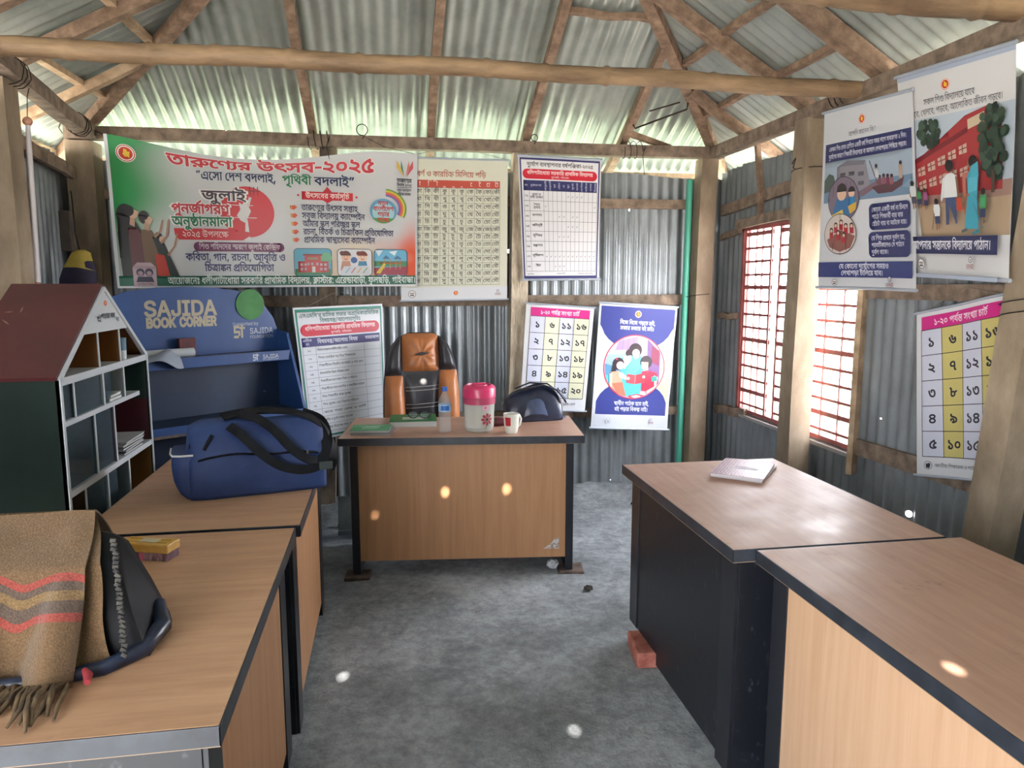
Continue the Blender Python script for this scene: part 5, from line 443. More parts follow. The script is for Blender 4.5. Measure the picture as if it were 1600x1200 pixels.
(76,95,70,109,79,94,82,79,92,-2356):(55,42,37,202,54,47,70,597),(76,95,70,109,79,94,82,79,92,77,95,68,109,68,95,53):(55,42,37,202,54,47,70,55,43,55,339,20),(76,95,70,109,79,94,82,79,92,103):(55,42,37,202,54,47,61,70),(76,95,87,79,92):(55,42,49,70),(76,95,87,79,92,76,88,109,68,97,-2353,38,82,107,58,109,79):(55,42,49,70,42,475,600,9,61,47,54,25,202),(76,95,87,79,92,76,88,109,68,97,-2353,38,82,107,58,109,79,88,98,58,95,35):(55,42,49,70,42,475,600,9,61,47,54,25,202,50,58,55,25,7),(76,96):(42,56),(76,97):(42,57),(76,98):(42,58),(76,99):(42,59),(76,103):(450,42),(76,104):(451,42),(76,107):(450,42,54),(76,107,80,109,65):(450,42,54,32,(131,-174,0)),(76,108):(450,42,67),(76,109,79,76,88,109,69,94,74,72,94):(42,202,42,437,54,40,39,54),(76,109,79,76,88,109,69,94,74,72,94,80):(42,202,42,437,54,40,39,54,46),(77,80,109,68,95):(43,55,35,(131,-157,0)),(77,94,57,109,55,72):(43,54,307,39),(77,98,78,95,53,78,109,74):(43,(587,-115,0),55,44,20,394),(78,):(44,),(78,60,94,80):(44,27,54,46),(78,94):(44,54),(78,94,72):(44,54,39),(78,94,72,76,95,53):(44,54,39,55,42,20),(78,94,80,109,58):(44,54,25,(131,-140,0)),(78,94,88,95,53):(44,54,55,50,20),(78,95):(55,44),(78,95,82,95,79,92,103):(55,44,55,47,61,70),(78,96):(44,56),(78,97):(44,57),(78,98):(44,58),(78,99):(44,59),(78,103):(450,44),(78,104):(451,44),(78,107):(450,44,54),(78,108):(450,44,67),(79,68,109,72):(45,341),(79,94,76,4):(45,54,42,641),(79,94,76,103):(45,54,61,42),(79,94,79,92,4):(45,54,70,641),(79,103):(450,45),(80,58,72,94,-2356):(46,25,39,54,597),(80,107,71):(450,46,54,38),(82,53,109,87,109,79,103):(47,61,129,202),(82,94,55,103):(47,54,61,22),(82,103,54,94,74,65,92,94):(450,47,21,54,40,68,54),(82,103,54,94,74,65,92,94,79,92):(450,47,21,54,40,68,54,70),(86,89,95,70,70,103,80):(48,55,51,37,61,37,46),(86,95,53,109,87,53):(55,48,129,20),(86,95,53,109,87,53,70,103,80):(55,48,129,20,61,37,46),(86,95,53,109,87,94):(55,48,129,54),(86,95,53,109,87,94,53,109,80,78):(55,48,129,54,203,44),(86,95,53,109,87,94,80,109,69,96):(55,48,129,54,36,502),(86,95,53,109,87,94,80,109,69,96,70,103,80):(55,48,129,54,36,502,61,37,46),(86,95,53,109,87,94,80,109,69,96,80):(55,48,129,54,36,502,46),(86,95,54,68,103):(55,48,21,61,35),(86,95,86,97):(55,48,456),(86,95,86,97,80):(55,48,456,46),(86,104,68,109,79):(451,48,35,202),(86,109,80,103,67,95,68,103):(450,232,55,34,61,35),(88,):(50,),(88,34,54,109,79,94):(50,6,21,202,54),(88,53,82):(50,20,47),(88,72,109,68,94,72,53,103):(50,357,54,39,61,20),(88,74,109,68,94,89):(50,378,54,51),(88,76,97,60):(50,42,57,27),(88,77,94):(50,43,54),(88,77,94,74,68,95):(50,43,54,40,55,35),(88,77,94,80):(50,43,54,46),(88,78,79,92):(50,44,70),(88,78,79,92,51):(50,44,70,18),(88,78,79,92,53,94,82):(50,44,70,20,54,47),(88,78,79,92,103):(50,44,61,70),(88,78,109,78,68):(50,397,35),(88,80,53,94,80,95):(50,46,20,54,55,46),(88,94):(50,54),(88,94,69,103):(50,54,61,36),(88,94,71,94,80,67,68):(50,54,38,54,46,34,35),(88,94,78,94,60,95,53):(50,54,44,54,55,27,20),(88,95):(55,50),(88,96):(50,56),(88,97):(50,57),(88,97,80,53,109,87,94):(50,57,46,129,54),(88,98):(50,58),(88,99):(50,59),(88,103):(450,50),(88,103,74,109,63,103,78,109,76,80):(450,50,61,375,269,46),(88,104):(451,50),(88,107):(450,50,54),(88,108):(450,50,67),(88,109,53,97,82):(431,(525,-172,0),47),(88,109,69,94,72,96,79,92):(437,54,39,56,70),(88,109,76,94,71,96,72):(275,54,38,56,39),(88,109,76,94,88,109,69,109,79):(275,54,437,202),(88,109,76,94,88,109,69,109,79,88,103,76,94):(275,54,437,202,61,50,42,54),(88,109,78,80,67,103):(441,46,61,34),(89,68,103):(51,61,35),(89,79,92,-2356):(51,70,597),(89,94,88,76,103,-2356):(51,54,50,61,42,597),(89,107,33,58,63):(450,51,54,(5,-61,0),25,30),(94,):(54,),(95,):(55,),(96,):(56,),(97,):(57,),(98,):(58,),(99,):(59,),(103,):(61,),(104,):(62,),(107,):(61,54),(108,):(61,67),(134,135):(75,76),(134,135,136,137,138,139,140,141,142,143):(75,76,77,78,79,80,81,82,83,84),(134,136):(75,77),(134,137):(75,78),(134,138):(75,79),(134,139):(75,80),(134,140):(75,81),(134,141):(75,82),(134,142):(75,83),(134,143):(75,84),(135,):(76,),
(135,-2355,136,134):(76,598,77,75),(135,134):(76,75),(135,135):(76,76),(135,136):(76,77),(135,137):(76,78),(135,138):(76,79),(135,139):(76,80),(135,140):(76,81),(135,141):(76,82),(135,142):(76,83),(135,143):(76,84),(136,):(77,),(136,134):(77,75),(136,134,136,139):(77,75,77,80),(137,):(78,),(138,):(79,),(139,):(80,),(140,):(81,),(141,):(82,),(142,):(83,),(143,):(84,),(5820,47,88,107):(632,16,61,50,54),
}
_GC = {}
def glyph_tris(g, bold):
    k = (g, bold)
    if k in _GC: return _GC[k]
    loops = []
    for c in OUTLINES[g][1:]:
        pts = []; x = y = 0
        for i in range(0, len(c), 2): x += (c[i] >> 1) * 4; y += c[i + 1] * 4; pts.append((x, y, c[i] & 1))
        e = []
        for i, a in enumerate(pts):
            b = pts[(i + 1) % len(pts)]; e.append(a)
            if not a[2] and not b[2]: e.append(((a[0] + b[0]) / 2, (a[1] + b[1]) / 2, 1))
        s = next(i for i, p in enumerate(e) if p[2]); e = e[s:] + e[:s] + [e[s]]
        out = []; i = 0
        while i < len(e) - 1:
            if e[i + 1][2]: out.append(e[i][:2]); i += 1
            else:
                p0, p1, p2 = e[i], e[i + 1], e[i + 2]
                for t in (0, 1 / 3, 2 / 3): out.append(tuple((1 - t) ** 2 * p0[q] + 2 * t * (1 - t) * p1[q] + t * t * p2[q] for q in (0, 1)))
                i += 2
        cl = [p for i, p in enumerate(out) if (p[0] - out[i - 1][0]) ** 2 + (p[1] - out[i - 1][1]) ** 2 > 1]
        if bold and len(cl) > 2:
            n = len(cl); o2 = []
            for i in range(n):
                a, b, c2 = Vector(cl[i - 1]), Vector(cl[i]), Vector(cl[(i + 1) % n])
                d1, d2 = (b - a).normalized(), (c2 - b).normalized()
                n1, n2 = Vector((-d1.y, d1.x)), Vector((-d2.y, d2.x)); m = n1 + n2
                m = m.normalized() if m.length > 1e-3 else n1
                o2.append(tuple(b + m * bold * min(1.6, 1 / max(0.5, m.dot(n1)))))
            cl = o2
        if len(cl) > 2: loops.append(cl)
    vs = []; es = []
    for l in loops:
        s = len(vs); vs += [Vector(p) for p in l]; es += [(s + i, s + (i + 1) % len(l)) for i in range(len(l))]
    res = []
    if vs:
        V, E_, F_, _, _, _ = delaunay_2d_cdt(vs, es, [], 0, 0.01)
        for f in F_:
            cx = sum(V[i].x for i in f) / len(f); cy = sum(V[i].y for i in f) / len(f); w = 0
            for l in loops:
                for (x0, y0), (x1, y1) in zip(l, l[1:] + l[:1]):
                    if (y0 <= cy) != (y1 <= cy) and cx < x0 + (cy - y0) / (y1 - y0) * (x1 - x0): w += 1 if y1 > y0 else -1
            if w: res.append([(V[i].x, V[i].y) for i in f])
    _GC[k] = res
    return res
def text_polys(text, bold=0):
    """polygons of a line of text in em/1000 units, and its width"""
    out = []; pen = 0
    for w in text.split(' '):
        if w:
            x = 0
            for g in LAYOUTS[tuple(ord(ch) - 2400 for ch in w)]:
                if isinstance(g, tuple): g, gx, gy = g; gx += x
                else: gx, gy = x, 0; x += OUTLINES[g][0]
                for t in glyph_tris(g, bold): out.append([(px + gx + pen, py + gy) for px, py in t])
            pen += x
        pen += 270
    return out, pen - 270

class Sheet:
    """a printed sheet W x H units hung between four corner points; shapes lie on it in layers"""
    def __init__(s, W, H, corners, wave=None, front=None, warp=None):
        s.W, s.H = W, H; s.c = [Vector(c) for c in corners]; s.wave = wave; s.warp = warp
        n = (s.c[1] - s.c[0]).cross(s.c[3] - s.c[0]).normalized()
        s.n = -n if front is not None and n.dot(Vector(front)) < 0 else n
        s.items = []; s.z = 0; s.mats = []; s.colfn = None
    def m(s, h):
        mt = ink(h) if isinstance(h, str) else h
        if mt not in s.mats: s.mats.append(mt)
        return s.mats.index(mt)
    def poly(s, pts, col, z=None):
        s.z += 1; s.items.append((list(pts), s.m(col), s.z if z is None else z)); return s
    def rect(s, x, y, w, h, col, r=0):
        if r:
            p = []
            for cx, cy, a in ((x + w - r, y + r, -90), (x + w - r, y + h - r, 0), (x + r, y + h - r, 90), (x + r, y + r, 180)):
                for k in range(6): t = math.radians(a + 18 * k); p.append((cx + r * math.cos(t), cy + r * math.sin(t)))
        else: p = [(x, y), (x + w, y), (x + w, y + h), (x, y + h)]
        return s.poly(p, col)
    def circ(s, x, y, rx, col, ry=None, n=28, a0=0, a1=360):
        ry = ry or rx
        return s.poly([(x + rx * math.cos(math.radians(a0 + (a1 - a0) * k / (n if a1 - a0 >= 360 else n - 1))), y + ry * math.sin(math.radians(a0 + (a1 - a0) * k / (n if a1 - a0 >= 360 else n - 1)))) for k in range(n)], col)
    def arc(s, x, y, r, w, a0, a1, col, n=20, ry=1.0):
        s.z += 1
        P = lambda q, t: (x + q * math.cos(math.radians(t)), y + q * ry * math.sin(math.radians(t)))
        for k in range(n):
            t0, t1 = a0 + (a1 - a0) * k / n, a0 + (a1 - a0) * (k + 1) / n
            s.items.append(([P(r, t0), P(r, t1), P(r - w, t1), P(r - w, t0)], s.m(col), s.z))
    def line(s, pts, w, col):
        s.z += 1
        for (x0, y0), (x1, y1) in zip(pts, pts[1:]):
            d = Vector((x1 - x0, y1 - y0)); L = d.length
            if L < 1e-6: continue
            q = Vector((-d.y, d.x)) * (w / 2 / L)
            s.items.append(([(x0 + q.x, y0 + q.y), (x1 + q.x, y1 + q.y), (x1 - q.x, y1 - q.y), (x0 - q.x, y0 - q.y)], s.m(col), s.z))
    def t(s, text, x, y, h, col, al='c', w=None, bold=0, rot=0, lat=False):
        """h = height of the letter body; (x, y) = middle of it"""
        P, tw = text_polys(text, bold); k = h / (700 if lat else 630); sx = k if w is None else w / tw
        s.z += 1 if bold >= 50 else 0; ox = {'c': -tw / 2, 'l': 0, 'r': -tw}[al]
        for q in P:
            pts = [((px + ox) * sx, -(py - (350 if lat else 315)) * k) for px, py in q]
            if rot: c, d = math.cos(math.radians(rot)), math.sin(math.radians(rot)); pts = [(a * c - b * d, a * d + b * c) for a, b in pts]
            s.items.append(([(a + x, b + y) for a, b in pts], s.m(col), s.z + (4 if bold < 50 else 3)))
        return s
    def at(s, u, v, off=0.0):
        if s.warp: u, v = s.warp(u, v)
        a, b = u / s.W, v / s.H
        p = (s.c[0] * (1 - a) + s.c[1] * a) * (1 - b) + (s.c[3] * (1 - a) + s.c[2] * a) * b
        return p + s.n * (off + (s.wave(a, b) if s.wave else 0))
    def build(s, name, base, parent=None, step=5.0, nu=None, colfn=None):
        bm = BM(); bi = s.m(base); back = s.m('#d8d5cf')
        nu = nu or max(2, int(s.W / step)); nv = max(2, int(s.H / step))
        V = [[bm.verts.new((s.W * i / nu, s.H * j / nv, 0)) for i in range(nu + 1)] for j in range(nv + 1)]
        for j in range(nv):
            for i in range(nu): bm.faces.new((V[j][i], V[j + 1][i], V[j + 1][i + 1], V[j][i + 1])).material_index = bi
        base_faces = len(bm.faces)
        small = []
        big = BM()
        for pts, mi, z in s.items:
            ex = max(p[0] for p in pts) - min(p[0] for p in pts); ey = max(p[1] for p in pts) - min(p[1] for p in pts)
            tgt = big if max(ex, ey) > step * 0.8 else bm
            try: f = tgt.faces.new([tgt.verts.new((p[0], p[1], z)) for p in pts]); f.material_index = mi
            except ValueError: pass
        if big.faces:
            bmesh.ops.triangulate(big, faces=big.faces)
            for i in range(1, nu): bmesh.ops.bisect_plane(big, geom=big.verts[:] + big.edges[:] + big.faces[:], plane_co=(s.W * i / nu, 0, 0), plane_no=(1, 0, 0))
            for j in range(1, nv): bmesh.ops.bisect_plane(big, geom=big.verts[:] + big.edges[:] + big.faces[:], plane_co=(0, s.H * j / nv, 0), plane_no=(0, 1, 0))
            vm = {v: bm.verts.new(v.co) for v in big.verts}
            for f in big.faces:
                g = bm.faces.new([vm[v] for v in f.verts]); g.material_index = f.material_index
        big.free()
        lay = bm.loops.layers.float_color.new('print') if colfn else None
        if lay:
            for f in bm.faces:
                for l in f.loops: l[lay] = colfn(l.vert.co.x, l.vert.co.y)
        for v in bm.verts:
            z = v.co.z; v.co = s.at(v.co.x, v.co.y, 0 if z == 0 else 0.0009 + 0.00014 * z)
        for f in bm.faces:
            f.normal_update()
            if f.normal.dot(s.n) < 0: f.normal_flip()
        # thickness: a back skin a little behind
        bv = [[bm.verts.new(V[j][i].co - s.n * 0.0012) for i in range(nu + 1)] for j in range(nv + 1)]
        for j in range(nv):
            for i in range(nu): bm.faces.new((bv[j][i], bv[j][i + 1], bv[j + 1][i + 1], bv[j + 1][i])).material_index = back
        o = obj(name, bm, s.mats, parent, smooth='raw')
        for p in o.data.polygons: p.use_smooth = True
        return o
def emblem(s, x, y, r, ring='#e9e4da'):
    """round government seal: red disc with a yellow map in a pale ring"""
    s.circ(x, y, r, ring); s.circ(x, y, r * 0.97, '#f2f0ea')
    s.arc(x, y, r * .92, r * .1, 0, 360, '#c4473c', 28)
    s.circ(x, y, r * 0.7, '#cf3a26')
    q = [(-.18, -.5), (.1, -.42), (.16, -.2), (.42, -.22), (.36, .1), (.2, .12), (.34, .5), (.14, .34), (-.08, .4), (-.3, .12), (-.22, -.14)]
    s.poly([(x + a * r, y + b * r) for a, b in q], '#efc63a')
def kids_crest(s, x, y, r, c='#47485c'):
    s.circ(x, y, r, '#e8e6e4'); s.arc(x, y, r, r * .12, 0, 360, c, 24)
    for d in (-.3, .3):
        s.circ(x + d * r, y - .1 * r, r * .3, c, n=14); s.circ(x + d * r, y - .02 * r, r * .2, '#dfc9bb', n=12)
    s.poly([(x - .62 * r, y + .5 * r), (x - .4 * r, y + .2 * r), (x + .4 * r, y + .2 * r), (x + .62 * r, y + .5 * r)], c)
def usaid_mark(s, x, y, w):
    s.circ(x, y - w * .32, w * .2, '#6a6f86', n=16); s.circ(x, y - w * .32, w * .14, '#e6e6ea', n=14)
    s.poly([(x - w * .08, y - w * .36), (x + w * .08, y - w * .36), (x, y - w * .2)], '#6a6f86')
    s.t('USAID', x, y + w * .08, w * .2, '#8a3040', w=w * .8, bold=25, lat=True)
    s.rect(x - w * .4, y + w * .24, w * .8, w * .04, '#9a8a8e')
def rod(name, s, v, r, mat, parent, ext=0.0, off=0.004):
    bm = BM(); n = 14
    pts = [s.at(s.W * (k / n), v, off) for k in range(n + 1)]
    d = (pts[-1] - pts[0]).normalized(); pts[0] -= d * ext; pts[-1] += d * ext
    tube(bm, pts, r, 8); return obj(name, bm, mat, parent, smooth=50)
def cord(name, pts, r, mat, parent=None):
    bm = BM(); tube(bm, pts, r, 6); return obj(name, bm, mat, parent, smooth=60)

# ================================================================== THE SETTING
def mud_height(x, y):
    h = 0.011 * noise.noise((x * 1.7, y * 1.7, 3)) + 0.006 * noise.noise((x * 5, y * 5, 9)) + 0.003 * noise.noise((x * 14, y * 14, 2)) - 0.014
    back = max(0.0, min(1.0, (y - 4.55) / 0.5)); h += back * back * (0.075 + 0.035 * noise.noise((x * 4, y * 4, 1)) + 0.02 * noise.noise((x * 17, y * 17, 5)))
    side = max(0.0, min(1.0, (x - 1.85) / 0.4)); h += side * 0.03
    return h
m, nt, b = _new('packed_mud')
v = coords(nt)
t1 = N(nt, 'ShaderNodeTexNoise', Scale=1.6, Detail=8.0, Roughness=0.62); nt.links.new(v, t1.inputs['Vector'])
t2 = N(nt, 'ShaderNodeTexNoise', Scale=22.0, Detail=8.0, Roughness=0.75); nt.links.new(v, t2.inputs['Vector'])
mx = nt.nodes.new('ShaderNodeMath'); mx.operation = 'MULTIPLY_ADD'; mx.inputs[1].default_value = 0.45
ad = nt.nodes.new('ShaderNodeMath'); ad.operation = 'MULTIPLY'; ad.inputs[1].default_value = 0.6
nt.links.new(t1.outputs['Fac'], ad.inputs[0]); nt.links.new(t2.outputs['Fac'], mx.inputs[0]); nt.links.new(ad.outputs[0], mx.inputs[2])
nt.links.new(ramp(nt, mx.outputs[0], [(0.34, hexc('#56595b')), (0.5, hexc('#84898d')), (0.66, hexc('#b2b8bc'))]), b.inputs['Base Color'])
b.inputs['Roughness'].default_value = 0.85
bump(nt, b, t2.outputs['Fac'], 0.8, 0.015)
MUD = m
bm = BM()
grid(bm, 150, 240, lambda a, c: Vector((-2.0 + 4.5 * a, -1.7 + 6.9 * c, mud_height(-2.0 + 4.5 * a, -1.7 + 6.9 * c))))
struct(obj('floor', bm, MUD, smooth='raw')); smooth_me(bpy.data.objects['floor'].data, 60)

bm = BM(); bmesh.ops.create_grid(bm, x_segments=1, y_segments=1, size=40)
for v_ in bm.verts: v_.co.z = -0.16
struct(obj('ground_outside', bm, noisy('sunlit_sandy_ground', '#afa89d', '#cfc9c0', (.5, .5, .5), 5, 0.95)))

bm = BM(); grid(bm, 40, 30, lambda a, c: Vector((-14 + 28 * a, 5.25 + 16 * c, -.13 + .04 * noise.noise((a * 30, c * 20, 1)))))
struct(obj('ground_added_green', bm, noisy('added_dark_green', '#6c745c', '#8d927c', (6, 6, 6), 6, 0.95)))  # unseen ground patch added to dim and green the bounce on the back roof

def corr(bm, p0, du, dv, n, L, v0=None, v1=None, pitch=0.076, amp=0.009, rows=2, nrm=None, k=8, step0=0):
    """corrugated sheet: ribs run along dv, waves repeat along du for length L"""
    p0, du, dv = Vector(p0), Vector(du).normalized(), Vector(dv).normalized(); nrm = du.cross(dv).normalized()
    cols = int(L / pitch * k); prev = None
    for i in range(cols + 1):
        u = L * i / cols; a, c = v0(u), v1(u)
        if c - a < 0.002: prev = None; continue
        w = nrm * amp * math.sin(2 * math.pi * u / pitch)
        cur = [bm.verts.new(p0 + du * u + dv * (a + (c - a) * r / rows) + w) for r in range(rows + 1)]
        if prev:
            for r in range(rows): bm.faces.new((prev[r], cur[r], cur[r + 1], prev[r + 1]))
        prev = cur
WALL_HOLES = [(0.838, 5.1, 1.758, .014), (0.458, 5.1, 1.447, .010), (1.707, 5.1, 2.053, .008), (1.605, 5.1, 0.086, .008), (0.27, 5.1, 1.176, .007), (0.509, 5.1, 1.173, .007), (2.16, 5.1, 1.912, .010), (-0.363, 5.1, 1.513, .012),
              (2.4, 5.02, 1.936, .010), (2.4, 4.935, 1.773, .006), (2.4, 2.971, 0.456, .016), (2.4, 2.381, 0.84, .012), (2.4, 3.21, 0.87, .007), (2.15, 5.1, 2.2, .007)]
WALL = with_holes(galvanised('galvanised_wall_sheet', '#70767a', '#8a9094', '#a4aaae', 0.40, 0.42), WALL_HOLES, 0.008)
zt = lambda u: 2.285 + 0.02 * math.sin(u * 2.3) + 0.006 * math.sin(u * 9)
bm = BM(); corr(bm, (-1.98, 5.10, 0), (1, 0, 0), (0, 0, 1), None, 4.4, lambda u: -0.05, zt)
struct(obj('wall_back', bm, WALL, smooth='raw')); smooth_me(bpy.data.objects['wall_back'].data, 80)
# right wall, around the window
WY0, WY1, WZ0, WZ1 = 3.40, 4.72, 0.66, 1.91
bm = BM()
def rw(ya, yb, za, zb): corr(bm, (2.40, ya, 0), (0, 1, 0), (0, 0, 1), None, yb - ya, za, zb)
K = lambda z: (lambda u: z)
rw(WY1, 5.12, K(-.05), lambda u: 2.32 + .01 * math.sin(u * 9)); rw(-1.55, WY0, K(-.05), lambda u: 2.33 + .012 * math.sin(u * 4))
rw(WY0 - .05, WY1 + .05, K(-.05), K(WZ0)); rw(WY0 - .05, WY1 + .05, K(WZ1), lambda u: 2.33 + .012 * math.sin(u * 5))
struct(obj('wall_right', bm, WALL, smooth='raw')); smooth_me(bpy.data.objects['wall_right'].data, 80)
# left wall: a little out of square, with a doorway near the front
bm = BM(); d = Vector((-0.16, 1.6, 0)); corr(bm, (-1.81, 3.5, 0), d, (0, 0, 1), None, d.length + .03, K(-.05), lambda u: 2.30 + .012 * math.sin(u * 11))
corr(bm, (-1.81, 0.10, 0), (0, 1, 0), (0, 0, 1), None, 3.40, K(-.05), K(2.30))
corr(bm, (-1.81, -1.55, 0), (0, 1, 0), (0, 0, 1), None, 1.65, K(2.05), K(2.30))
struct(obj('wall_left', bm, WALL, smooth='raw')); smooth_me(bpy.data.objects['wall_left'].data, 80)
# ---- hipped roof of corrugated sheets
RZ = 2.57
SUN_SPOTS = [(-0.103, 3.665, 0.418), (0.268, 3.665, 0.502), (0.593, 3.665, 0.487), (-0.212, 2.782, -.01), (0.605, 2.286, -.01), (1.124, 1.231, 0.75), (.198, 4.48, 1.045), (-.201, 4.70, .706)]
def roof_z(x, y): return RZ + min(.625 * (2.25 - x), .515 * (x + 1.78), .5 * (5 - y))
sun_holes = []
for p in SUN_SPOTS:
    q = Vector(p)
    for _ in range(9000):
        q = q - SUN_DIR * 0.001
        w = .009 * math.sin(2 * math.pi * (q.y + 2) / .076)
        if q.z > roof_z(q.x, q.y) + (w * 1.18 if q.x > .43 else -w * 1.125): break
        if q.y < -1.55 - .009 * math.sin(2 * math.pi * (q.x + .58) / .076): break
    sun_holes.append((q.x, q.y, q.z, 0.0105))
def on_back(x, y): return (x, y, RZ + .5 * (5 - y))
ROOF_HOLES = [on_back(-.77, 3.97) + (.009,), on_back(-.62, 3.93) + (.006,), on_back(-1.0, 4.5) + (.008,), on_back(0.62, 4.3) + (.006,), (1.84, 3.3, RZ + .625 * .41, .009)]
ROOF = with_holes(galvanised('roof_sheet', '#949a95', '#b2b9b2', '#c6ccc5', 0.36, 0.45), sun_holes + ROOF_HOLES, 0.01)
FRONT = with_holes(galvanised('front_wall_sheet', '#74787a', '#8a8e90', '#a0a4a6', 0.42, 0.25), sun_holes, 0.01)
gable = lambda x: 2.5 + min(.625 * (2.25 - x), .515 * (x + 1.78))
bm = BM(); corr(bm, (-.58, -1.55, 0), (1, 0, 0), (0, 0, 1), None, 3.0, K(-.05), lambda u: max(2.2, gable(u - .58)))
corr(bm, (-1.83, -1.55, 0), (1, 0, 0), (0, 0, 1), None, 1.25, K(2.05), lambda u: max(2.2, gable(u - 1.83)))
struct(obj('wall_front', bm, FRONT, smooth='raw')); smooth_me(bpy.data.objects['wall_front'].data, 80)

OH = 0.55
def roof_obj(name, p0, du, dv, L, v0, v1):
    bm = BM(); corr(bm, p0, du, dv, None, L, v0, v1, rows=6)
    o = obj(name, bm, ROOF, smooth='raw'); smooth_me(o.data, 80); return struct(o)
# back slope: u along +x from -2.4, v up the slope
sb = math.sqrt(1.25)
def back_top(u):
    x = -2.4 + u; y = max(5 - (2.25 - x) / .8, 5 - (x + 1.78) / .97)
    return (5 + OH - min(y, 5 + OH)) * sb
roof_obj('ceiling_back', (-2.4, 5 + OH, RZ - .5 * OH), (1, 0, 0), (0, -1, .5), 5.2, K(0), back_top)
# right slope: u along +y from -2, v up towards the ridge
sr = math.sqrt(1 + .625 ** 2)
def right_top(u):
    y = -2.0 + u; xh = .43 if y < 2.73 else 2.25 - .8 * (5 - y)
    return (2.25 + .5 - xh) * sr
roof_obj('ceiling_right', (2.75, -2, RZ - .625 * .5), (0, 1, 0), (-1, 0, .625), 7.55, K(0), right_top)
sl = math.sqrt(1 + .515 ** 2)
def left_top(u):
    y = -2.0 + u; xh = .43 if y < 2.73 else -1.78 + .97 * (5 - y)
    return (xh + 1.78 + .5) * sl
roof_obj('ceiling_left', (-2.28, -2, RZ - .515 * .5), (0, 1, 0), (1, 0, .515), 7.5, K(0), left_top)

# ridge and hip caps over the joints of the sheets
def cap(name, p0, p1, da, db):
    bm = BM(); p0, p1, da, db = Vector(p0), Vector(p1), Vector(da), Vector(db); up = Vector((0, 0, .012))
    V = [[bm.verts.new(p + up + d) for d in (da, Vector((0, 0, .012)), db)] for p in (p0, p1)]
    for k in range(2): bm.faces.new((V[0][k], V[0][k + 1], V[1][k + 1], V[1][k]))
    return struct(obj(name, bm, galvanised('cap_sheet', '#9aa09c', '#b0b5b0', '#c0c4c0', .4, .2), smooth='raw'))
HX, HY, HZ = .43, 2.73, RZ + .625 * 1.82
cap('ceiling_ridge_cap', (HX, HY, HZ), (HX, -2.05, HZ), (-.10, 0, -.515 * .10), (.10, 0, -.625 * .10))
cap('ceiling_hip_cap_right', (HX, HY, HZ), (2.25 + .46, 5.575, RZ - .29), (0, .2, -.5 * .2), (.16, 0, -.625 * .16))
cap('ceiling_hip_cap_left', (HX, HY, HZ), (-1.78 - .56, 5.575, RZ - .29), (0, .2, -.5 * .2), (-.16, 0, -.515 * .16))

# ---- wall girts and eave strips (flat strips of wood behind everything)
TRIM_N = [0]
def trim(p0, p1, w, h, mat=BEAM_WOOD, wob=0.01):
    TRIM_N[0] += 1
    struct(obj('trim_%d' % TRIM_N[0], beam(p0, p1, w, h, 0.003, sub=6, wob=wob), mat))
for z, h in ((2.09, .065), (1.415, .075), (0.60, .06)): trim((-1.9, 5.07, z), (2.32, 5.07, z + .005), .03, h)
trim((2.37, 5.02, 2.05), (2.37, 3.0, 2.16), .03, .07); trim((2.37, 5.02, 0.62), (2.37, 4.55, 0.66), .03, .06)
trim((2.37, 5.02, 1.86), (2.37, 4.74, 1.89), .03, .04); trim((2.38, 3.40, 1.50), (2.38, 1.6, 1.49), .02, .07); trim((2.38, 3.40, .70), (2.38, 1.6, .73), .02, .085)
trim((2.37, 5.02, 1.30), (2.37, 4.74, 1.31), .03, .04)
trim((2.36, 3.37, .55), (2.365, 3.36, 2.3), .05, .03, TIMBER_PALE)
trim((2.36, 4.74, .6), (2.36, 4.74, 1.95), .03, .03); trim((2.36, 4.76, 1.93), (2.36, 3.38, 1.95), .03, .06)
trim((2.35, 4.42, 1.95), (2.34, 4.47, 2.42), .035, .02, TIMBER)
trim((-1.86, 4.9, 2.19), (-1.76, 3.6, 2.27), .03, .07)
trim((-2.2, 5.36, 2.33), (2.55, 5.36, 2.33), .045, .045, TIMBER_PALE); trim((2.56, 5.4, 2.33), (2.56, -1.6, 2.33), .045, .045, TIMBER_PALE)
trim((-2.1, 5.4, 2.36), (-2.06, -1.6, 2.36), .045, .045, TIMBER_PALE)

# ---- window 1: red iron grille in the right wall
RED = noisy('red_oxide_paint', '#86423f', '#a85c58', (10, 10, 10), 4, 0.5)
win = bpy.data.objects.new('window_1', None); COL.objects.link(win); win.location = (2.40, 4.06, WZ0); struct(win)
def wbox(bm, y0, y1, z0, z1, t=.018): bx(-t / 2, t / 2, y0 - 4.06, y1 - 4.06, z0 - WZ0, z1 - WZ0, 0, bm)
bm = BM()
for y in (WY0, WY1 - .025): wbox(bm, y, y + .025, WZ0, WZ1, .03)
for z in (WZ0, WZ1 - .025): wbox(bm, WY0, WY1, z, z + .025, .03)
obj('window_frame', bm, RED, win)
for ya, yb, vs in ((4.335, WY1 - .03, (4.64, 4.54, 4.46)), (WY0 + .03, 4.245, (4.12, 3.98, 3.72, 3.56))):
    bm = BM()
    for k in range(14): z = WZ0 + .05 + k * (WZ1 - WZ0 - .07) / 13.5; wbox(bm, ya, yb, z, z + (.015 if k % 4 != 1 else .026), .008)
    for y in vs: wbox(bm, y - .005, y + .005, WZ0, WZ1, .012)
    for y in (ya, yb - .02): wbox(bm, y, y + .02, WZ0, WZ1, .016)
    obj('grille', bm, RED, win)
bm = BM(); wbox(bm, WY0 - .02, WY1 + .02, WZ0 - .03, WZ0 - .01, .09); obj('window_sill', bm, flat('#a9a7a2', .5, .3), win)

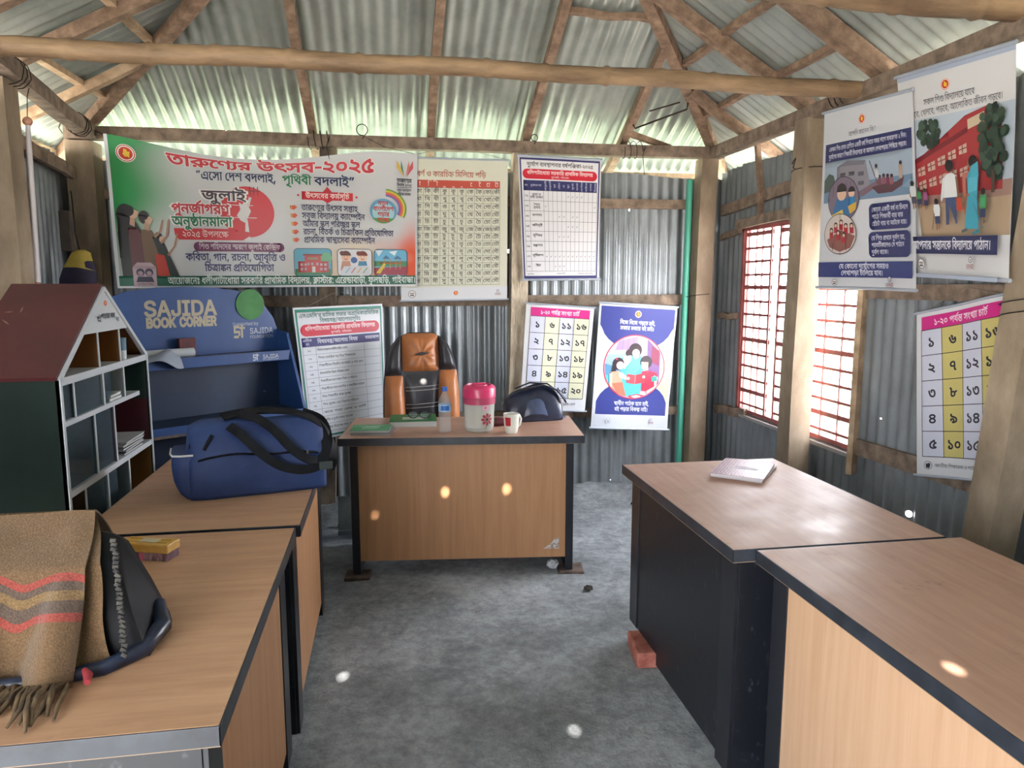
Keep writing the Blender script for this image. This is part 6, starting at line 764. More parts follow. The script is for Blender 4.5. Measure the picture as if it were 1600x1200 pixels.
# ================================================================== POSTS, BEAMS, RAFTERS
def post(name, p0, p1, w, mat, label, d=None, cat='post'):
    o = obj(name, beam(p0, p1, w, d or w, 0.008, up=(0, 1, 0), sub=10, wob=.008), mat)
    return tag(o, label, cat)
post('concrete_post', (2.20, 5.0, -.03), (2.235, 5.0, 2.40), .12, CONCRETE, 'square concrete post in the back right corner beside the green pipe')
post('concrete_post', (2.28, 3.80, -.03), (2.25, 3.72, 2.40), .125, CONCRETE, 'square concrete post standing in front of the red window grille')
post('concrete_post', (2.252, 2.41, -.03), (2.252, 2.17, 2.40), .125, CONCRETE, 'leaning concrete post in front of the number chart on the right wall')
post('concrete_post', (-1.82, 5.0, -.03), (-1.82, 5.0, 2.39), .155, CONCRETE, 'square concrete post in the back left corner beside the banner edge')
post('concrete_post', (-1.70, 3.70, -.03), (-1.68, 3.68, 2.42), .13, CONCRETE, 'concrete post at the left edge of the photo behind the house bookcase')
post('wooden_post', (.855, 4.99, -.03), (.90, 4.99, 2.40), .115, ROUGH_POST, 'rough pale wooden post between the alphabet chart and the disaster calendar')
post('wooden_post', (-.44, 5.0, -.03), (-.36, 5.0, 2.40), .105, noisy('dark_old_post', '#5c5045', '#93836f', (14, 14, 5), 8, .95, bstr=.6), 'old wooden post behind the banner and the leaning agenda chart')
def wallbeam(p0, p1, label):
    return tag(obj('wall_beam', beam(p0, p1, .075, .075, .006, sub=12, wob=.012), BEAM_WOOD), label, 'beam')
wallbeam((-1.9, 4.96, 2.435), (2.33, 4.96, 2.435), 'long grey wooden beam above the banner along the back wall')
wallbeam((2.25, 4.92, 2.43), (2.25, -1.5, 2.43), 'wooden beam along the top of the right wall above the two tall posters')
wallbeam((-1.76, 4.92, 2.43), (-1.58, 3.40, 2.47), 'short wooden beam at the top of the left wall, tied with wire')
def bamboo(p0, p1, r, label, off=0.1, step=.29):
    p0, p1 = Vector(p0), Vector(p1); L = (p1 - p0).length; pts = []; rs = []
    x = -off; nodes = []
    while x < L: nodes.append(x); x += step * (0.85 + .3 * random.random())
    n = int(L / .02)
    for i in range(n + 1):
        t = L * i / n; bow = math.sin(math.pi * i / n); q = min(abs(t - a) for a in nodes)
        rr = r * (1 + .17 * math.exp(-(q / .011) ** 2) - .06 * math.exp(-((q - .03) / .018) ** 2)) * (1 + .03 * math.sin(t * 2))
        pts.append(p0 + (p1 - p0) * (t / L) + Vector((0, 0, .012 * bow + .004 * math.sin(t * 7)))); rs.append(rr)
    bm = BM(); tube(bm, pts, rs, 16)
    return tag(obj('bamboo_pole', bm, BAMBOO, smooth=60), label, 'bamboo pole')
bamboo((-1.66, 3.29, 2.447), (2.24, 3.29, 2.437), .039, 'long bamboo pole crossing the whole room below the roof')
bamboo((-1.60, 2.38, 2.50), (2.25, 2.40, 2.495), .047, 'thick bamboo pole at the top right edge of the photo, nearest the camera')
def rafter(p0, p1, label, w=.05, h=.055, mat=TIMBER):
    n = Vector((0, 0, .03))
    return tag(obj('roof_rafter', beam(Vector(p0) + n, Vector(p1) + n, w, h, .005, sub=8, wob=.012), mat), label, 'rafter')
zb = lambda y: 2.475 + .5 * (5 - y)
zr = lambda x: 2.475 + .625 * (2.25 - x)
zl = lambda x: 2.475 + .515 * (x + 1.78)
rafter((-.46, 5.45, zb(5.45)), (-.46, 3.66, zb(3.66)), 'rafter above the middle of the green and white banner')
rafter((.30, 5.45, zb(5.45)), (.31, 2.92, zb(2.92)), 'rafter rising above the alphabet chart at the right end of the banner')
rafter((.94, 5.45, zb(5.45)), (.96, 3.40, zb(3.40)), 'rafter rising above the disaster calendar on the back slope')
rafter((1.61, 5.45, zb(5.45)), (1.61, 4.22, zb(4.22)), 'short rafter between the disaster calendar and the back right corner')
rafter((2.62, 5.46, 2.475 - .23), (.47, 2.77, 2.475 + 1.11), 'long hip rafter rising from the back right corner', .065, .06)
rafter((-2.22, 5.45, 2.475 - .225), (.38, 2.77, 2.475 + 1.11), 'long hip rafter rising from the back left corner', .065, .06)
rafter((2.62, 3.80, zr(2.62)), (1.25, 3.86, zr(1.25)), 'wide rafter of the right slope beside the long bamboo pole end', .075, .06)
rafter((2.62, 3.16, zr(2.62)), (.5, 3.22, zr(.5)), 'thick rafter of the right slope with a bright nail hole beside it', .085, .07)
rafter((2.62, 4.52, zr(2.62)), (1.90, 4.52, zr(1.90)), 'short rafter landing on the right beam near the back corner post', .055, .055)
rafter((-2.15, 3.88, zl(-2.15)), (-.62, 3.88, zl(-.62)), 'dark rafter of the left slope crossing behind the bamboo pole', .06, .06)
rafter((-2.15, 4.52, zl(-2.15)), (-1.30, 4.50, zl(-1.30)), 'short pale rafter of the left slope above the banner corner', .05, .05, TIMBER_PALE)
rafter((-2.15, 3.36, zl(-2.15)), (-.9, 3.40, zl(-.9)), 'rafter in the top left corner of the photo', .06, .06)
def purlin(p0, p1, label, mat=TIMBER):
    n = Vector((0, 0, .062))
    return tag(obj('roof_purlin', beam(Vector(p0) + n, Vector(p1) + n, .045, .03, .003, sub=6, wob=.01), mat), label, 'purlin')
purlin((.94, 4.08, zb(4.08)), (1.48, 4.10, zb(4.10)), 'short level purlin joining a back rafter to the right hip rafter')
purlin((1.78, 4.36, zr(1.78)), (1.78, 3.18, zr(1.78)), 'upper purlin of the right slope between its rafters')
purlin((2.09, 4.78, zr(2.09)), (2.09, 3.18, zr(2.09)), 'lower purlin of the right slope close above the wall beam')
purlin((-1.62, 4.80, zl(-1.62)), (-1.64, 3.85, zl(-1.64)), 'pale lower purlin of the left slope above the left beam', TIMBER_PALE)
purlin((-1.23, 4.40, zl(-1.23)), (-1.24, 3.38, zl(-1.24)), 'upper purlin of the left slope near the top left corner', TIMBER_PALE)
tag(obj('roof_brace', beam((1.60, 4.90, 2.545), (1.96, 5.02, 2.475), .04, .035, .003), TIMBER), 'thin wooden brace lying on the back beam near the right corner', 'brace')

# wire ties, nails and hooks on the beams
WIRE = flat('#2d2723', .55, .6)
def wire_tie(p, axis, r, label, tail=.09, turns=44):
    bm = BM(); p = Vector(p); a = Vector(axis).normalized(); u = a.cross(Vector((0.3, .2, 1))).normalized(); w = a.cross(u)
    pts = [p + u * r * math.cos(t * .45) * (1 + .04 * math.sin(t * 3)) + w * r * math.sin(t * .45) + a * (.003 * t - .02) for t in range(turns)]
    tube(bm, pts, .0024, 5)
    q = pts[-1]; tube(bm, [q, q + Vector((.01, -.02, .03)), q + Vector((-.01, -.03, -.03)), q + Vector((.005, -.025, -tail))], .0024, 5)
    return tag(obj('wire_tie', bm, WIRE, smooth=60), label, 'wire')
wire_tie((-.46, 4.96, 2.44), (1, 0, 0), .058, 'twisted wire tie on the back beam above the banner middle', .11)
wire_tie((1.62, 4.96, 2.44), (1, 0, 0), .058, 'black wire tie hanging from the back beam right of the disaster calendar', .16)
wire_tie((-1.62, 3.74, 2.46), (.1, -1, 0), .062, 'bent wire tie on the left beam near the near left post', .1)
wire_tie((-1.74, 4.75, 2.44), (.1, -1, 0), .06, 'wire tie on the left beam close to the back left corner', .06)
wire_tie((2.25, 3.40, 2.45), (0, 1, 0), .062, 'wire lashing where the long bamboo pole meets the right beam', .05)
wire_tie((2.262, 3.74, 2.15), (.05, 0, 1), .090, 'wire wound round the post in front of the red window', .03, 16)
wire_tie((2.252, 2.265, 1.44), (0, .1, 1), .092, 'wire wound round the leaning post at the number chart top', .02, 24)
wire_tie((2.2, 5.0, 1.45), (0, .1, 1), .088, 'thin wire round the back right corner post at mid height', .02, 16)
def hook(p, label, s=.035):
    p = Vector(p); pts = [p + Vector((s * math.cos(t * .5), 0, s * math.sin(t * .5) + s)) for t in range(-2, 11)]
    bm = BM(); tube(bm, [p + Vector((0, 0, -.02))] + pts, .003, 6); return tag(obj('wire_hook', bm, WIRE, smooth=60), label, 'hook')
hook((-.14, 4.92, 2.47), 'bent wire loop standing on the back beam above the banner right half'); hook((.98, 4.92, 2.47), 'small wire loop on the back beam above the disaster calendar', .022)

bm = BM(); tube(bm, [(1.60, 4.74, 2.56), (1.61, 4.73, 2.535), (1.75, 4.63, 2.58), (1.88, 4.53, 2.62), (1.885, 4.53, 2.66)], .006, 8); tube(bm, [(1.68, 4.66, 2.63), (1.84, 4.55, 2.665)], .005, 8)
tag(obj('bent_rod', bm, flat('#3a2a26', .6, .4), smooth=60), 'bent rusty rod hooked below the back right hip rafter', 'rod')
GREENPIPE = flat('#4fae96', .35)
bm = BM(); tube(bm, [(2.103, 5.02, .0), (2.108, 5.02, 1.0), (2.122, 5.02, 2.26)], .023, 16)
tag(obj('plastic_pipe', bm, GREENPIPE, smooth=60), 'upright green plastic pipe in the back right corner', 'pipe')

# ================================================================== BANNER AND POSTERS
NAVY, REDC, WHITE, INK = '#2c3063', '#cf2338', '#e6e6e8', '#24262e'
def lerp(a, b, t): return tuple(x + (y - x) * t for x, y in zip(a, b))
def sm(a, b, x): t = max(0.0, min(1.0, (x - a) / (b - a))); return t * t * (3 - 2 * t)
def print_mat(name, rough=0.38):
    m, nt, b = _new(name); a = nt.nodes.new('ShaderNodeVertexColor'); a.layer_name = 'print'
    nt.links.new(a.outputs['Color'], b.inputs['Base Color']); b.inputs['Roughness'].default_value = rough
    return m
def person(s, x, y, h, hair, skin, top, bottom, back=True, bag=None):
    """small standing figure, feet at y, height h"""
    k = h / 100.0; X = lambda a: x + a * k; Y = lambda b: y - b * k
    s.poly([(X(-9), Y(0)), (X(-3), Y(0)), (X(-1), Y(38)), (X(-9), Y(38))], skin); s.poly([(X(2), Y(3)), (X(8), Y(3)), (X(9), Y(38)), (X(1), Y(38))], skin)
    s.poly([(X(-12), Y(20)), (X(12), Y(20)), (X(12), Y(48)), (X(-12), Y(48))], bottom)
    s.poly([(X(-19), Y(42)), (X(-14), Y(42)), (X(-9), Y(78)), (X(-15), Y(78))], skin); s.poly([(X(19), Y(42)), (X(14), Y(42)), (X(9), Y(78)), (X(15), Y(78))], skin)
    s.poly([(X(-13), Y(44)), (X(13), Y(44)), (X(16), Y(66)), (X(13), Y(81)), (X(-13), Y(81)), (X(-16), Y(66))], top)
    if bag: s.poly([(X(-9), Y(50)), (X(9), Y(50)), (X(9), Y(74)), (X(-9), Y(74))], bag)
    s.circ(X(0), Y(90), 9 * k, skin, n=14); s.circ(X(0), Y(92 if not back else 91), 9.5 * k, hair, n=14) if back else s.circ(X(0), Y(94), 9 * k, hair, n=14, a0=180, a1=360)

# ---- the green and white festival banner
def sag_warp(u, v):
    a = max(0.0, min(1.0, u / 200)); sag = 11.2 * (math.sin(math.pi * min(1, a / .86)) ** 1.3 if a < .86 else 0)
    if v < 22: v = sag + v * (22 - sag) / 22
    return u, v
s = Sheet(200, 100, [(-1.66, 4.872, 2.424), (.206, 4.88, 2.358), (.190, 4.862, 1.518), (-1.635, 4.862, 1.505)],
          wave=lambda a, b: .006 * math.sin(a * 17 + b * 3) * (.3 + b) + .008 * math.sin(a * 7 - b * 5) + .012 * max(0, .16 - b) / .16 * math.sin(a * 3.1), front=(0, -1, 0), warp=sag_warp)
GR, GW, GD, OR, YE = hexc('#1e8f4c'), hexc('#cdced0'), hexc('#12703c'), hexc('#e2562c'), hexc('#f0c987')
def banner_col(u, v):
    c = GW
    g = 1 - sm(14, 62, u + v * .22 + 5 * math.sin(v * .12)); c = lerp(c, GR, g * (1 - sm(45, 92, v) * .75))
    o = sm(62, 88, v + 7 * math.sin(u * .09)) * sm(100, 150, u) * .55; c = lerp(c, YE, o)
    o2 = sm(168, 196, u + 5 * math.sin(v * .3)) * sm(50, 82, v + 6 * math.sin(u * .2)); c = lerp(c, OR, o2)
    return c
PB = print_mat('banner_print')
PBI = s.m(PB)
s.rect(0, 0, 2.2, 100, '#dfe3ea'); s.rect(0, 98.6, 200, 1.4, '#e6e8ec'); s.rect(198.6, 0, 1.4, 100, '#c9cdd4')
emblem(s, 12.5, 11, 6.2)
s.t('তারুণ্যের উৎসব-২০২৫', 104, 10.5, 10, '#efe6e2', w=133, bold=62); s.t('তারুণ্যের উৎসব-২০২৫', 104, 10.5, 10, '#c8283a', w=133, bold=30)
s.t('“এসো দেশ বদলাই,', 80, 23.5, 6.0, '#20305a', w=51, bold=22); s.t('পৃথিবী', 119, 23.5, 6.0, '#1b7a4e', w=19, bold=22); s.t('বদলাই”', 144, 23.5, 6.0, '#20305a', w=27, bold=22)
s.circ(86, 47.5, 17.5, '#cf2a38', n=44)
for X in (88.5, 91, 93.5): s.line([(X, 30), (X, 36)], .5, '#5a2a34')
s.line([(87, 33), (95, 33)], .5, '#5a2a34')
s.poly([(83.6, 67), (87, 67), (86, 52), (88.5, 47), (87.4, 44), (89.4, 37.5), (87.6, 37), (86.2, 42), (84.6, 40), (83.2, 42.5), (81, 41), (81.6, 46), (79.2, 50), (81.5, 53.5), (84.4, 55)], '#dcd8d8')
s.line([(76.5, 43), (90, 43)], .5, '#dcd8d8'); s.line([(77.5, 51.5), (92, 51.5)], .5, '#dcd8d8')
s.t('জুলাই', 71.5, 37, 6.2, '#ece8e6', w=29.5, bold=80); s.t('জুলাই', 71.5, 37, 6.2, '#3b2a3c', w=28, bold=26)
s.t('পুনর্জাগরণ', 56, 46.3, 6.0, '#ece8e6', w=38.5, bold=80); s.t('পুনর্জাগরণ', 56, 46.3, 6.0, '#c22f3c', w=37, bold=30)
s.t('অনুষ্ঠানমালা', 56.5, 54.8, 6.0, '#ece8e6', w=40, bold=70); s.t('অনুষ্ঠানমালা', 56.5, 54.8, 6.0, '#17704a', w=38.5, bold=28)
s.poly([(38, 59.5), (75, 59.5), (90, 62), (82, 67.2), (41, 67.2), (38.5, 64)], '#cc2c3a'); s.t('২০২৫ উপলক্ষে', 58, 63.4, 4.0, '#eedfd8', w=30)
s.rect(50, 68.6, 59, 6.4, '#6e3058', 3); s.t('শিশু শহিদদের স্মরণে জুলাই কেন্দ্রিক', 80, 71.8, 3.4, '#eadce4', w=53)
s.t('কবিতা, গান, রচনা, আবৃত্তি ও', 77, 79, 4.6, '#2b2d66', w=65, bold=20); s.t('চিত্রাঙ্কন প্রতিযোগিতা', 79, 86.3, 4.6, '#2b2d66', w=45, bold=20)
s.rect(122, 31.4, 34, 5.9, '#cc2334'); s.t('উৎসবের কর্মসূচি', 139, 34.3, 3.4, '#f2d9d4', w=29, bold=15)
s.poly([(136, 31.4), (139, 27.5), (142, 31.4)], '#cc2334'); s.poly([(135.5, 37.2), (139, 39.4), (142.5, 37.2)], '#cc2334'); s.circ(119.6, 34.3, .8, '#cc2334', n=10); s.circ(158.4, 34.3, .8, '#cc2334', n=10)
for k, (tx, w) in enumerate((('তারুণ্যের উৎসব সপ্তাহ', 37.5), ('সবুজ বিদ্যালয় ক্যাম্পেইন', 42), ('আমার স্কুল পরিচ্ছন্ন স্কুল', 38.5), ('রচনা, বিতর্ক ও চিত্রাংকন প্রতিযোগিতা', 61), ('প্রাথমিক স্বাস্থ্যসেবা ক্যাম্পেইন', 48))):
    Y = 43 + k * 5.75; X = 121.5 + k * .25
    s.t(tx, X, Y, 4.0, '#262a55', 'l', w, 16); X -= 7.5
    s.poly([(X, Y - 1.2), (X + 2.6, Y - 1.2), (X + 2.6, Y - 1.9), (X + 4.6, Y), (X + 2.6, Y + 1.9), (X + 2.6, Y + 1.2), (X, Y + 1.2)], '#d2502e'); s.poly([(X, Y - 1.2), (X + 1.3, Y - 1.2), (X + 1.3, Y + 1.2), (X, Y + 1.2)], '#d99a4a')
for k, c in enumerate(('#6d9a44', '#d8c33e', '#d07a3a', '#c84a6a', '#5a64a8')): s.arc(178, 41.5, 14.5 - k * 1.1, 1.1, -88, 28, c)
s.circ(176.5, 43.5, 9.2, '#5c9cc0', n=30); s.circ(176.5, 44.5, 7.6, '#a4cdd4', n=26); s.circ(176.5, 43.5, 9.2, '#4f9a52', n=14, a0=35, a1=145)
for k, (tx, w) in enumerate((('নতুন', 7), ('বাংলাদেশ', 14), ('গড়ার', 8), ('লক্ষ্যে', 8))): s.t(tx, 176.5, 37.8 + k * 4.1, 2.9, '#c22836', w=w, bold=25)
for d, c in ((-3.6, '#d9b23a'), (-1.8, '#3f7f6c'), (0, '#1f6a52'), (1.8, '#d8784a'), (3.6, '#c84a5a')):
    s.poly([(191.5 + d * .3, 17.5), (191.5 + d * 1.55, 11), (191.5 + d * 1.5, 5.5), (191.5 + d * .95, 9.5)], c)
s.t('তারুণ্যের', 191, 20.3, 2.6, '#2b2d3c', w=10, bold=35); s.t('উৎসব ২০২৫', 191, 23.6, 2.1, '#2b2d3c', w=10, bold=25); s.rect(186, 25.3, 10, .4, '#3a3c48'); s.t('নতুন বাংলাদেশ', 191, 27.6, 1.8, '#2b2d3c', w=9.5, bold=25); s.t('গড়ার লক্ষ্যে', 191, 30.4, 1.8, '#2b2d3c', w=9, bold=25)
# three pictures: school front, two laughing children painting, playground
def frame(x, y, w, h, sky):
    s.rect(x - .4, y - .4, w + .8, h + .8, '#33303c', 3); s.rect(x, y, w, h, sky, 2.6)
frame(115.5, 72.5, 25, 19.5, '#5aa6bf'); s.rect(116, 87, 24, 4.6, '#3f7f5a'); s.circ(137, 79, 4, '#6cae86', n=14)
s.rect(118, 81.5, 20.5, 8, '#b53a3c'); s.rect(122.5, 77, 11, 12.5, '#c2484a'); s.rect(124.5, 78.6, 7, 1.8, '#9c8a6a'); s.rect(121.5, 76.2, 13, 1.2, '#8e3a3a')
for a in (119.5, 122.2, 132.8, 135.6):
    for bb in (83, 86.2): s.rect(a, bb, 1.7, 1.8, '#b9a7b2')
for a in (124.3, 126.8, 130.2): s.rect(a, 82.4, 1.5, 2, '#b9a7b2')
s.rect(127.2, 85.2, 2.4, 4.3, '#d8d2cc')
frame(145, 72.5, 23, 19.5, '#dcdbe0')
for hx, hair, sk, sh in ((150.5, '#5e3226', '#e0b79a', '#c08c78'), (161.8, '#7c3a30', '#e6c2ac', '#4a86a8')):
    s.poly([(hx - 3.8, 88), (hx + 3.8, 88), (hx + 2.6, 81.2), (hx - 2.6, 81.2)], sh); s.circ(hx, 78.2, 3.2, sk, n=16); s.circ(hx, 77.2, 3.5, hair, n=14, a0=180, a1=360); s.circ(hx - 2.6, 75.4, 1.6, hair, n=10)
    s.arc(hx, 79, 1.2, .5, 20, 160, '#a03a3a', 8); s.circ(hx - 1.1, 77.9, .3, INK, n=6); s.circ(hx + 1.1, 77.9, .3, INK, n=6)
s.circ(156, 80.5, 2.3, '#3f5f98', n=12); s.poly([(146, 91), (149, 85), (166, 84.5), (167.5, 91)], '#cfd2d8')
for a, c in ((150, '#7aa4c8'), (154, '#c85a5a'), (158, '#e0b44a'), (162, '#6aa06a')): s.line([(a, 90), (a + 3, 86)], .6, c)
frame(170, 72.5, 22.5, 19.5, '#6fb6d8')
s.poly([(170.5, 73), (176, 73), (173, 77.5)], '#dfe8ee'); s.poly([(180, 74), (186, 73), (184, 77)], '#dfe8ee'); s.rect(170, 81, 22.5, 4, '#4f8a5e'); s.poly([(170, 86), (192.5, 85), (192.5, 91.6), (170, 91.6)], '#9c3f50')
for a in (176.5, 180.5, 184.5, 187.5): s.rect(a, 79, .7, 8, '#b98a6a')
s.poly([(175.5, 79.4), (178, 76.5), (181, 79.4)], '#4a78a0'); s.poly([(183, 79.4), (186, 76.8), (189, 79.4)], '#4a78a0'); s.rect(174, 82, 15, 1.1, '#b0664a'); s.poly([(171, 90), (176.5, 82.5), (178, 83.2), (174, 90.6)], '#d8c04a')
_keep = s.poly; s.poly = lambda pts, col, z=None: _keep([(4 + (x - 4) * .76, y) for x, y in pts], col, z)
# two women and a child looking up, lower left
def ell(x, y, rx, ry, c, n=20): s.poly([(x + rx * math.cos(2 * math.pi * k / n), y + ry * math.sin(2 * math.pi * k / n)) for k in range(n)], c)
def arm(pts, w, c):
    for (x0, y0), (x1, y1) in zip(pts, pts[1:]):
        d = Vector((x1 - x0, y1 - y0)); q = Vector((-d.y, d.x)).normalized() * w / 2; s.poly([(x0 + q.x, y0 + q.y), (x1 + q.x * .7, y1 + q.y * .7), (x1 - q.x * .7, y1 - q.y * .7), (x0 - q.x, y0 - q.y)], c)
s.poly([(5, 93), (3.5, 64), (5.5, 55), (9, 53), (18, 56), (24, 64), (28, 74), (31, 93)], '#1d2224'); ell(10.5, 52, 7, 7.5, '#16181b'); s.poly([(4, 53), (12, 55), (11, 80), (4, 80)], '#16181b')
ell(17.2, 51.2, 3.6, 3.1, '#c9a78e'); s.poly([(18.6, 48.2), (22, 49.6), (20.4, 52)], '#c9a78e'); s.poly([(14.5, 53.5), (18.5, 54), (17.5, 59.5), (13.6, 58)], '#b9947c'); ell(13.5, 49, 4.4, 3.6, '#16181b')
s.poly([(12, 60), (19, 60), (24, 66), (28, 93), (13, 93)], '#55262a'); s.poly([(22, 61), (31, 61.5), (37, 72), (43, 93), (24, 93)], '#6a4f38')
ell(25.5, 53, 4.4, 4.4, '#231c1e'); ell(29, 55, 2.9, 2.7, '#c9a78e'); s.poly([(30.6, 52.6), (33, 54), (31.4, 56)], '#c9a78e'); s.poly([(25.6, 56.5), (29.6, 57), (29, 62), (25, 61)], '#b9947c'); ell(25.4, 52, 3.6, 2.8, '#231c1e')
s.poly([(31, 66), (36, 64), (40, 70), (52, 93), (40, 93), (35, 76)], '#1f2b2a'); s.poly([(32, 77), (40, 78), (44, 93), (34, 93)], '#b83624'); ell(36, 66, 3.2, 3.4, '#1b1a1d'); ell(38.6, 67.4, 2.2, 2.1, '#d0ab92')
arm([(33, 66), (38, 62), (40.5, 54.5)], 1.9, '#a87c64'); arm([(38, 70), (43, 65), (45.5, 54)], 1.9, '#a87c64'); arm([(43, 78), (49, 72), (52, 63)], 1.8, '#a87c64')
s.poly = _keep
s.rect(2.2, 92, 196.4, 6.6, '#12604c')
s.t('আয়োজনেঃ ধলীপাটাধোয়া সরকারি প্রাথমিক বিদ্যালয়, ক্লাস্টার: এরেন্ডাবাড়ী, ফুলছড়ি, গাইবান্ধা।', 115.5, 95.3, 4.4, '#dfeae4', w=166, bold=14)
s.poly([(11, 99), (11, 86), (14, 83), (22.5, 83), (25.5, 86), (25.5, 99)], '#b9a2ac')
for d in (15.6, 21): s.circ(d, 89.5, 2.6, '#2f3048', n=14); s.circ(d, 90.2, 1.6, '#a88f96', n=12)
s.poly([(12.6, 96), (14, 92.4), (22.6, 92.4), (24, 96)], '#2f3048'); s.t('প্রাথমিক শিক্ষা', 18.2, 97.5, 1.2, '#4a3a4a', w=10)
ban = thing('festival_banner', 'large green and white festival banner hanging under the back wall beam', 'banner', (-.72, 4.87, 1.5))
o = s.build('banner_sheet', PB, None, step=2.0, colfn=banner_col)
o.parent = ban; o.matrix_parent_inverse = Matrix.Translation((.72, -4.87, -1.5))
def adopt(o, root):
    o.parent = root; o.matrix_parent_inverse = Matrix.Translation(root.location).inverted(); return o
adopt(cord('hanging_cord', [(-1.66, 4.87, 2.42), (-1.74, 4.90, 2.45)], .002, WIRE), ban)
adopt(cord('hanging_cord', [(.206, 4.88, 2.356), (.0, 4.905, 2.40), (-.14, 4.92, 2.47)], .0015, WIRE), ban)

STEEL = flat('#b9c2cf', .35, .3)
def poster(name, label, cat, s, base='#dddde0', rails=True, rail_r=.008, cordpts=None, step=5.0, group=None):
    c = (s.c[2] + s.c[3]) / 2
    r = thing(name, label, cat, c, 0, group)
    adopt(s.build('printed_sheet', base, step=step), r)
    if rails:
        adopt(rod('top_rail', s, .6, rail_r, STEEL, None, .008), r); adopt(rod('bottom_rail', s, s.H - .6, rail_r, STEEL, None, .012), r)
    if cordpts: adopt(cord('hanging_cord', cordpts, .0016, flat('#8d8578', .7)), r)
    return r

# ---- alphabet chart
s = Sheet(100, 135, [(.115, 4.915, 2.345), (.80, 4.915, 2.345), (.80, 4.955, 1.425), (.085, 4.955, 1.415)], wave=lambda a, b: .006 * math.sin(a * 6 + 1), front=(0, -1, 0))
s.t('বর্ণ ও কারচিহ্ন মিলিয়ে পড়ি', 46, 15, 4.6, '#b0503c', w=66, bold=8)
s.rect(3, 20.5, 89.5, 7, '#c4503f')
for k, tx in enumerate(('া', 'ি', 'ী', 'ু', 'ূ', 'ৃ', 'ে', 'ৈ', 'ো', 'ৌ')): s.t(tx, 16 + k * 8.15, 24, 3.6, '#e6d9cf')
rows = 'ক খ গ ঘ চ জ ট ত দ প ব ম স'.split(' ')
for i, c in enumerate(rows):
    Y = 31 + i * 7.08
    for k, tx in enumerate((c, c + 'া', c + 'ি', c + 'ী', c + 'ু', c + 'ূ', c + 'ৃ', c + 'ে', c + 'ৈ', c + 'ো', c + 'ৌ')): s.t(tx, 7 + k * 8.15, Y - .3, 3.3, '#3c3c38', bold=8)
for i in range(14): s.rect(3, 27.4 + i * 7.08, 89.5, .35, '#8a8c80')
for k in range(12): s.rect(2.9 + k * 8.13, 27.4, .35, 92, '#8a8c80')
s.rect(0, 121.5, 100, 13.5, '#d6d8dc'); kids_crest(s, 10, 128, 3.6); emblem(s, 51, 127.5, 2.6); usaid_mark(s, 91, 128, 7)
poster('alphabet_chart', 'cream alphabet chart with a red title, partly behind the banner', 'poster', s, '#d8d8c6', rail_r=.006, cordpts=[(.12, 4.915, 2.345), (.45, 4.92, 2.42), (.80, 4.915, 2.345)])

# ---- disaster calendar
s = Sheet(100, 140, [(.865, 4.895, 2.375), (1.435, 4.895, 2.362), (1.437, 4.935, 1.562), (.905, 4.915, 1.556)], wave=lambda a, b: .004 * math.sin(a * 5), front=(0, -1, 0))
s.rect(1.5, 2.4, 97, 136.2, '#35366c'); s.rect(3.2, 4.6, 93.6, 130.4, '#dedee2')
s.t('দুর্যোগ ব্যবস্থাপনার বর্ষপঞ্জিকা-২০২৫', 50, 9.5, 4.0, '#33302e', w=80, bold=14)
s.rect(4.5, 14.5, 91, 11, REDC, 5.4); s.t('ধলিপাটাধোয়া সরকারি প্রাথমিক বিদ্যালয়', 50, 18.6, 3.6, '#f0dcdc', w=80, bold=16); s.t('ফুলছড়ি, গাইবান্ধা।', 50, 23.2, 1.9, '#f0dcdc', w=22)
s.rect(5, 27, 90.5, 11.5, NAVY); s.t('ক্রঃ', 8.2, 32.6, 1.8, '#cdcde0', w=4); s.t('দুর্যোগের নাম', 20, 32.6, 1.8, '#cdcde0', w=13)
for k, tx in enumerate(('জানুয়ারি', 'ফেব্রুয়ারি', 'মার্চ', 'এপ্রিল', 'মে', 'জুন', 'জুলাই', 'আগস্ট', 'সেপ্টেম্বর', 'অক্টোবর', 'নভেম্বর', 'ডিসেম্বর')):
    s.t(tx, 31.8 + k * 5.6, 32.6, 1.9, '#cdcde0', rot=-90)
RT = (('বন্যা ও', 'নদী ভাঙ্গন'), ('শৈত্য', 'প্রবাহ'), ('তাপদাহ',), ('অতিবৃষ্টি',), ('ঘূর্ণিঝড়',), ('বজ্রপাত',), ('ভূমিকম্প',), ('খরা',))
TK = ((5, 6, 7, 8), (0, 11), (3, 4, 6, 7), (5, 6, 7), (3, 4, 5), (), tuple(range(12)), (2, 3, 4))
for i in range(8):
    Y = 38.5 + i * 11.4 + 5.7
    s.t(('০১', '০২', '০৩', '০৪', '০৫', '০৬', '০৭', '০৮')[i], 8.3, Y, 2.3, INK, bold=10)
    for q, tx in enumerate(RT[i]): s.t(tx, 20.5, Y - 1.5 + q * 3.2 - (0 if len(RT[i]) > 1 else -.3), 2.4, INK, bold=14)
    for k in TK[i]: x = 31.8 + k * 5.6; s.poly([(x - 1.4, Y - .3), (x - .6, Y + 1.2), (x + 1.6, Y - 1.6), (x - .5, Y + .3)], '#3c4048')
for i in range(9): s.rect(5, 38.3 + i * 11.4, 90.5, .35, '#4e5058')
for X in [5, 11.7, 29] + [29 + 5.54 * k for k in range(1, 13)]: s.rect(X - .15, 38.5, .32, 91.2, '#4e5058')
s.t('প্রধান শিক্ষক', 10, 133, 1.4, INK, w=8); s.t('সভাপতি', 50, 132.6, 1.4, INK, w=12); s.t('ধলিপাটাধোয়া সরকারি প্রাথমিক', 82, 132.8, 1.4, INK, w=20)
poster('disaster_calendar', 'navy bordered disaster calendar chart hanging from the back beam', 'poster', s, '#d5d5da', cordpts=[(.87, 4.895, 2.375), (1.15, 4.91, 2.44), (1.43, 4.895, 2.362)])

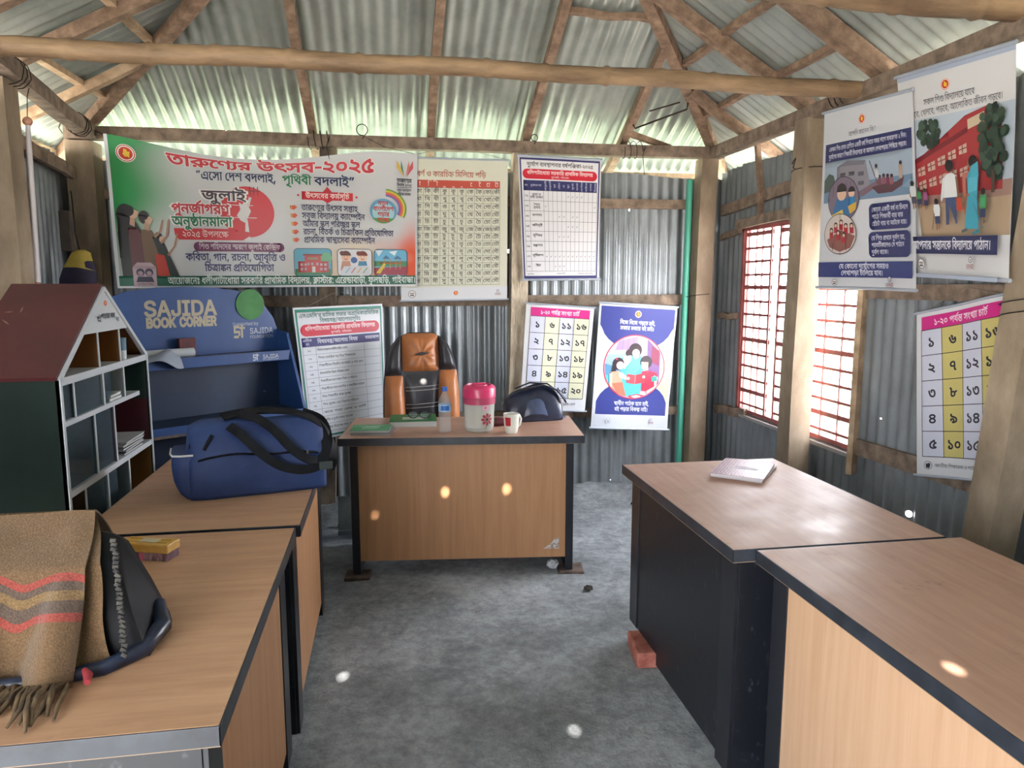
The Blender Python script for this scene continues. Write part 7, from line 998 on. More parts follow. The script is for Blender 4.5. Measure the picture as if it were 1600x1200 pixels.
# ---- number charts (one on the back wall, one on the right wall)
def number_chart(corners, front, label, wave, shade, cordpts, rail_r=.006):
    s = Sheet(100, 161, corners, wave=wave, front=front)
    for k in range(4): s.rect(7 + k * 21.8, 18.5, 21.8, 123, ('#cfd2e2', shade)[k % 2])
    s.rect(7, 5.5, 87.2, 13, '#d02c86'); s.t('১-২০ পর্যন্ত সংখ্যা চার্ট', 50, 12.3, 5.6, '#f2dce8', w=58, bold=16)
    D = '০১২৩৪৫৬৭৮৯'
    for n in range(1, 21):
        q, r = divmod(n - 1, 5); tx = (D[n // 10] if n > 9 else '') + D[n % 10]
        s.t(tx, 17.9 + q * 21.8, 31 + r * 24.6, 8.4, '#33333c', bold=26)
    for i in range(6): s.rect(7, 18.2 + i * 24.6, 87.2, .7, '#3f3a40')
    for k in range(5): s.rect(6.8 + k * 21.8, 18.4, .6, 123, '#3f3a40')
    s.circ(13, 150, 4.2, '#cfd0d4', n=20); s.arc(13, 150, 4.2, .5, 0, 360, '#5c5f6a'); s.poly([(11, 152.5), (10.6, 148.5), (12, 148.5), (13, 151), (14.2, 147.5), (15.4, 149), (14.4, 152.8)], '#3a3d48')
    s.t('জাতীয় শিক্ষাক্রম ও পাঠ্যপুস্তক বোর্ড', 52, 150, 3.0, '#5c5f66', w=64)
    return poster('number_chart', label, 'poster', s, '#d9dade', rail_r=rail_r, cordpts=cordpts)
number_chart([(.925, 4.90, 1.405), (1.402, 4.90, 1.372), (1.348, 4.92, .640), (.880, 4.90, .668)], (0, -1, 0), 'number chart with a pink title hanging on the back wall behind the black handbag',
             lambda a, b: .007 * math.sin(a * 7 + b), '#dfdec0', [(.95, 4.90, 1.403), (1.14, 5.04, 1.43), (1.39, 4.90, 1.373)])
number_chart([(2.350, 2.950, 1.40), (2.355, 2.46, 1.50), (2.358, 2.356, .770), (2.35, 2.868, .672)], (-1, 0, 0), 'number chart with a pink title on the right wall, half hidden by the leaning post',
             lambda a, b: .007 * math.sin(a * 9 + .6 + b), '#cdc078', [(2.350, 2.90, 1.41), (2.365, 2.7, 1.52), (2.355, 2.50, 1.492)])

# ---- reading poster with a round picture
s = Sheet(100, 155, [(1.448, 4.92, 1.408), (2.012, 4.91, 1.372), (1.972, 4.94, .482), (1.398, 4.93, .517)], wave=lambda a, b: .005 * math.sin(b * 14) * a + .004 * math.sin(a * 6), front=(0, -1, 0))
BLUE = '#39428c'; CREAM = '#d6d3a8'
s.rect(55, 22, 42.5, 112, CREAM); s.rect(2, 22, 53, 112, '#dcdfe2')
s.poly([(2.4, 4), (97.6, 4), (97.6, 27)] + [(50 + 46 * math.cos(t), 24 + 32 * math.sin(t)) for t in [math.pi * k / 14 for k in range(1, 14)]] + [(2.4, 27)], BLUE)
s.poly([(4, 137), (4, 121)] + [(50 - 46 * math.cos(t), 125 - 31 * math.sin(t)) for t in [math.pi * k / 14 for k in range(1, 14)]] + [(96, 121), (96, 137)], BLUE)
s.rect(2, 137, 97, 16.5, '#c9cdd6')
emblem(s, 50, 12, 4.2); s.t('নিজে নিজে পড়তে চাই,', 50, 22.6, 4.4, '#e6e8f4', w=46, bold=14); s.t('মজার মজার বই চাই।', 50, 29.4, 4.4, '#e6e8f4', w=44, bold=14)
s.circ(50, 77, 40, '#d8304a', n=48); s.circ(50, 77, 38.8, '#cbb6c8', n=48)
def clip(P, col):
    """keep an outline inside the round picture"""
    out = []
    for x, y in P:
        d = math.hypot(x - 50, y - 77)
        if d > 38.4: x, y = 50 + (x - 50) * 38.4 / d, 77 + (y - 77) * 38.4 / d
        out.append((x, y))
    s.poly(out, col)
clip([(25, 42), (52, 38), (54, 55), (24, 57)], '#a78fb2'); clip([(66, 40), (88, 55), (90, 100), (74, 110), (66, 60)], '#7e5a8e')
for X in (33, 40, 47): s.line([(X, 41), (X, 56)], .5, '#8a7298')
clip([(12, 62), (40, 60), (40, 78), (11, 82)], '#9db8cf'); clip([(11, 74), (34, 79), (34, 90), (12, 88)], '#5c93b8'); clip([(12, 88), (34, 90), (30, 108), (18, 100)], '#55c0cc')
clip([(72, 50), (82, 55), (82, 74), (72, 70)], '#8c3a58')
# mother
s.circ(50, 56, 8.6, '#3a2c34', n=20); s.circ(42.5, 60, 5, '#3a2c34', n=14)
clip([(33, 66), (42, 63), (58, 63), (62, 84), (60, 114), (36, 114), (33, 86)], '#56bcd2'); clip([(36, 64), (45, 62.5), (46, 68), (37, 80), (33, 72)], '#e2dcd2'); clip([(46, 66), (58, 62), (61, 76), (44, 92), (38, 88)], '#68c8da')
s.poly([(46.5, 58), (55.5, 57), (55, 64.5), (51, 67), (47.5, 64.5)], '#dcc0b4'); s.circ(51, 59.5, 5, '#dcc0b4', n=16); s.arc(51.2, 62.2, 1.6, .5, 20, 160, '#a0404a', 8)
s.line([(48.2, 58.6), (50, 58.8)], .5, INK); s.line([(52.4, 58.6), (54.2, 58.4)], .5, INK)
# girl
s.circ(29, 73.5, 7.6, '#2f2630', n=18); s.poly([(22, 73), (27, 72), (26, 88), (20, 88)], '#2f2630'); s.circ(31.5, 75.5, 5, '#e2c6ba', n=16); s.circ(26.4, 67.6, 1.5, '#d8405a', n=10); s.line([(31, 75), (32.6, 75)], .5, INK)
clip([(20, 84), (31, 82), (36, 98), (40, 112), (26, 113), (18, 100)], '#e8a68c'); clip([(22, 98), (36, 96), (42, 114), (26, 114)], '#e4775f'); s.poly([(30, 84), (34, 84), (44, 91), (43, 94), (31, 90)], '#e2c6ba'); clip([(18, 86), (22, 86), (21, 106), (16, 104)], '#e2c6ba')
# boy
s.circ(65, 70, 7.8, '#3a2e38', n=18); s.poly([(58.5, 70), (68, 70), (68, 77), (64, 80.5), (59.5, 78)], '#dcbcae'); s.line([(60, 73), (62, 73)], .5, INK); s.line([(64.4, 73), (66.4, 73)], .5, INK); s.arc(62.6, 76.2, 1.6, .5, 20, 160, '#a0404a', 8)
clip([(60, 82), (68, 80), (80, 83), (82, 96), (76, 110), (62, 106)], '#cc2f4e'); clip([(76, 86), (82, 88), (84, 104), (70, 110), (68, 106), (78, 100)], '#dcbcae'); s.poly([(73, 88), (80, 87), (81, 93), (74, 94)], '#3f9a92')
s.poly([(41, 85.5), (52, 86.5), (52, 98), (41, 96.5)], '#d8505a'); s.poly([(52, 86.5), (64, 83.5), (65, 95.5), (52, 98)], '#c43c4a'); s.line([(52, 86.5), (52, 98)], .5, '#e8c0bc'); s.circ(43, 91, 2, '#e2c6ba', n=10); s.circ(63, 88.5, 2, '#dcbcae', n=10)
clip([(44, 113), (56, 110), (66, 113), (58, 117), (48, 117)], '#c83a4c'); s.poly([(47.5, 113.4), (56, 111.4), (62, 113.2), (54, 115.4)], '#e6dede')
s.t('স্বাধীন পাঠক হতে চাই,', 50, 122.6, 4.4, '#dfe3f2', w=46, bold=14); s.t('বই পড়ার বিকল্প নাই।', 50, 129.8, 4.4, '#dfe3f2', w=44, bold=14)
kids_crest(s, 21, 145, 3.2, '#4a6c98'); usaid_mark(s, 77, 145, 9)
poster('reading_poster', 'purple and white reading poster with a mother and two children in a circle', 'poster', s, '#d8dbe0', cordpts=[(1.5, 4.92, 1.405), (1.72, 5.04, 1.44), (1.96, 4.91, 1.375)])

# ---- school committee agenda chart, leaning out from the wall
s = Sheet(100, 135, [(-.572, 4.60, 1.388), (-.040, 4.93, 1.402), (-.030, 4.90, .585), (-.500, 4.53, .572)], wave=lambda a, b: .01 * math.sin(a * 3.1) * b, front=(0, -1, 0))
s.rect(1.5, 2, 97, 131, '#1f7f6c'); s.rect(3.4, 5, 93.2, 126, '#d4d7de')
s.t('এসএমসি’র মাসিক সভার অগ্রাধিকারভিত্তিক', 50, 8.8, 3.6, '#1d5f56', w=90, bold=18); s.t('বিষয়বস্তু/আলোচ্যসূচিঃ', 50, 14.2, 3.6, '#1d5f56', w=46, bold=18)
s.rect(5, 17.5, 90, 12, '#c92840', 5.8); s.t('ধলিপাটাধোয়া সরকারি প্রাথমিক বিদ্যালয়', 50, 22, 3.8, '#f0dce0', w=80, bold=14); s.t('ফুলছড়ি, গাইবান্ধা।', 50, 26.8, 2, '#f0dce0', w=24)
s.rect(5, 31, 90, 9, '#2f2f6c'); s.t('ক্রমিক', 11, 33.8, 2.6, '#dcdcec', w=10); s.t('নং', 11, 37.6, 2.4, '#dcdcec'); s.t('বিষয়বস্তু/আলোচ্য বিষয়', 45, 35.5, 3.6, '#dcdcec', w=46, bold=10); s.t('সময়কাল', 85.5, 35.2, 3.2, '#dcdcec', w=17, bold=10)
AG = ('বিদ্যালয় ব্যবস্থাপনা কমিটির দায়িত্ব ও কর্তব্য', 'শিশুর প্রারম্ভিক যত্ন নিয়ে শিক্ষকদের', 'শিক্ষার্থীদের নিয়মিত উপস্থিতি ও পাঠ গ্রহণ', 'বিদ্যালয়ভিত্তিক উন্নয়ন পরিকল্পনা প্রণয়ন', 'শিক্ষার্থীদের মান সম্মত শিক্ষা ও পরিবেশ', 'শিক্ষার্থীদের সাথে মানবিক ও সামাজিক আচরণ', 'শিশু শিক্ষার্থীর স্বাস্থ্য সুরক্ষা', 'শিশু সুরক্ষা এবং নিরাপদ পরিবেশ', 'ঝরে পড়া রোধ ও ভর্তি', 'স্থানীয় ও দুর্যোগ সময়ে পাঠ সভা', 'বার্ষিক বিদ্যালয় সভা এবং খেলা')
for i, tx in enumerate(AG):
    Y = 44.4 + i * 8.0; s.t(('০১', '০২', '০৩', '০৪', '০৫', '০৬', '০৭', '০৮', '০৯', '১০', '১১')[i], 12, Y, 1.9, INK, bold=10); s.t(tx, 21, Y - .4, 2.0, '#3b3d46', 'l', 34 + 18 * ((i * 7) % 3) / 2, bold=8)
for i in range(12): s.rect(5, 40 + i * 8.0, 90, .3, '#6d7078')
for X in (5, 19, 75, 95): s.rect(X, 40, .3, 88.3, '#6d7078')
poster('agenda_chart', 'green bordered agenda chart hanging beside the blue book shelf, behind the desk', 'poster', s, '#d4d7de', rails=False, cordpts=[(-.5, 4.64, 1.388), (-.36, 4.93, 1.47), (-.3, 4.95, 1.475), (-.1, 4.90, 1.40)])

# ---- flood schooling poster on the right wall
s = Sheet(100, 140, [(2.150, 3.45, 2.372), (2.140, 2.816, 2.325), (2.165, 2.725, 1.501), (2.19, 3.46, 1.512)], wave=lambda a, b: .012 * math.sin(a * 5 + b * 2) * (b + .2), front=(-1, 0, 0))
emblem(s, 48, 12, 4); s.t('আপনি জানেন কি?', 48, 21.5, 3.2, '#5c5c66', w=30); 
s.rect(4, 26, 94, 14, '#2b3164'); s.t('একজন শিশু প্রথম শ্রেণিতে একটি বর্ষ শিখতে সময় লাগে সাধারণত ২ দিন।', 51, 30.4, 3.0, '#dfe0ee', w=84, bold=10); s.t('দুর্যোগের কারণে শিক্ষার্থী বিদ্যালয়ে না আসলে লেখাপড়ায় পিছিয়ে পড়বে।', 51, 36.2, 3.0, '#dfe0ee', w=84, bold=10)
s.rect(4, 40, 94, 32, '#a3b2c4'); s.rect(4, 58, 94, 14, '#6f8ba6'); s.poly([(4, 54), (10, 49), (16, 51), (20, 62), (4, 64)], '#4e5f58')
s.poly([(20, 45), (32, 41), (52, 43), (56, 62), (40, 66), (20, 64)], '#8e8a94'); s.poly([(20, 45), (32, 41), (52, 43), (50, 46), (32, 45)], '#767480')
for q in range(2): s.rect(24, 50 + q * 7, 6, 3, '#5c5a66'); s.rect(34, 50 + q * 7, 6, 3, '#5c5a66'); s.rect(44, 51 + q * 7, 6, 3, '#5c5a66')
s.poly([(44, 66), (66, 58), (62, 64), (48, 70)], '#7c6470')
s.poly([(58, 64), (66, 62), (82, 62), (90, 59), (88, 65), (78, 69), (64, 69)], '#5e4048'); s.line([(56, 44), (64, 62)], .8, '#5a4a4a')
for X, Y, c in ((66, 60, '#7c4a5e'), (70, 59.5, '#8c5a6a'), (74, 60, '#7a3a4a'), (78, 60.5, '#95606a')): s.circ(X, Y - 3.2, 1.5, '#3a3038', n=8); s.rect(X - 1.7, Y - 2, 3.4, 5, c)
s.circ(63, 48.5, 1.5, '#2e2a30', n=8); s.poly([(61.5, 50), (65, 50), (65.5, 57), (62, 57)], '#d0d0d4'); s.circ(87, 49, 1.5, '#2e2a30', n=8); s.poly([(85, 50.5), (89, 50.5), (88.6, 60), (85.6, 60)], '#b79c86'); s.poly([(88, 66), (98, 60), (98, 68)], '#7f98b0')
# the two oval pictures
s.circ(28, 70, 17.4, '#3c3440', 17.4, 36); s.circ(28, 70, 16.8, '#7e6f80', 16.8, 36)
for X in (17, 22, 27, 32, 37): s.line([(X, 57), (X, 68)], .5, '#5c5060')
s.poly([(17, 80), (22, 68), (36, 70), (40, 80), (32, 86), (22, 85)], '#3a6ea0'); s.circ(27, 66, 5.2, '#e0bca4', n=16); s.circ(27, 63.4, 5.6, '#2a2428', n=14, a0=170, a1=370); s.poly([(16, 82), (28, 78), (30, 86), (20, 86)], '#d9c25a'); s.circ(38, 66, 3.4, '#e0bca4', n=12); s.circ(38, 64.6, 3.6, '#2a2428', n=10, a0=170, a1=370); s.rect(35, 69, 6.5, 6, '#3f8ac0'); s.poly([(34, 76), (43, 73), (42, 79), (36, 82)], '#d9b24a')
s.circ(25, 97, 17.4, '#4a3c44', 16, 36); s.circ(25, 97, 16.8, '#cfc3bd', 15.4, 36)
s.poly([(11, 101), (27, 94), (41, 99), (36, 108), (25, 111), (14, 107)], '#8c5a52')
for X, Y in ((16, 95), (21, 91), (27, 89), (32, 92), (38, 92), (24, 97), (30, 99)): s.rect(X - 2, Y, 4, 5, '#b33440'); s.circ(X, Y - 1.4, 2, '#2e2528', n=10); s.circ(X, Y - .8, 1.4, '#dcb8a0', n=8)
s.line([(18, 104), (18, 110)], .6, '#5c3a38'); s.line([(32, 104), (32, 110)], .6, '#5c3a38')
s.rect(56, 76, 41, 19.5, '#2c3166', 4); s.rect(55, 97, 42, 19, '#2c3166', 4)
for k, tx in enumerate(('কোনো একটি বর্ষ না চিনলে', 'পাঠে শিক্ষার্থী বার বার', 'হোঁচট খায় বা আটকে যায়।')): s.t(tx, 59, 80.6 + k * 5.2, 3.0, '#dcdeec', 'l', (36, 31, 35)[k], 10)
for k, tx in enumerate(('যে শিশু প্রথমে দুর্বল হয়,', 'পরবর্তীকালেও সে পাঠনে', 'দুর্বল থাকে।')): s.t(tx, 58, 101.6 + k * 5.2, 3.0, '#dcdeec', 'l', (34, 33, 17)[k], 10)
s.rect(2, 119, 97, 12, '#2f3a78'); s.t('যে কোনো দুর্যোগের সময়ও', 50, 122.4, 3.6, '#e2e4f0', w=50, bold=14); s.t('লেখাপড়া চালিয়ে যাব।', 48, 127.6, 3.6, '#e2e4f0', w=42, bold=14)
kids_crest(s, 20, 135.2, 2.8); usaid_mark(s, 76, 135, 10)
poster('flood_poster', 'white and navy poster with a flooded school and boat, hanging beside the window', 'poster', s, '#d3d5db', rail_r=.007)

# ---- large school poster on the right wall
s = Sheet(100, 145, [(2.165, 2.945, 2.407), (2.155, 2.33, 2.362), (2.160, 2.255, 1.54), (2.20, 2.79, 1.564)], wave=lambda a, b: .014 * math.sin(a * 4 + b * 3 + 1) * (b + .15), front=(-1, 0, 0))
s.rect(0, 0, 100, 5, '#a9b4c8'); emblem(s, 45, 14.5, 4.2); s.t('সকল শিশু বিদ্যালয়ে যাবে', 47, 23.5, 4.0, '#41404a', w=44); s.t('হাসবে, খেলবে, পড়বে, আলোকিত জীবন গড়বে।', 50, 30.4, 4.0, '#41404a', w=82)
s.rect(10, 34.5, 90, 82, '#b7c3d0'); s.poly([(10, 88), (100, 84), (100, 116.5), (10, 116.5)], '#b39b82'); s.poly([(10, 86), (100, 82), (100, 92), (10, 95)], '#a08076')
s.poly([(12, 64), (60, 47), (60, 38), (78, 34.5), (90, 40), (92, 88), (12, 88)], '#a63c40'); s.poly([(62, 41), (76, 37.6), (76, 44), (62, 47.4)], '#c9b79c'); s.poly([(12, 62), (62, 45.5), (62, 49), (12, 65.5)], '#7e2f36')
for q in range(5):
    X = 14 + q * 10
    for r in range(2): Y0 = 69 - q * 2.8 + r * (9.5 + q * 1.3); s.poly([(X, Y0), (X + 7, Y0 - 1.8), (X + 7, Y0 + 4.4), (X, Y0 + 5.2)], '#c9a89a'); s.line([(X, Y0 + 2.4), (X + 7, Y0 + 1)], .7, '#7e3a40'); s.rect(X + 2.8, Y0 - .6, .8, 5, '#7e3a40')
s.poly([(56, 76), (70, 73), (70, 90), (56, 91)], '#c07a6a'); s.poly([(59, 79), (67, 77.5), (67, 90), (59, 90.6)], '#8a4a48')
random.seed(11)
for cx, cy, rx, ry, n in ((30, 46, 9, 9, 60), (89, 58, 12, 23, 150)):
    for k in range(n):
        a, r = random.random() * 6.28, random.random() ** .5; X, Y = cx + rx * r * math.cos(a), cy + ry * r * math.sin(a)
        if X < 97: s.circ(min(X, 96), Y, 1.3 + random.random() * 2.6, random.choice(('#33443a', '#2b3a33', '#42564a', '#3b4a3c')), n=8)
s.rect(89, 76, 3, 14, '#4f4238')
s.poly([(48, 69), (52, 66), (54, 68), (50, 71)], '#2a3a32'); s.circ(48, 71, 2.4, '#b5303a', n=12)
person(s, 14, 97, 20, '#2a262a', '#8a6450', '#cfd2d4', '#4a4a58'); person(s, 20, 97, 15, '#2a262a', '#8a6450', '#3f7a50', '#2f3a5c', bag='#3a8a58'); person(s, 26, 98, 15, '#2a262a', '#8a6450', '#8a4a78', '#3a3a5c', bag='#a05a88')
_keep = s.poly; s.poly = lambda pts, col, z=None: _keep([(51 + (x - 52) * .8, 113 + (y - 113) * .82) for x, y in pts], col, z)
person(s, 34, 112, 26, '#241f22', '#8a6048', '#dadce0', '#2f3a5c'); s.line([(30.6, 112), (34, 101)], .7, '#6a5a48')
s.poly([(45, 108), (49, 108), (51, 92), (58, 108), (60, 107), (58, 84), (46, 84)], '#3e4c74'); s.poly([(44, 86), (46.4, 69), (50, 66.5), (56, 66.5), (60, 69), (61.6, 86)], '#dcdee0'); s.poly([(44, 70), (47, 69), (45, 84), (41, 89), (40, 87)], '#d4d6da'); s.poly([(59, 69), (62, 71), (63, 88), (61, 88)], '#8a6048'); s.circ(52.6, 61.5, 4.4, '#8a6048', n=14); s.circ(52.6, 60.4, 4.8, '#241f22', n=14)
s.poly([(60, 87), (66, 87), (67, 97), (60, 97)], '#c2452e'); s.line([(61, 97), (61, 102)], .6, '#c2452e'); s.line([(65.4, 97), (65.4, 102)], .6, '#c2452e')
s.poly([(70, 112), (74, 84), (73, 71), (77, 65), (83, 64.5), (86.5, 71), (85, 88), (88, 112)], '#3d9cb4'); s.poly([(75, 72), (85, 70), (85, 82), (74, 84)], '#58b4c8'); s.line([(75, 90), (86, 108)], .7, '#2c7c94'); s.line([(74, 96), (84, 112)], .7, '#2c7c94'); s.circ(78, 61, 4.2, '#94684e', n=14); s.circ(80, 59.4, 4.8, '#211c20', n=14); s.poly([(78, 63), (86, 60), (87, 72), (78, 72)], '#4aa8bc'); s.poly([(74, 84), (77, 85), (66, 91), (65, 89)], '#94684e')
s.poly([(66, 113), (73, 111), (74, 113.4), (67, 115)], '#46525c'); s.poly([(80, 115), (89, 112), (90, 114.6), (82, 116.4)], '#2f7f92')
person(s, 93, 109, 28, '#241f22', '#8a6048', '#3f8a58', '#2f3a5c', bag='#4aa06a'); s.poly = _keep
s.rect(10, 116.5, 89, 12, '#292e58'); s.t('আপনার সন্তানকে বিদ্যালয়ে পাঠান।', 51, 122.5, 5.4, '#e2e3ec', w=84, bold=18)
kids_crest(s, 16, 135.5, 3.6); usaid_mark(s, 73, 135, 10); s.rect(0, 142.5, 100, 2.5, '#a9b4c8')
poster('school_poster', 'tall poster of a family walking to a red school, hanging on the right beam', 'poster', s, '#d6d6d8', rail_r=.008)

# ================================================================== DESKS
TOP_LAM_Y = laminate('desk_top_laminate', '#b18a76', '#c49c86', (30, 2.2, 30), 0.40, 0.8)
TOP_LAM_X = laminate('head_desk_top_laminate', '#b18a76', '#c49c86', (2.2, 30, 30), 0.3, 0.4)
TOP_LAM_B = laminate('bright_desk_top_laminate', '#b98e70', '#cea482', (3, 26, 30), 0.36, 0.25)
PANEL_LAM = laminate('panel_laminate', '#a97a54', '#bd8e66', (34, 34, 1.6), 0.45)
PANEL_PALE = laminate('pale_panel_laminate', '#bc9676', '#cdab8c', (26, 26, 1.4), 0.45)
CORE = flat('#8f7a66', .8)
def dull(m, s):
    m.node_tree.nodes['Principled BSDF'].inputs['Specular IOR Level'].default_value = s; return m
def desk(x0, x1, y0, y1, label, toplam, open_side, panel, yaw=0.0, inset=.045, stile=None, zfar=0.0, group=None, cat='desk'):
    """long axis = local y; open_side = -1 or +1: the side (local x) that carries the modesty panel"""
    cx, cy = (x0 + x1) / 2, (y0 + y1) / 2; hx, hy = (x1 - x0) / 2, (y1 - y0) / 2
    t = thing('office_desk', label, cat, (cx, cy, 0), yaw, group)
    bm = BM(); bx(-hx + .003, hx - .003, -hy + .003, hy - .003, .716, .75, .0015, bm); obj('desk_top', bm, toplam, t)
    bm = BM()
    for a, b, c, d in ((-hx, hx, -hy, -hy + .004), (-hx, hx, hy - .004, hy), (-hx, -hx + .004, -hy, hy), (hx - .004, hx, -hy, hy)): bx(a, b, c, d, .711, .7495, .001, bm)
    obj('edge_band', bm, EDGE_BAND, t)
    bm = BM(); bx(-hx + .002, hx - .002, -hy + .002, hy - .002, .7085, .711, 0, bm); obj('under_board', bm, CORE, t)
    for sy in (-1, 1):
        bm = BM(); z0 = zfar if sy > 0 else -.012
        bx(-hx + inset, hx - inset, sy * (hy - .05) - .009, sy * (hy - .05) + .009, z0, .706, .001, bm)
        obj('end_panel', bm, SCUFFED_BLACK, t)
        bm = BM(); w = stile or .035
        bx(open_side * (hx - inset) - .011, open_side * (hx - inset) + .011, sy * (hy - .045) - (w if sy > 0 else 0), sy * (hy - .045) + (w if sy < 0 else 0), z0, .706, .001, bm)
        obj('leg_stile', bm, BLACK_LAM, t)
    bm = BM(); w = stile or .035
    if zfar:   # notched where the brick stands under it
        xx, ya, yb = open_side * (hx - inset) - .007, -hy + .045 + w, hy - .045 - w
        prism(bm, [(xx, ya, .012), (xx, .160, .012), (xx, .160, .058), (xx, yb, .058), (xx, yb, .706), (xx, ya, .706)], (.014, 0, 0))
    else: bx(open_side * (hx - inset) - .007, open_side * (hx - inset) + .007, -hy + .045 + w, hy - .045 - w, .06 if panel is not SCUFFED_BLACK else .012, .706, .001, bm)
    obj('modesty_panel', bm, panel, t)
    return t
desk(-.985, -.300, 2.385, 3.47, 'wooden desk with black edges on the left carrying the blue duffel bag', TOP_LAM_B, 1, PANEL_LAM, stile=.10)
desk(-1.005, -.312, 1.275, 2.362, 'wooden desk with black edges at the lower left, under the brown shawl', TOP_LAM_B, 1, PANEL_LAM, stile=.10)
desk(.990, 1.70, 1.935, 2.985, 'wooden desk with a black side panel on the right, carrying the pink notebooks', TOP_LAM_Y, -1, SCUFFED_BLACK, stile=.09, zfar=.057)
desk(1.058, 1.745, .86, 1.925, 'wooden desk with a pale side panel at the lower right corner', TOP_LAM_Y, -1, PANEL_PALE, stile=.075)

# head teacher's desk, facing the camera
t = thing('head_desk', 'wide wooden desk in the middle facing the camera, black edges', 'desk', (.392, 3.965, 0), math.radians(-6))
hx, hy = .634, .295
bm = BM(); bx(-hx + .003, hx - .003, -hy + .003, hy - .003, .716, .75, .0015, bm); obj('desk_top', bm, TOP_LAM_X, t)
bm = BM()
for a, b, c, d in ((-hx, hx, -hy, -hy + .004), (-hx, hx, hy - .004, hy), (-hx, -hx + .004, -hy, hy), (hx - .004, hx, -hy, hy)): bx(a, b, c, d, .711, .7495, .001, bm)
obj('edge_band', bm, EDGE_BAND, t)
bm = BM(); bx(-hx + .002, hx - .002, -hy + .002, hy - .002, .7085, .711, 0, bm); obj('under_board', bm, CORE, t)
for sx in (-1, 1):
    bm = BM(); bx(sx * .565 - .02, sx * .565 + .02, -.245, .26, .005, .706, .001, bm); obj('end_panel', bm, BLACK_LAM, t)
bm = BM(); bx(-.545, .545, -.237, -.223, .075, .706, .001, bm); obj('modesty_panel', bm, PANEL_LAM, t)
bm = BM(); y = -.2385
for P, c in (([(.435, .128), (.51, .128), (.51, .182), (.487, .178), (.47, .152)], 0), ([(.428, .122), (.512, .122), (.512, .126), (.428, .126)], 0)):
    prism(bm, [(a, y, b) for a, b in P], (0, .002, 0))
obj('torn_sticker', bm, noisy('torn_paper', '#8e8684', '#cfc8c4', (60, 60, 60), 5, .9, lo=.4, hi=.55), t)
def brick(loc, s, rz, label, mat=BRICK_RED):
    bm = BM(); box(bm, (0, 0, s[2] / 2), s, .008)
    for v_ in bm.verts: v_.co += Vector([.004 * noise.noise(v_.co * 40 + Vector((k * 9, 0, loc[0] * 5))) for k in range(3)])
    o = obj('brick', bm, mat, None, loc=loc, rot=(0, 0, rz)); return tag(o, label, 'brick')
brick((1.028, 2.735, -.012), (.115, .20, .068), -.12, 'red brick under the far leg of the black sided right desk')
DIRTY = noisy('dusty_brick', '#3f3632', '#6b5a50', (14, 14, 14), 6, .95, bstr=.5)
brick((-.19, 3.80, -.022), (.13, .12, .026), -.1, 'dusty brick under the left end of the head desk', DIRTY); brick((.945, 3.70, -.022), (.14, .14, .026), -.15, 'dusty brick under the right end of the head desk', DIRTY)

def crumple(name, loc, r, mat, label, cat, sz=1.0):
    bm = BM(); bmesh.ops.create_icosphere(bm, subdivisions=3, radius=r)
    for v_ in bm.verts:
        n = v_.co.normalized(); v_.co = n * r * (1 + .45 * noise.noise(n * 2.7 + Vector((r * 99, 1, loc[0] * 9))) + .2 * noise.noise(n * 7)); v_.co.z *= sz
    return tag(obj(name, bm, mat, loc=loc), label, cat)
crumple('crumpled_paper', (.85, 3.72, .018), .032, flat('#c9ccd2', .7), 'crumpled white paper on the floor under the head desk', 'paper', .7)

# ================================================================== EXECUTIVE CHAIR
ORANGE = noisy('tan_leather', '#a8663c', '#c07c4c', (6, 6, 6), 5, .38, bstr=.12)
DLEATH = noisy('dark_leather', '#2b2a2e', '#3d3c42', (8, 8, 8), 5, .36, bstr=.1)
t = thing('executive_chair', 'orange and black leather office chair behind the head desk', 'chair', (.205, 4.60, 0), math.radians(4))
def hw(z): # half width of the back at height z
    P = [(.42, .21), (.55, .235), (.70, .248), (.85, .245), (.98, .232), (1.08, .213), (1.15, .18), (1.195, .135), (1.222, .07)]
    for (a, wa), (b, wb) in zip(P, P[1:]):
        if z <= b: return wa + (wb - wa) * (z - a) / (b - a)
    return .05
def lean(z): return .05 + .16 * (z - .5) - .05 * math.sin((z - .5) * 3.2)
def pad(name, xl, xr, z0, z1, puff, mat, nu=14, nv=20, wr=None, y0=.0):
    def fn(a, b, sgn):
        z = z0 + (z1 - z0) * b; x = xl(z) + (xr(z) - xl(z)) * a
        e = (1 - abs(2 * a - 1) ** 3.5) * (1 - abs(2 * b - 1) ** 5)
        y = lean(z) + y0 - sgn * puff * e
        if wr and sgn > 0: y += wr(x, z) * e
        return Vector((x, y, z))
    bm = BM(); grid(bm, nu, nv, lambda a, b: fn(a, b, 1)); grid(bm, nu, nv, lambda a, b: fn(a, b, -.3))
    bmesh.ops.remove_doubles(bm, verts=bm.verts, dist=.0004)
    return obj(name, bm, mat, t, smooth=60)
pad('back_shell', lambda z: -hw(z), hw, .42, 1.222, .035, DLEATH, 22, 30, y0=.03)
iw = lambda z: .115 + .03 * max(0, (1.2 - z)) * 1.2
wrk = lambda x, z: .006 * math.sin(abs(math.atan2(x, (z - 1.09)) * 9)) * min(1, math.hypot(x, z - 1.09) / .05) * max(0, 1 - math.hypot(x, z - 1.09) / .16)
head = pad('headrest_pad', lambda z: -min(.118, hw(z)), lambda z: min(.112, hw(z)), .975, 1.218, .05, ORANGE, 40, 40, wr=wrk)
bm = BM(); tube(bm, [(-.045, lean(1.09) - .047, 1.085), (0, lean(1.09) - .052, 1.093), (.045, lean(1.09) - .047, 1.097)], [.004, .011, .004], 8); obj('headrest_slot', bm, DLEATH, t, smooth=60)
pad('side_pad', lambda z: -hw(z) + .004, lambda z: -.121, .955, 1.195, .045, DLEATH); pad('side_pad', lambda z: .115, lambda z: hw(z) - .004, .985, 1.195, .045, DLEATH)
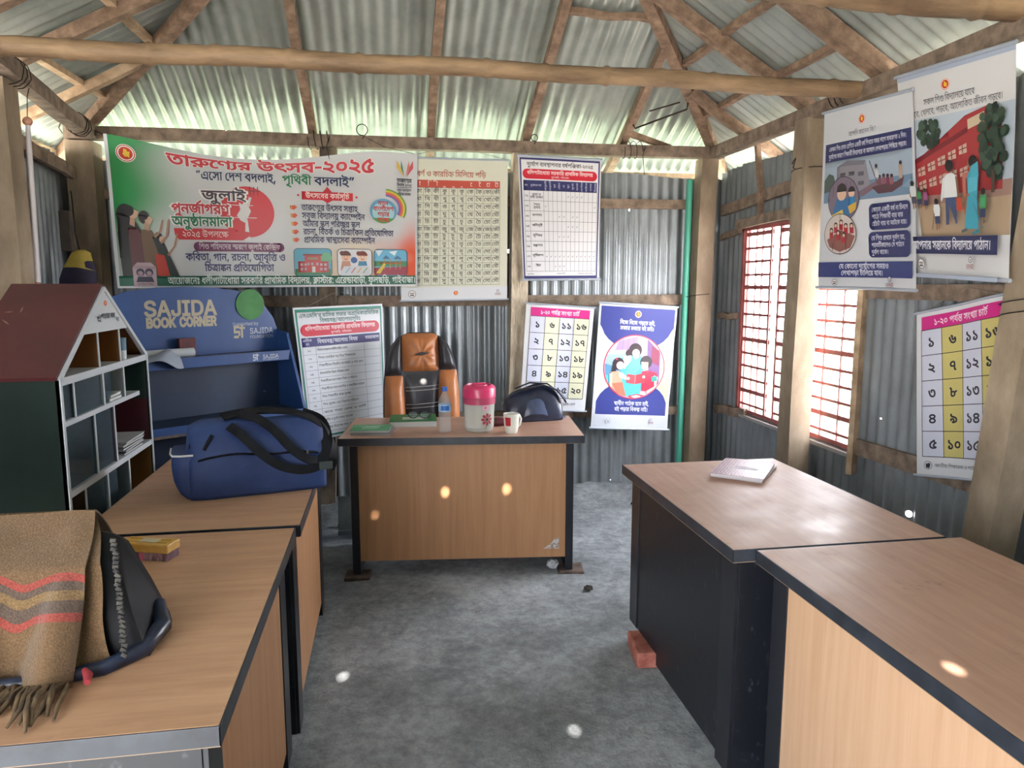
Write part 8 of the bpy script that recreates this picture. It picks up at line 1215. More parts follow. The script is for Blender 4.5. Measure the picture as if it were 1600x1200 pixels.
pad('bolster', lambda z: -hw(z) + .006, lambda z: -.118 + .05 * (.95 - z), .44, .952, .055, ORANGE); pad('bolster', lambda z: .112 - .05 * (.95 - z), lambda z: hw(z) - .006, .44, .982, .055, ORANGE)
cp = pad('centre_pad', lambda z: -.116 + .05 * (.95 - z), lambda z: .11 - .05 * (.95 - z), .44, .97, .032, DLEATH)
bm = BM()
for z in (.885, .862, .775, .752):
    tube(bm, [(x, lean(z) - .034 * (1 - abs(x / .12) ** 3.5) - .0015, z + .05 * x) for x in [-.105 + .021 * k for k in range(11)]], .0016, 5)
obj('stitch_line', bm, flat('#c9c6c0', .6), t)
bm = BM(); grid(bm, 16, 16, lambda a, b: Vector((-.24 + .48 * a, -.44 + .5 * b, .46 + .05 * (1 - abs(2 * a - 1) ** 4) * (1 - abs(2 * b - 1) ** 4)))); grid(bm, 16, 16, lambda a, b: Vector((-.24 + .48 * a, -.44 + .5 * b, .46 - .06 * (1 - abs(2 * a - 1) ** 6) * (1 - abs(2 * b - 1) ** 6)))); bmesh.ops.remove_doubles(bm, verts=bm.verts, dist=.0005)
obj('seat', bm, DLEATH, t, smooth=60)
for sx in (-1, 1):
    bm = BM(); tube(bm, [(sx * .25, -.12, .46), (sx * .29, -.2, .56), (sx * .29, -.28, .645), (sx * .285, -.1, .655), (sx * .27, .04, .64)], .02, 10, sy=1.5); obj('armrest', bm, DLEATH, t, smooth=60)
bm = BM(); lathe(bm, [(.03, .08), (.03, .28), (.02, .28), (.02, .42)], 16, (0, -.19, 0)); obj('gas_column', bm, BLACK_LAM, t, smooth=40)
for k in range(5):
    a = k * 2 * math.pi / 5 + .3; q = Vector((math.cos(a), math.sin(a), 0)); c = Vector((0, -.19, 0))
    bm = BM(); beam(c + q * .02 + Vector((0, 0, .10)), c + q * .27 + Vector((0, 0, .065)), .045, .03, .004, bm); lg = obj('base_leg', bm, BLACK_LAM, t)
    bm = BM(); lathe(bm, [(.0, -.012), (.026, -.012), (.028, 0), (.026, .012), (.0, .012)], 14); bmesh.ops.rotate(bm, verts=bm.verts, matrix=Matrix.Rotation(math.pi / 2, 3, 'X')); bmesh.ops.translate(bm, verts=bm.verts, vec=c + q * .27 + Vector((0, 0, .028)))
    obj('caster', bm, BLACK_LAM, lg, smooth=40)

# ================================================================== THINGS ON THE HEAD DESK
def booklet(name, label, loc, w, l, h, rz, cover, pages, cat='booklet', lines=None, lc='#cfe6d4', curl=.0, group=None):
    t = thing(name, label, cat, loc, rz, group)
    bm = BM(); grid(bm, 6, 8, lambda a, b: Vector((-w / 2 + w * a, -l / 2 + l * b, h + curl * (b ** 3) * a)));
    e = bmesh.ops.extrude_face_region(bm, geom=bm.faces[:]); bmesh.ops.translate(bm, verts=[v for v in e['geom'] if isinstance(v, bmesh.types.BMVert)], vec=(0, 0, .0012))
    if lines:
        for (x, y, ww, hh) in lines: bx(x, x + ww, y, y + hh, h + .001, h + .0022, 0, bm, mi=1)
    obj('cover', bm, [cover, flat(lc, .6)], t)
    bm = BM(); bx(-w / 2 + .003, w / 2 - .003, -l / 2 + .002, l / 2 - .002, .0005, h, .001, bm); obj('pages', bm, pages, t)
    return t
GREEN1 = noisy('mint_green_cover', '#3f8f5e', '#55a873', (9, 9, 9), 3, .5); GREEN2 = noisy('dark_green_cover', '#1f6a3c', '#2c7d4a', (9, 9, 9), 3, .45)
PAGES = flat('#c8c9c8', .8)
booklet('paper_sheaf', 'grey loose papers under the small green booklet', (-.095, 3.875, .75), .21, .17, .007, -.16, flat('#8d8a8e', .7), flat('#a7a5a8', .8), 'papers')
booklet('booklet', 'small mint green booklet on the left end of the head desk', (-.105, 3.90, .759), .205, .165, .012, -.10, GREEN1, PAGES, lines=[(-.05, .0, .1, .006), (-.035, .015, .075, .005), (-.045, -.03, .085, .005), (-.07, .04, .13, .004)])
booklet('notebook', 'thick dark green notebook under the eyeglasses', (.125, 4.10, .75), .26, .235, .03, -.03, GREEN2, PAGES, 'notebook', lines=[(-.06, -.05, .14, .07)], lc='#b9bfb4')
# eyeglasses
t = thing('eyeglasses', 'black rimmed eyeglasses lying on the dark green notebook', 'glasses', (.165, 4.10, .782), -.25)
FR = flat('#1d1c20', .3)
for sx in (-1, 1):
    bm = BM(); tube(bm, [(sx * .033 + .027 * math.cos(a), -.04, .024 + .02 * math.sin(a)) for a in [2 * math.pi * k / 20 for k in range(21)]], .0028, 6); rim = obj('lens_rim', bm, FR, t, smooth=60)
    bm = BM(); vs = [bm.verts.new((sx * .033 + .026 * math.cos(a), -.04, .024 + .019 * math.sin(a))) for a in [2 * math.pi * k / 20 for k in range(20)]]; f = bm.faces.new(vs)
    e = bmesh.ops.extrude_face_region(bm, geom=[f]); bmesh.ops.translate(bm, verts=[v for v in e['geom'] if isinstance(v, bmesh.types.BMVert)], vec=(0, .0015, 0))
    obj('lens', bm, clear('lens_glass', '#e8ecec', .12), rim)
    bm = BM(); tube(bm, [(sx * .06, -.04, .032), (sx * .064, 0, .02), (sx * .05, .06, .006), (sx * .03, .085, .003)], .0025, 6); obj('temple', bm, FR, t, smooth=60)
bm = BM(); tube(bm, [(-.008, -.04, .028), (0, -.042, .033), (.008, -.04, .028)], .0025, 6); obj('bridge', bm, FR, t, smooth=60)
# water bottle
t = thing('water_bottle', 'clear plastic water bottle with a blue cap on the head desk', 'bottle', (.283, 3.825, .75))
PET = clear('clear_plastic', '#f6fafc', .17, .05, '#f2f7fa')
prof = [(.0, .002), (.028, .0), (.033, .006)]
for k in range(7): z = .016 + k * .0125; prof += [(.0335, z), (.0318, z + .006)]
prof += [(.0335, .108), (.0325, .112), (.0325, .150), (.0335, .155), (.033, .168), (.027, .186), (.017, .202), (.0135, .21), (.0135, .222)]
bm = BM(); lathe(bm, prof, 28); obj('bottle_body', bm, PET, t, smooth=60)
bm = BM(); lathe(bm, [(0, .22), (.0150, .22), (.0155, .224), (.0155, .240), (.0142, .243), (0, .243)], 20); obj('cap', bm, flat('#2f62b8', .4), t, smooth=35)
bm = BM(); lathe(bm, [(.0337, .112), (.0337, .152)], 28); bl = obj('bottle_label', bm, flat('#9fc0dc', .4), t, smooth=60)
bm = BM(); rg = [[bm.verts.new((.0340 * math.sin(a), -.0340 * math.cos(a), z)) for a in [-.7 + .14 * k for k in range(11)]] for z in (.120, .145)]; skin(bm, rg, False, False); obj('label_print', bm, flat('#2f6cc0', .4), bl)
# plastic pitcher jar
t = thing('plastic_jar', 'translucent plastic jar with a pink lid and flower print', 'jar', (.468, 3.835, .75))
bm = BM(); lathe(bm, [(0, .004), (.068, .002), (.074, .008), (.075, .022), (.078, .024), (.0795, .06), (.082, .13), (.084, .175), (.085, .20)], 36); obj('jar_body', bm, clear('frosted_plastic', '#f2f4f2', .52, .25, '#d9dad2'), t, smooth=50)
bm = BM(); lathe(bm, [(.087, .185), (.0885, .187), (.0885, .228), (.084, .240), (.070, .250), (.066, .250), (.064, .243), (.045, .243), (.043, .250), (.0, .252)], 36); lid = obj('lid', bm, noisy('pink_plastic', '#cc3565', '#da4673', (12, 12, 12), 3, .3), t, smooth=35)
bm = BM(); box(bm, (0, 0, .254), (.07, .018, .012), .004); obj('lid_handle', bm, flat('#d84873', .3), lid)
bm = BM(); rg = [(.0868, .150), (.0868, .186)]; lathe(bm, rg, 36); obj('lid_skirt', bm, clear('pink_film', '#e07c98', .55, .3, '#d85c80'), lid, smooth=50)
def jar_print(name, az, z, R, petals, r0, col, mid):
    bm = BM()
    P = lambda u, w, e: Vector(((R(z + w) + e) * math.sin(az + u / R(z + w)), -(R(z + w) + e) * math.cos(az + u / R(z + w)), z + w))
    for k in range(petals):
        a = 2 * math.pi * k / petals; c, d = math.cos(a), math.sin(a)
        pts = [(.2, 0), (.55, .2), (.85, .2), (1, 0), (.85, -.2), (.55, -.2)]
        bm.faces.new([bm.verts.new(P(r0 * (p * c - q * d), r0 * (p * d + q * c), .0012)) for p, q in pts])
    bm.faces.new([bm.verts.new(P(r0 * .24 * math.cos(2 * math.pi * k / 10), r0 * .24 * math.sin(2 * math.pi * k / 10), .0018)) for k in range(10)]).material_index = 1
    return obj(name, bm, [flat(col, .5), flat(mid, .5)], t)
JR = lambda z: .0785 + .004 * (z - .05) / .1
jar_print('flower_print', .42, .072, JR, 8, .035, '#a33444', '#5c2a34'); jar_print('flower_print', .30, .135, JR, 8, .021, '#d890a8', '#a84a68')
bm = BM(); tube(bm, [(.0805 * math.sin(.40), -.0805 * math.cos(.40), .05), (.080 * math.sin(.30), -.080 * math.cos(.30), .02)], .0012, 5); obj('stem_print', bm, flat('#6a6a48', .6), t)
# mug
t = thing('mug', 'white mug with a red square print at the front of the head desk', 'mug', (.628, 3.745, .75), math.radians(-6))
CER = flat('#dcdad0', .18)
bm = BM(); lathe(bm, [(0, .003), (.030, .0), (.033, .004), (.037, .03), (.041, .07), (.0435, .103), (.0415, .104), (.038, .07), (.034, .03), (.028, .012), (0, .010)], 30); obj('mug_body', bm, CER, t, smooth=50)
bm = BM(); tube(bm, [(r_ * .78, r_ * .62, z_) for r_, z_ in ((.036, .085), (.058, .088), (.070, .066), (.062, .036), (.033, .024))], .0065, 10, sy=.8); obj('handle', bm, CER, t, smooth=60)
bm = BM(); R = lambda z: .0368 + (z - .03) * .0105 / .1 * 1.0 + .0012
rg = [[bm.verts.new((( .0335 + .0975 * z) * math.sin(a) * 1.02, -(.0335 + .0975 * z) * math.cos(a) * 1.02, z)) for a in [-.95 + .1 * k for k in range(9)]] for z in (.042, .055, .068, .088)]; skin(bm, rg, False, False); mp_ = obj('red_print', bm, flat('#b52a34', .3), t)
bm = BM(); lathe(bm, [(0, .082), (.0385, .082)], 24); obj('mug_inside', bm, flat('#4a3428', .2), t)
# dark red spectacle case
bm = BM(); bmesh.ops.create_uvsphere(bm, u_segments=20, v_segments=12, radius=1)
for v_ in bm.verts: v_.co = Vector((v_.co.x * .075, v_.co.y * .032, max(-.8, v_.co.z) * .026 + .021))
tag(obj('spectacle_case', bm, noisy('maroon_leather', '#4e1c26', '#6b2a34', (20, 20, 20), 4, .4), smooth=60, loc=(.585, 3.955, .75), rot=(0, 0, -.2)), 'dark red spectacle case half hidden behind the plastic jar', 'case')
# black handbag
t = thing('handbag', 'black leather handbag on the right end of the head desk', 'handbag', (.815, 4.11, .75), math.radians(4))
LEATH = noisy('black_bag_leather', '#23283a', '#343a50', (7, 7, 7), 5, .3, bstr=.15)
def sect(x):
    k = max(0.0, 1 - (abs(x) / .165) ** 5); return .075 * (.72 + .28 * k), .185 * (.70 + .3 * k) + .018 * math.sin(x * 19 + 1)
prof = [(-1, .0), (-1.08, .12), (-1.05, .4), (-.86, .7), (-.55, .93), (-.15, 1.02), (.15, 1.02), (.6, .9), (.95, .55), (1.05, .2), (1, 0)]
bm = BM(); rings = []
for i in range(25):
    x = -.165 + .33 * i / 24; d, h = sect(x); rings.append([bm.verts.new((x + .004 * noise.noise((x * 20, p, 3)), d * p + .006 * noise.noise((x * 15, p * 3, 1)), max(0, h * q + .008 * noise.noise((x * 14, q * 4, 8)) * (q > .05)))) for p, q in prof])
skin(bm, rings, True, True); obj('bag_body', bm, LEATH, t, smooth=60)
bm = BM(); grid(bm, 14, 10, lambda a, b: Vector((-.075 + .15 * a, -.068 - .014 * math.sin(math.pi * a) - .012 * (1 - b) , .045 + .125 * b - .02 * (abs(2 * a - 1) ** 3) * (1 - b) + .0 )) + Vector((0, .045 * b ** 2.2, 0)))
obj('front_flap', bm, noisy('flap_leather', '#3a4560', '#4c5876', (6, 6, 6), 4, .25), t, smooth=60)
bm = BM(); tube(bm, [(-.15, -.02, .14), (-.06, -.05, .185), (.05, -.05, .205), (.13, -.05, .175), (.175, -.06, .12), (.185, -.04, .105)], .014, 10, sy=.4); obj('strap', bm, LEATH, t, smooth=60)
bm = BM(); tube(bm, [(-.10, .03, .18), (-.02, .0, .215), (.08, -.02, .21), (.16, -.03, .15), (.185, -.05, .12)], .012, 10, sy=.4); obj('strap', bm, LEATH, t, smooth=60)
bm = BM(); tube(bm, [(-.155, -.074, .008), (.155, -.074, .008)], .006, 8); tube(bm, [(.16, -.06, .012), (.19, -.02, .01), (.17, .04, .01)], .006, 8); obj('base_trim', bm, LEATH, t, smooth=60)

# ================================================================== PINK NOTEBOOKS, DUSTER
PINK = None
m, nt, b = _new('pink_patterned_cover'); w_ = N(nt, 'ShaderNodeTexWave', Scale=26.0, Distortion=6.0, Detail=3.0); w_.inputs['Detail Scale'].default_value = 3.0
nt.links.new(coords(nt), w_.inputs['Vector']); nt.links.new(ramp(nt, w_.outputs['Fac'], [(.3, hexc('#86606f')), (.7, hexc('#b892a1'))]), b.inputs['Base Color']); b.inputs['Roughness'].default_value = .4; PINK = m
booklet('exercise_book', 'lower exercise book under the pink patterned one on the right desk', (1.455, 2.775, .75), .21, .29, .009, -.70, flat('#b9a9b0', .5), flat('#d8d3d6', .8), 'notebook')
booklet('exercise_book', 'pink patterned exercise book with a pale name strip, on top', (1.445, 2.765, .7605), .21, .29, .009, -.66, PINK, flat('#dcd6da', .8), 'notebook', lines=[(-.04, -.02, .1, .045)], lc='#d2c8d4', curl=.008)
t = thing('board_duster', 'yellow wooden board duster lying on the desk beside the shawl', 'duster', (-.695, 2.165, .75), -.32)
bm = BM(); box(bm, (0, 0, .036), (.155, .062, .026), .004)
for y in (-.012, .012): box(bm, (0, y, .0495), (.13, .004, .003))
obj('wooden_back', bm, noisy('yellow_paint', '#c4933c', '#dfb86a', (14, 14, 14), 5, .5, c3='#d2a452'), t)
bm = BM(); box(bm, (.005, 0, .0503), (.055, .03, .002), .0008); obj('bare_patch', bm, flat('#c9bfa6', .7), t)
bm = BM(); box(bm, (0, 0, .0118), (.150, .058, .0232), .003)
obj('felt_pad', bm, noisy('dirty_felt', '#5c4a52', '#c09aa6', (60, 20, 20), 4, .95, bstr=.6, c3='#8a6a78'), t)
bm = BM(); box(bm, (-.005, -.0295, .012), (.012, .002, .022)); box(bm, (-.045, -.0295, .012), (.02, .002, .02)); obj('pink_felt', bm, flat('#cf6f8e', .9), t)

# ================================================================== BLUE DUFFEL BAG
NYLON = noisy('blue_nylon', '#25386a', '#324a80', (5, 5, 5), 6, .6, bstr=.25)
NYLD = noisy('black_webbing', '#121318', '#1d1f26', (20, 20, 20), 3, .6); dull(NYLD, .2)
t = thing('duffel_bag', 'blue duffel bag with black handles on the left desk', 'bag', (-.515, 2.895, .75), math.radians(14))
PR = [(-.130, 0), (-.142, .018), (-.143, .09), (-.134, .16), (-.112, .215), (-.075, .255), (-.025, .277), (.025, .277), (.075, .258), (.112, .215), (.134, .16), (.14, .09), (.138, .018), (.128, 0)]
def dsec(x):
    e = max(0.0, (abs(x) - .17) / .07); return 1 - .14 * e * e, 1 - .10 * e * e
rings = []; bm = BM()
for i in range(37):
    x = -.24 + .48 * i / 36; sy, sz = dsec(x)
    rings.append([bm.verts.new((x + .006 * noise.noise((x * 9, p * 20, 2)), p * sy + .011 * noise.noise((x * 7, q * 9, 4)) * min(1, q * 9), q * sz * (1 - .07 * (x + .24)) + .014 * noise.noise((x * 6, p * 9, 6)) * (q > .15))) for p, q in PR])
skin(bm, rings, True, True)
for f in bm.faces:
    if len(f.verts) > 4: r = bmesh.ops.poke(bm, faces=[f]); [setattr(v, 'co', v.co + Vector((.02 * (1 if v.co.x > 0 else -1), 0, 0))) for v in r['verts']]
obj('bag_body', bm, NYLON, t, smooth=60)
surf = lambda x, p, q, o=.003: Vector((x, p * dsec(x)[0] - o, q * dsec(x)[1] * (1 - .07 * (x + .24)) + .014 * noise.noise((x * 6, p * 9, 6)) * (q > .15)))
bm = BM(); tube(bm, [surf(-.21 + .42 * k / 16, -.136, .158, .004) for k in range(17)], .008, 8, sy=.5); zp = obj('zipper', bm, NYLD, t, smooth=60)
bm = BM(); box(bm, surf(.17, -.136, .148, .012), (.008, .004, .028), .001); obj('zip_pull', bm, flat('#8d8a84', .35, .7), zp)
bm = BM(); tube(bm, [(-.234, -.1, .03), (-.238, -.11, .12), (-.236, -.09, .19), (-.225, -.03, .245)], .005, 8); obj('piping', bm, NYLD, t, smooth=60)
bm = BM(); tube(bm, [surf(-.19, -.12, .19, .006), surf(-.175, -.11, .215, .010), surf(-.16, -.1, .235, .006)], .006, 6); obj('loop_tab', bm, NYLD, t, smooth=60)
bm = BM(); rings = []
for k in range(9):
    c = k / 8; w_ = .030 + .045 * min(1, c * 2.2) ** .5 + .004 * noise.noise((c * 5, 1, 1))
    rings.append([bm.verts.new((-.225 - w_ * u_, v_ + .006 * noise.noise((c * 6, v_ * 20, 4)), .003 + .165 * c)) for u_, v_ in ((0, -.112), (.55, -.108), (.93, -.096), (1, -.06), (1, .04), (.9, .085), (0, .10))])
skin(bm, rings); sp = obj('side_pocket', bm, NYLON, t, smooth=60)
bm = BM(); tube(bm, [(-.226, -.115, .167), (-.268, -.111, .167), (-.296, -.098, .167), (-.302, -.06, .167), (-.302, .04, .167)], .004, 6); obj('pocket_edge', bm, flat('#d6d6d8', .6), sp, smooth=60)
def ribbon(name, pts, w, th, mat, parent, up):
    P = [Vector(p) for p in pts]; fine = []
    for i in range(len(P) - 1):
        a, b_, c, d = P[max(i - 1, 0)], P[i], P[i + 1], P[min(i + 2, len(P) - 1)]
        for k in range(6):
            s_ = k / 6; fine.append(.5 * ((2 * b_) + (c - a) * s_ + (2 * a - 5 * b_ + 4 * c - d) * s_ ** 2 + (3 * b_ - a - 3 * c + d) * s_ ** 3))
    fine.append(P[-1]); rings = []; bm = BM()
    for i, p in enumerate(fine):
        d = (fine[min(i + 1, len(fine) - 1)] - fine[max(i - 1, 0)]).normalized(); n = Vector(up); n = (n - d * n.dot(d)).normalized(); s_ = d.cross(n)
        rings.append([bm.verts.new(p + s_ * a * w / 2 + n * c * th / 2) for a, c in ((-1, -1), (1, -1), (1, 1), (-1, 1))])
    skin(bm, rings); return obj(name, bm, mat, parent, smooth=50)
ribbon('handle', [(-.10, -.095, .262), (-.06, -.15, .235), (.0, -.18, .17), (.07, -.185, .115), (.15, -.18, .092), (.215, -.165, .105), (.245, -.12, .16), (.235, -.05, .22), (.20, .0, .265)], .034, .005, NYLD, t, (0, -1, .35))
ribbon('handle', [(-.06, -.02, .292), (.0, -.09, .282), (.06, -.14, .235), (.12, -.17, .165), (.19, -.168, .118), (.235, -.13, .13), (.262, -.06, .18), (.25, .02, .24), (.18, .04, .275)], .034, .005, NYLD, t, (0, -1, .45))
ribbon('shoulder_strap', [(-.12, -.03, .288), (-.02, .0, .296), (.08, .0, .292), (.17, -.02, .276), (.235, -.04, .235), (.268, -.06, .165), (.272, -.08, .10), (.255, -.1, .07)], .045, .008, NYLD, t, (.3, -.3, .9))
bm = BM(); box(bm, (.232, -.172, .098), (.05, .012, .03), .003); obj('buckle', bm, flat('#3a4444', .3), t)

# ================================================================== SHAWL OVER A BLACK BAG
SATIN = noisy('black_satin', '#0e0f12', '#191a1f', (9, 9, 9), 4, .55, bstr=.2); dull(SATIN, .2)
t = thing('black_bag', 'black bag standing under the brown shawl on the lower left desk', 'bag', (-.80, 1.62, .75))
bm = BM(); rings = []
for i in range(25):
    x = -.32 + .575 * i / 24; e = max(0, (x - .13) / .125)
    r = []
    for p, q in ((-.10, .0), (-.105, .03), (-.085, .10), (-.03, .20), (.04, .243), (.08, .228), (.11, .12), (.12, .02), (.11, 0)):
        r.append(bm.verts.new((x + (.03 * (1 - q / .245) - .05 * (q / .245)) * e, .02 + p * (1 - .22 * e * e), q * (1 - .10 * e * e) + .010 * noise.noise((x * 9, p * 9, 3)) * (q > .02))))
    rings.append(r)
skin(bm, rings); obj('bag_body', bm, SATIN, t, smooth=60)
bm = BM(); tube(bm, [(.03, -.16, .014), (.13, -.15, .012), (.215, -.12, .012), (.272, -.06, .016), (.290, .02, .03), (.268, .08, .06)], [.012, .014, .016, .018, .02, .012], 8); obj('bottom_strap', bm, noisy('blue_black_satin', '#10141f', '#2a3650', (24, 24, 24), 4, .3), t, smooth=60)
bm = BM(); random.seed(4)
for k in range(26):
    f = k / 25; x = .205 + .05 * f; y = .02 - .125 * f; z = .235 - .20 * f
    box(bm, (x + .004 * random.random(), y - .012, z), (.012, .006, .009), .001, rot=Matrix.Rotation(random.random(), 3, 'Y'))
obj('lace_trim', bm, noisy('black_lace', '#17171a', '#4f4d47', (70, 70, 70), 3, .8), t)
def stripes(name, dark=1.0):
    m, nt, b = _new(name)
    tc = nt.nodes.new('ShaderNodeAttribute'); tc.attribute_name = 'weave'
    sp_ = nt.nodes.new('ShaderNodeSeparateXYZ'); nt.links.new(tc.outputs['Vector'], sp_.inputs[0])
    r = nt.nodes.new('ShaderNodeValToRGB'); r.color_ramp.interpolation = 'CONSTANT'; e = r.color_ramp.elements
    base, red, grey, yel = '#6f5840', '#944840', '#5c4f46', '#7d6647'
    st = [(0, base), (.38, red), (.435, grey), (.49, yel), (.55, grey), (.62, red), (.665, base)]
    e[0].position = 0; e[0].color = hexc(base); e[1].position = st[1][0]; e[1].color = hexc(st[1][1])
    for p, c in st[2:]: q = e.new(p); q.color = hexc(c)
    nt.links.new(sp_.outputs['Y'], r.inputs['Fac'])
    n = N(nt, 'ShaderNodeTexNoise', Scale=260.0, Detail=3.0); nt.links.new(coords(nt), n.inputs['Vector'])
    mx = nt.nodes.new('ShaderNodeMix'); mx.data_type = 'RGBA'; mx.blend_type = 'MULTIPLY'; mx.inputs['Factor'].default_value = .8
    nt.links.new(r.outputs['Color'], mx.inputs['A']); nt.links.new(ramp(nt, n.outputs['Fac'], [(.3, (.55, .55, .55, 1)), (.7, (1.25, 1.25, 1.25, 1))]), mx.inputs['B'])
    nt.links.new(mx.outputs['Result'], b.inputs['Base Color']); b.inputs['Roughness'].default_value = 1.0; b.inputs['Sheen Weight'].default_value = .3; b.inputs['Specular IOR Level'].default_value = .1
    bump(nt, b, n.outputs['Fac'], .6, .004); return m
SHAWL = stripes('shawl_wool')
def bag_front(z):
    P = [(0, -.10), (.03, -.105), (.10, -.085), (.20, -.03), (.243, .04), (.32, .12)]
    for (a, pa), (b_, pb) in zip(P, P[1:]):
        if z <= b_: return .09 + pa + (pb - pa) * (z - a) / (b_ - a)
    return .2
sh = thing('shawl', 'brown woollen shawl with red stripes and fringe over the black bag', 'shawl', (-.95, 1.55, .75))
def drape(name, fn, nu, nv, th=.006, vscale=1.0):
    bm = BM(); lay = bm.verts.layers.float_vector.new('weave'); V = grid(bm, nu, nv, fn)
    for j, row in enumerate(V):
        for i, v_ in enumerate(row): v_[lay] = (i / nu, j / nv * vscale - (.09 * (i / nu - .75) if vscale == 1 else 0), 0)
    bm.normal_update(); off = {v_: v_.normal.copy() for v_ in bm.verts}
    e = bmesh.ops.extrude_face_region(bm, geom=bm.faces[:])
    for v_ in e['geom']:
        if isinstance(v_, bmesh.types.BMVert): v_.co = v_.co + v_.normal * 0 + Vector((0, 0, -th))
    return obj(name, bm, SHAWL, sh, smooth=70)
def front_flap(a, c):
    """a: 0 left .. 1 right edge, c: 0 ridge .. 1 hem (local to the shawl root)"""
    y = .16 - .285 * c - .015 * math.sin(c * 3.1); z = .272 * (1 - c) ** 1.0 + .012 + .012 * math.sin(math.pi * c)
    xr = .300 + .012 * c + .010 * math.sin(c * 3.1); x = -.42 + (xr + .42) * a
    fold = .022 * math.sin(a * 8.5 + 1.2 * c + .6) * c ** .8 + .038 * math.exp(-((a - .95) / .045) ** 2) * c ** .7 - .055 * math.exp(-((a - .86 + .03 * c) / .04) ** 2) * c ** .6 + .02 * math.exp(-((a - .74 + .05 * c) / .05) ** 2) * c ** .7
    zz = max(.008, z + fold * .45 + .008 * noise.noise((a * 6, c * 4, 2)))
    return Vector((x + .03 * c * (a - .5), min(y - fold - .02 * c * math.sin(a * 5), bag_front(zz) - .030 - .02 * c), zz))
drape('front_flap', front_flap, 60, 40)
def inner_layer(a, c):
    x = .12 + (.30 + .085 * c - .12) * a + .012 * math.sin(c * 5) * a; y = .165 - .225 * c ** .72 + .02 * a * c; z = .255 * (1 - c) ** .95 + .018
    return Vector((x, min(y - .012 * math.sin(a * 9 + c * 2) * c, bag_front(z) - .012), z))
drape('inner_layer', inner_layer, 20, 24, vscale=.33)
def back_flap(a, c):
    x = -.42 + (.292 + .42) * a; y = .16 + .20 * c; z = .272 - .25 * c ** 1.4 + .01 + .01 * math.sin(a * 9) * c
    return Vector((x, y, max(.012, z)))
drape('back_flap', back_flap, 30, 16, vscale=.33)
random.seed(21); FRINGE = noisy('fringe_wool', '#4d3f31', '#7a6448', (30, 30, 30), 4, 1.0)
for k in range(48):
    a = .56 + .44 * k / 47 + random.uniform(-.008, .008); p = front_flap(min(1, a), 1.0); d = Vector((random.uniform(-.02, .03), -random.uniform(.07, .115), 0))
    pts = [p + Vector((0, .004, .002)), p + d * .35 + Vector((random.uniform(-.006, .006), 0, .004 + .006 * random.random())), p + d * .7 + Vector((random.uniform(-.01, .01), 0, .002)), p + d]
    pts = [Vector((q.x, max(q.y, -.2720), max(q.z, .006))) for q in pts]; pts[-1].z = .006
    bm = BM(); tube(bm, pts, [.0045, .0052, .0048, .003], 6); obj('tassel', bm, FRINGE, sh, smooth=60)
bm = BM(); q = front_flap(1.0, 1.0); tube(bm, [q + Vector((.012, .03, .012)), q + Vector((.025, .012, .010)), q + Vector((.032, -.012, .008))], [.006, .009, .006], 8); obj('red_tassel', bm, flat('#a83a42', .9), sh, smooth=60)

# ================================================================== HOUSE-SHAPED BOOKCASE
# front plane at local x = 0 facing +x, local y along the front, z up
HW, HE, HP, HD, CD = .875, 1.222, 1.520, .30, .20
house = thing('house_bookcase', 'house-shaped bookcase with dark red roof, green side and white front', 'bookcase', (-1.05, 2.535, 0))
WTRIM = flat('#c3c9cf', .4); DKG = noisy('dark_green_board', '#14211d', '#1a2a25', (3, 3, 3), 4, .7); dull(DKG, .2); ROOFRED = noisy('dark_red_board', '#4a1e22', '#5a272a', (4, 4, 4), 5, .5)
bm = BM()
prism(bm, [(-HD, 0, 0), (0, 0, 0), (0, 0, HE), (-HD, 0, HE)], (0, .016, 0)); obj('side_panel', bm, DKG, house)
bm = BM(); prism(bm, [(-HD, HW - .016, 0), (0, HW - .016, 0), (0, HW - .016, HE), (-HD, HW - .016, HE)], (0, .016, 0)); obj('side_panel', bm, DKG, house)
mid = HW / 2
def roofboard(y0, z0, y1, z1, th):
    d = Vector((0, y1 - y0, z1 - z0)).normalized(); n = Vector((0, -d.z, d.y)) * th
    bm = BM(); prism(bm, [(-HD - .01, y0, z0), (-.004, y0, z0), (-.004, y1, z1), (-HD - .01, y1, z1)], n); return obj('roof_panel', bm, [ROOFRED], house)
rp = roofboard(-.004, HE, mid, HP, .014); roofboard(mid, HP, HW + .004, HE, .014)
# pale scuffs scratched into the roof
random.seed(5); d = Vector((0, mid, HP - HE)).normalized(); nrm = Vector((0, -d.z, d.y))
for k in range(9):
    p = Vector((-.20 - .08 * random.random(), 0, HE)) + d * (.05 + .33 * random.random()) + nrm * .0145; a = random.random() * 3; l = .006 + .02 * random.random()
    u = Vector((1, 0, 0)) * math.cos(a) + d * math.sin(a); w = Vector((1, 0, 0)) * -math.sin(a) + d * math.cos(a)
    bm = BM(); prism(bm, [p - u * l, p + w * .003, p + u * l, p - w * .004], nrm * .0006); obj('paint_scuff', bm, flat('#8d7468', .8), rp)
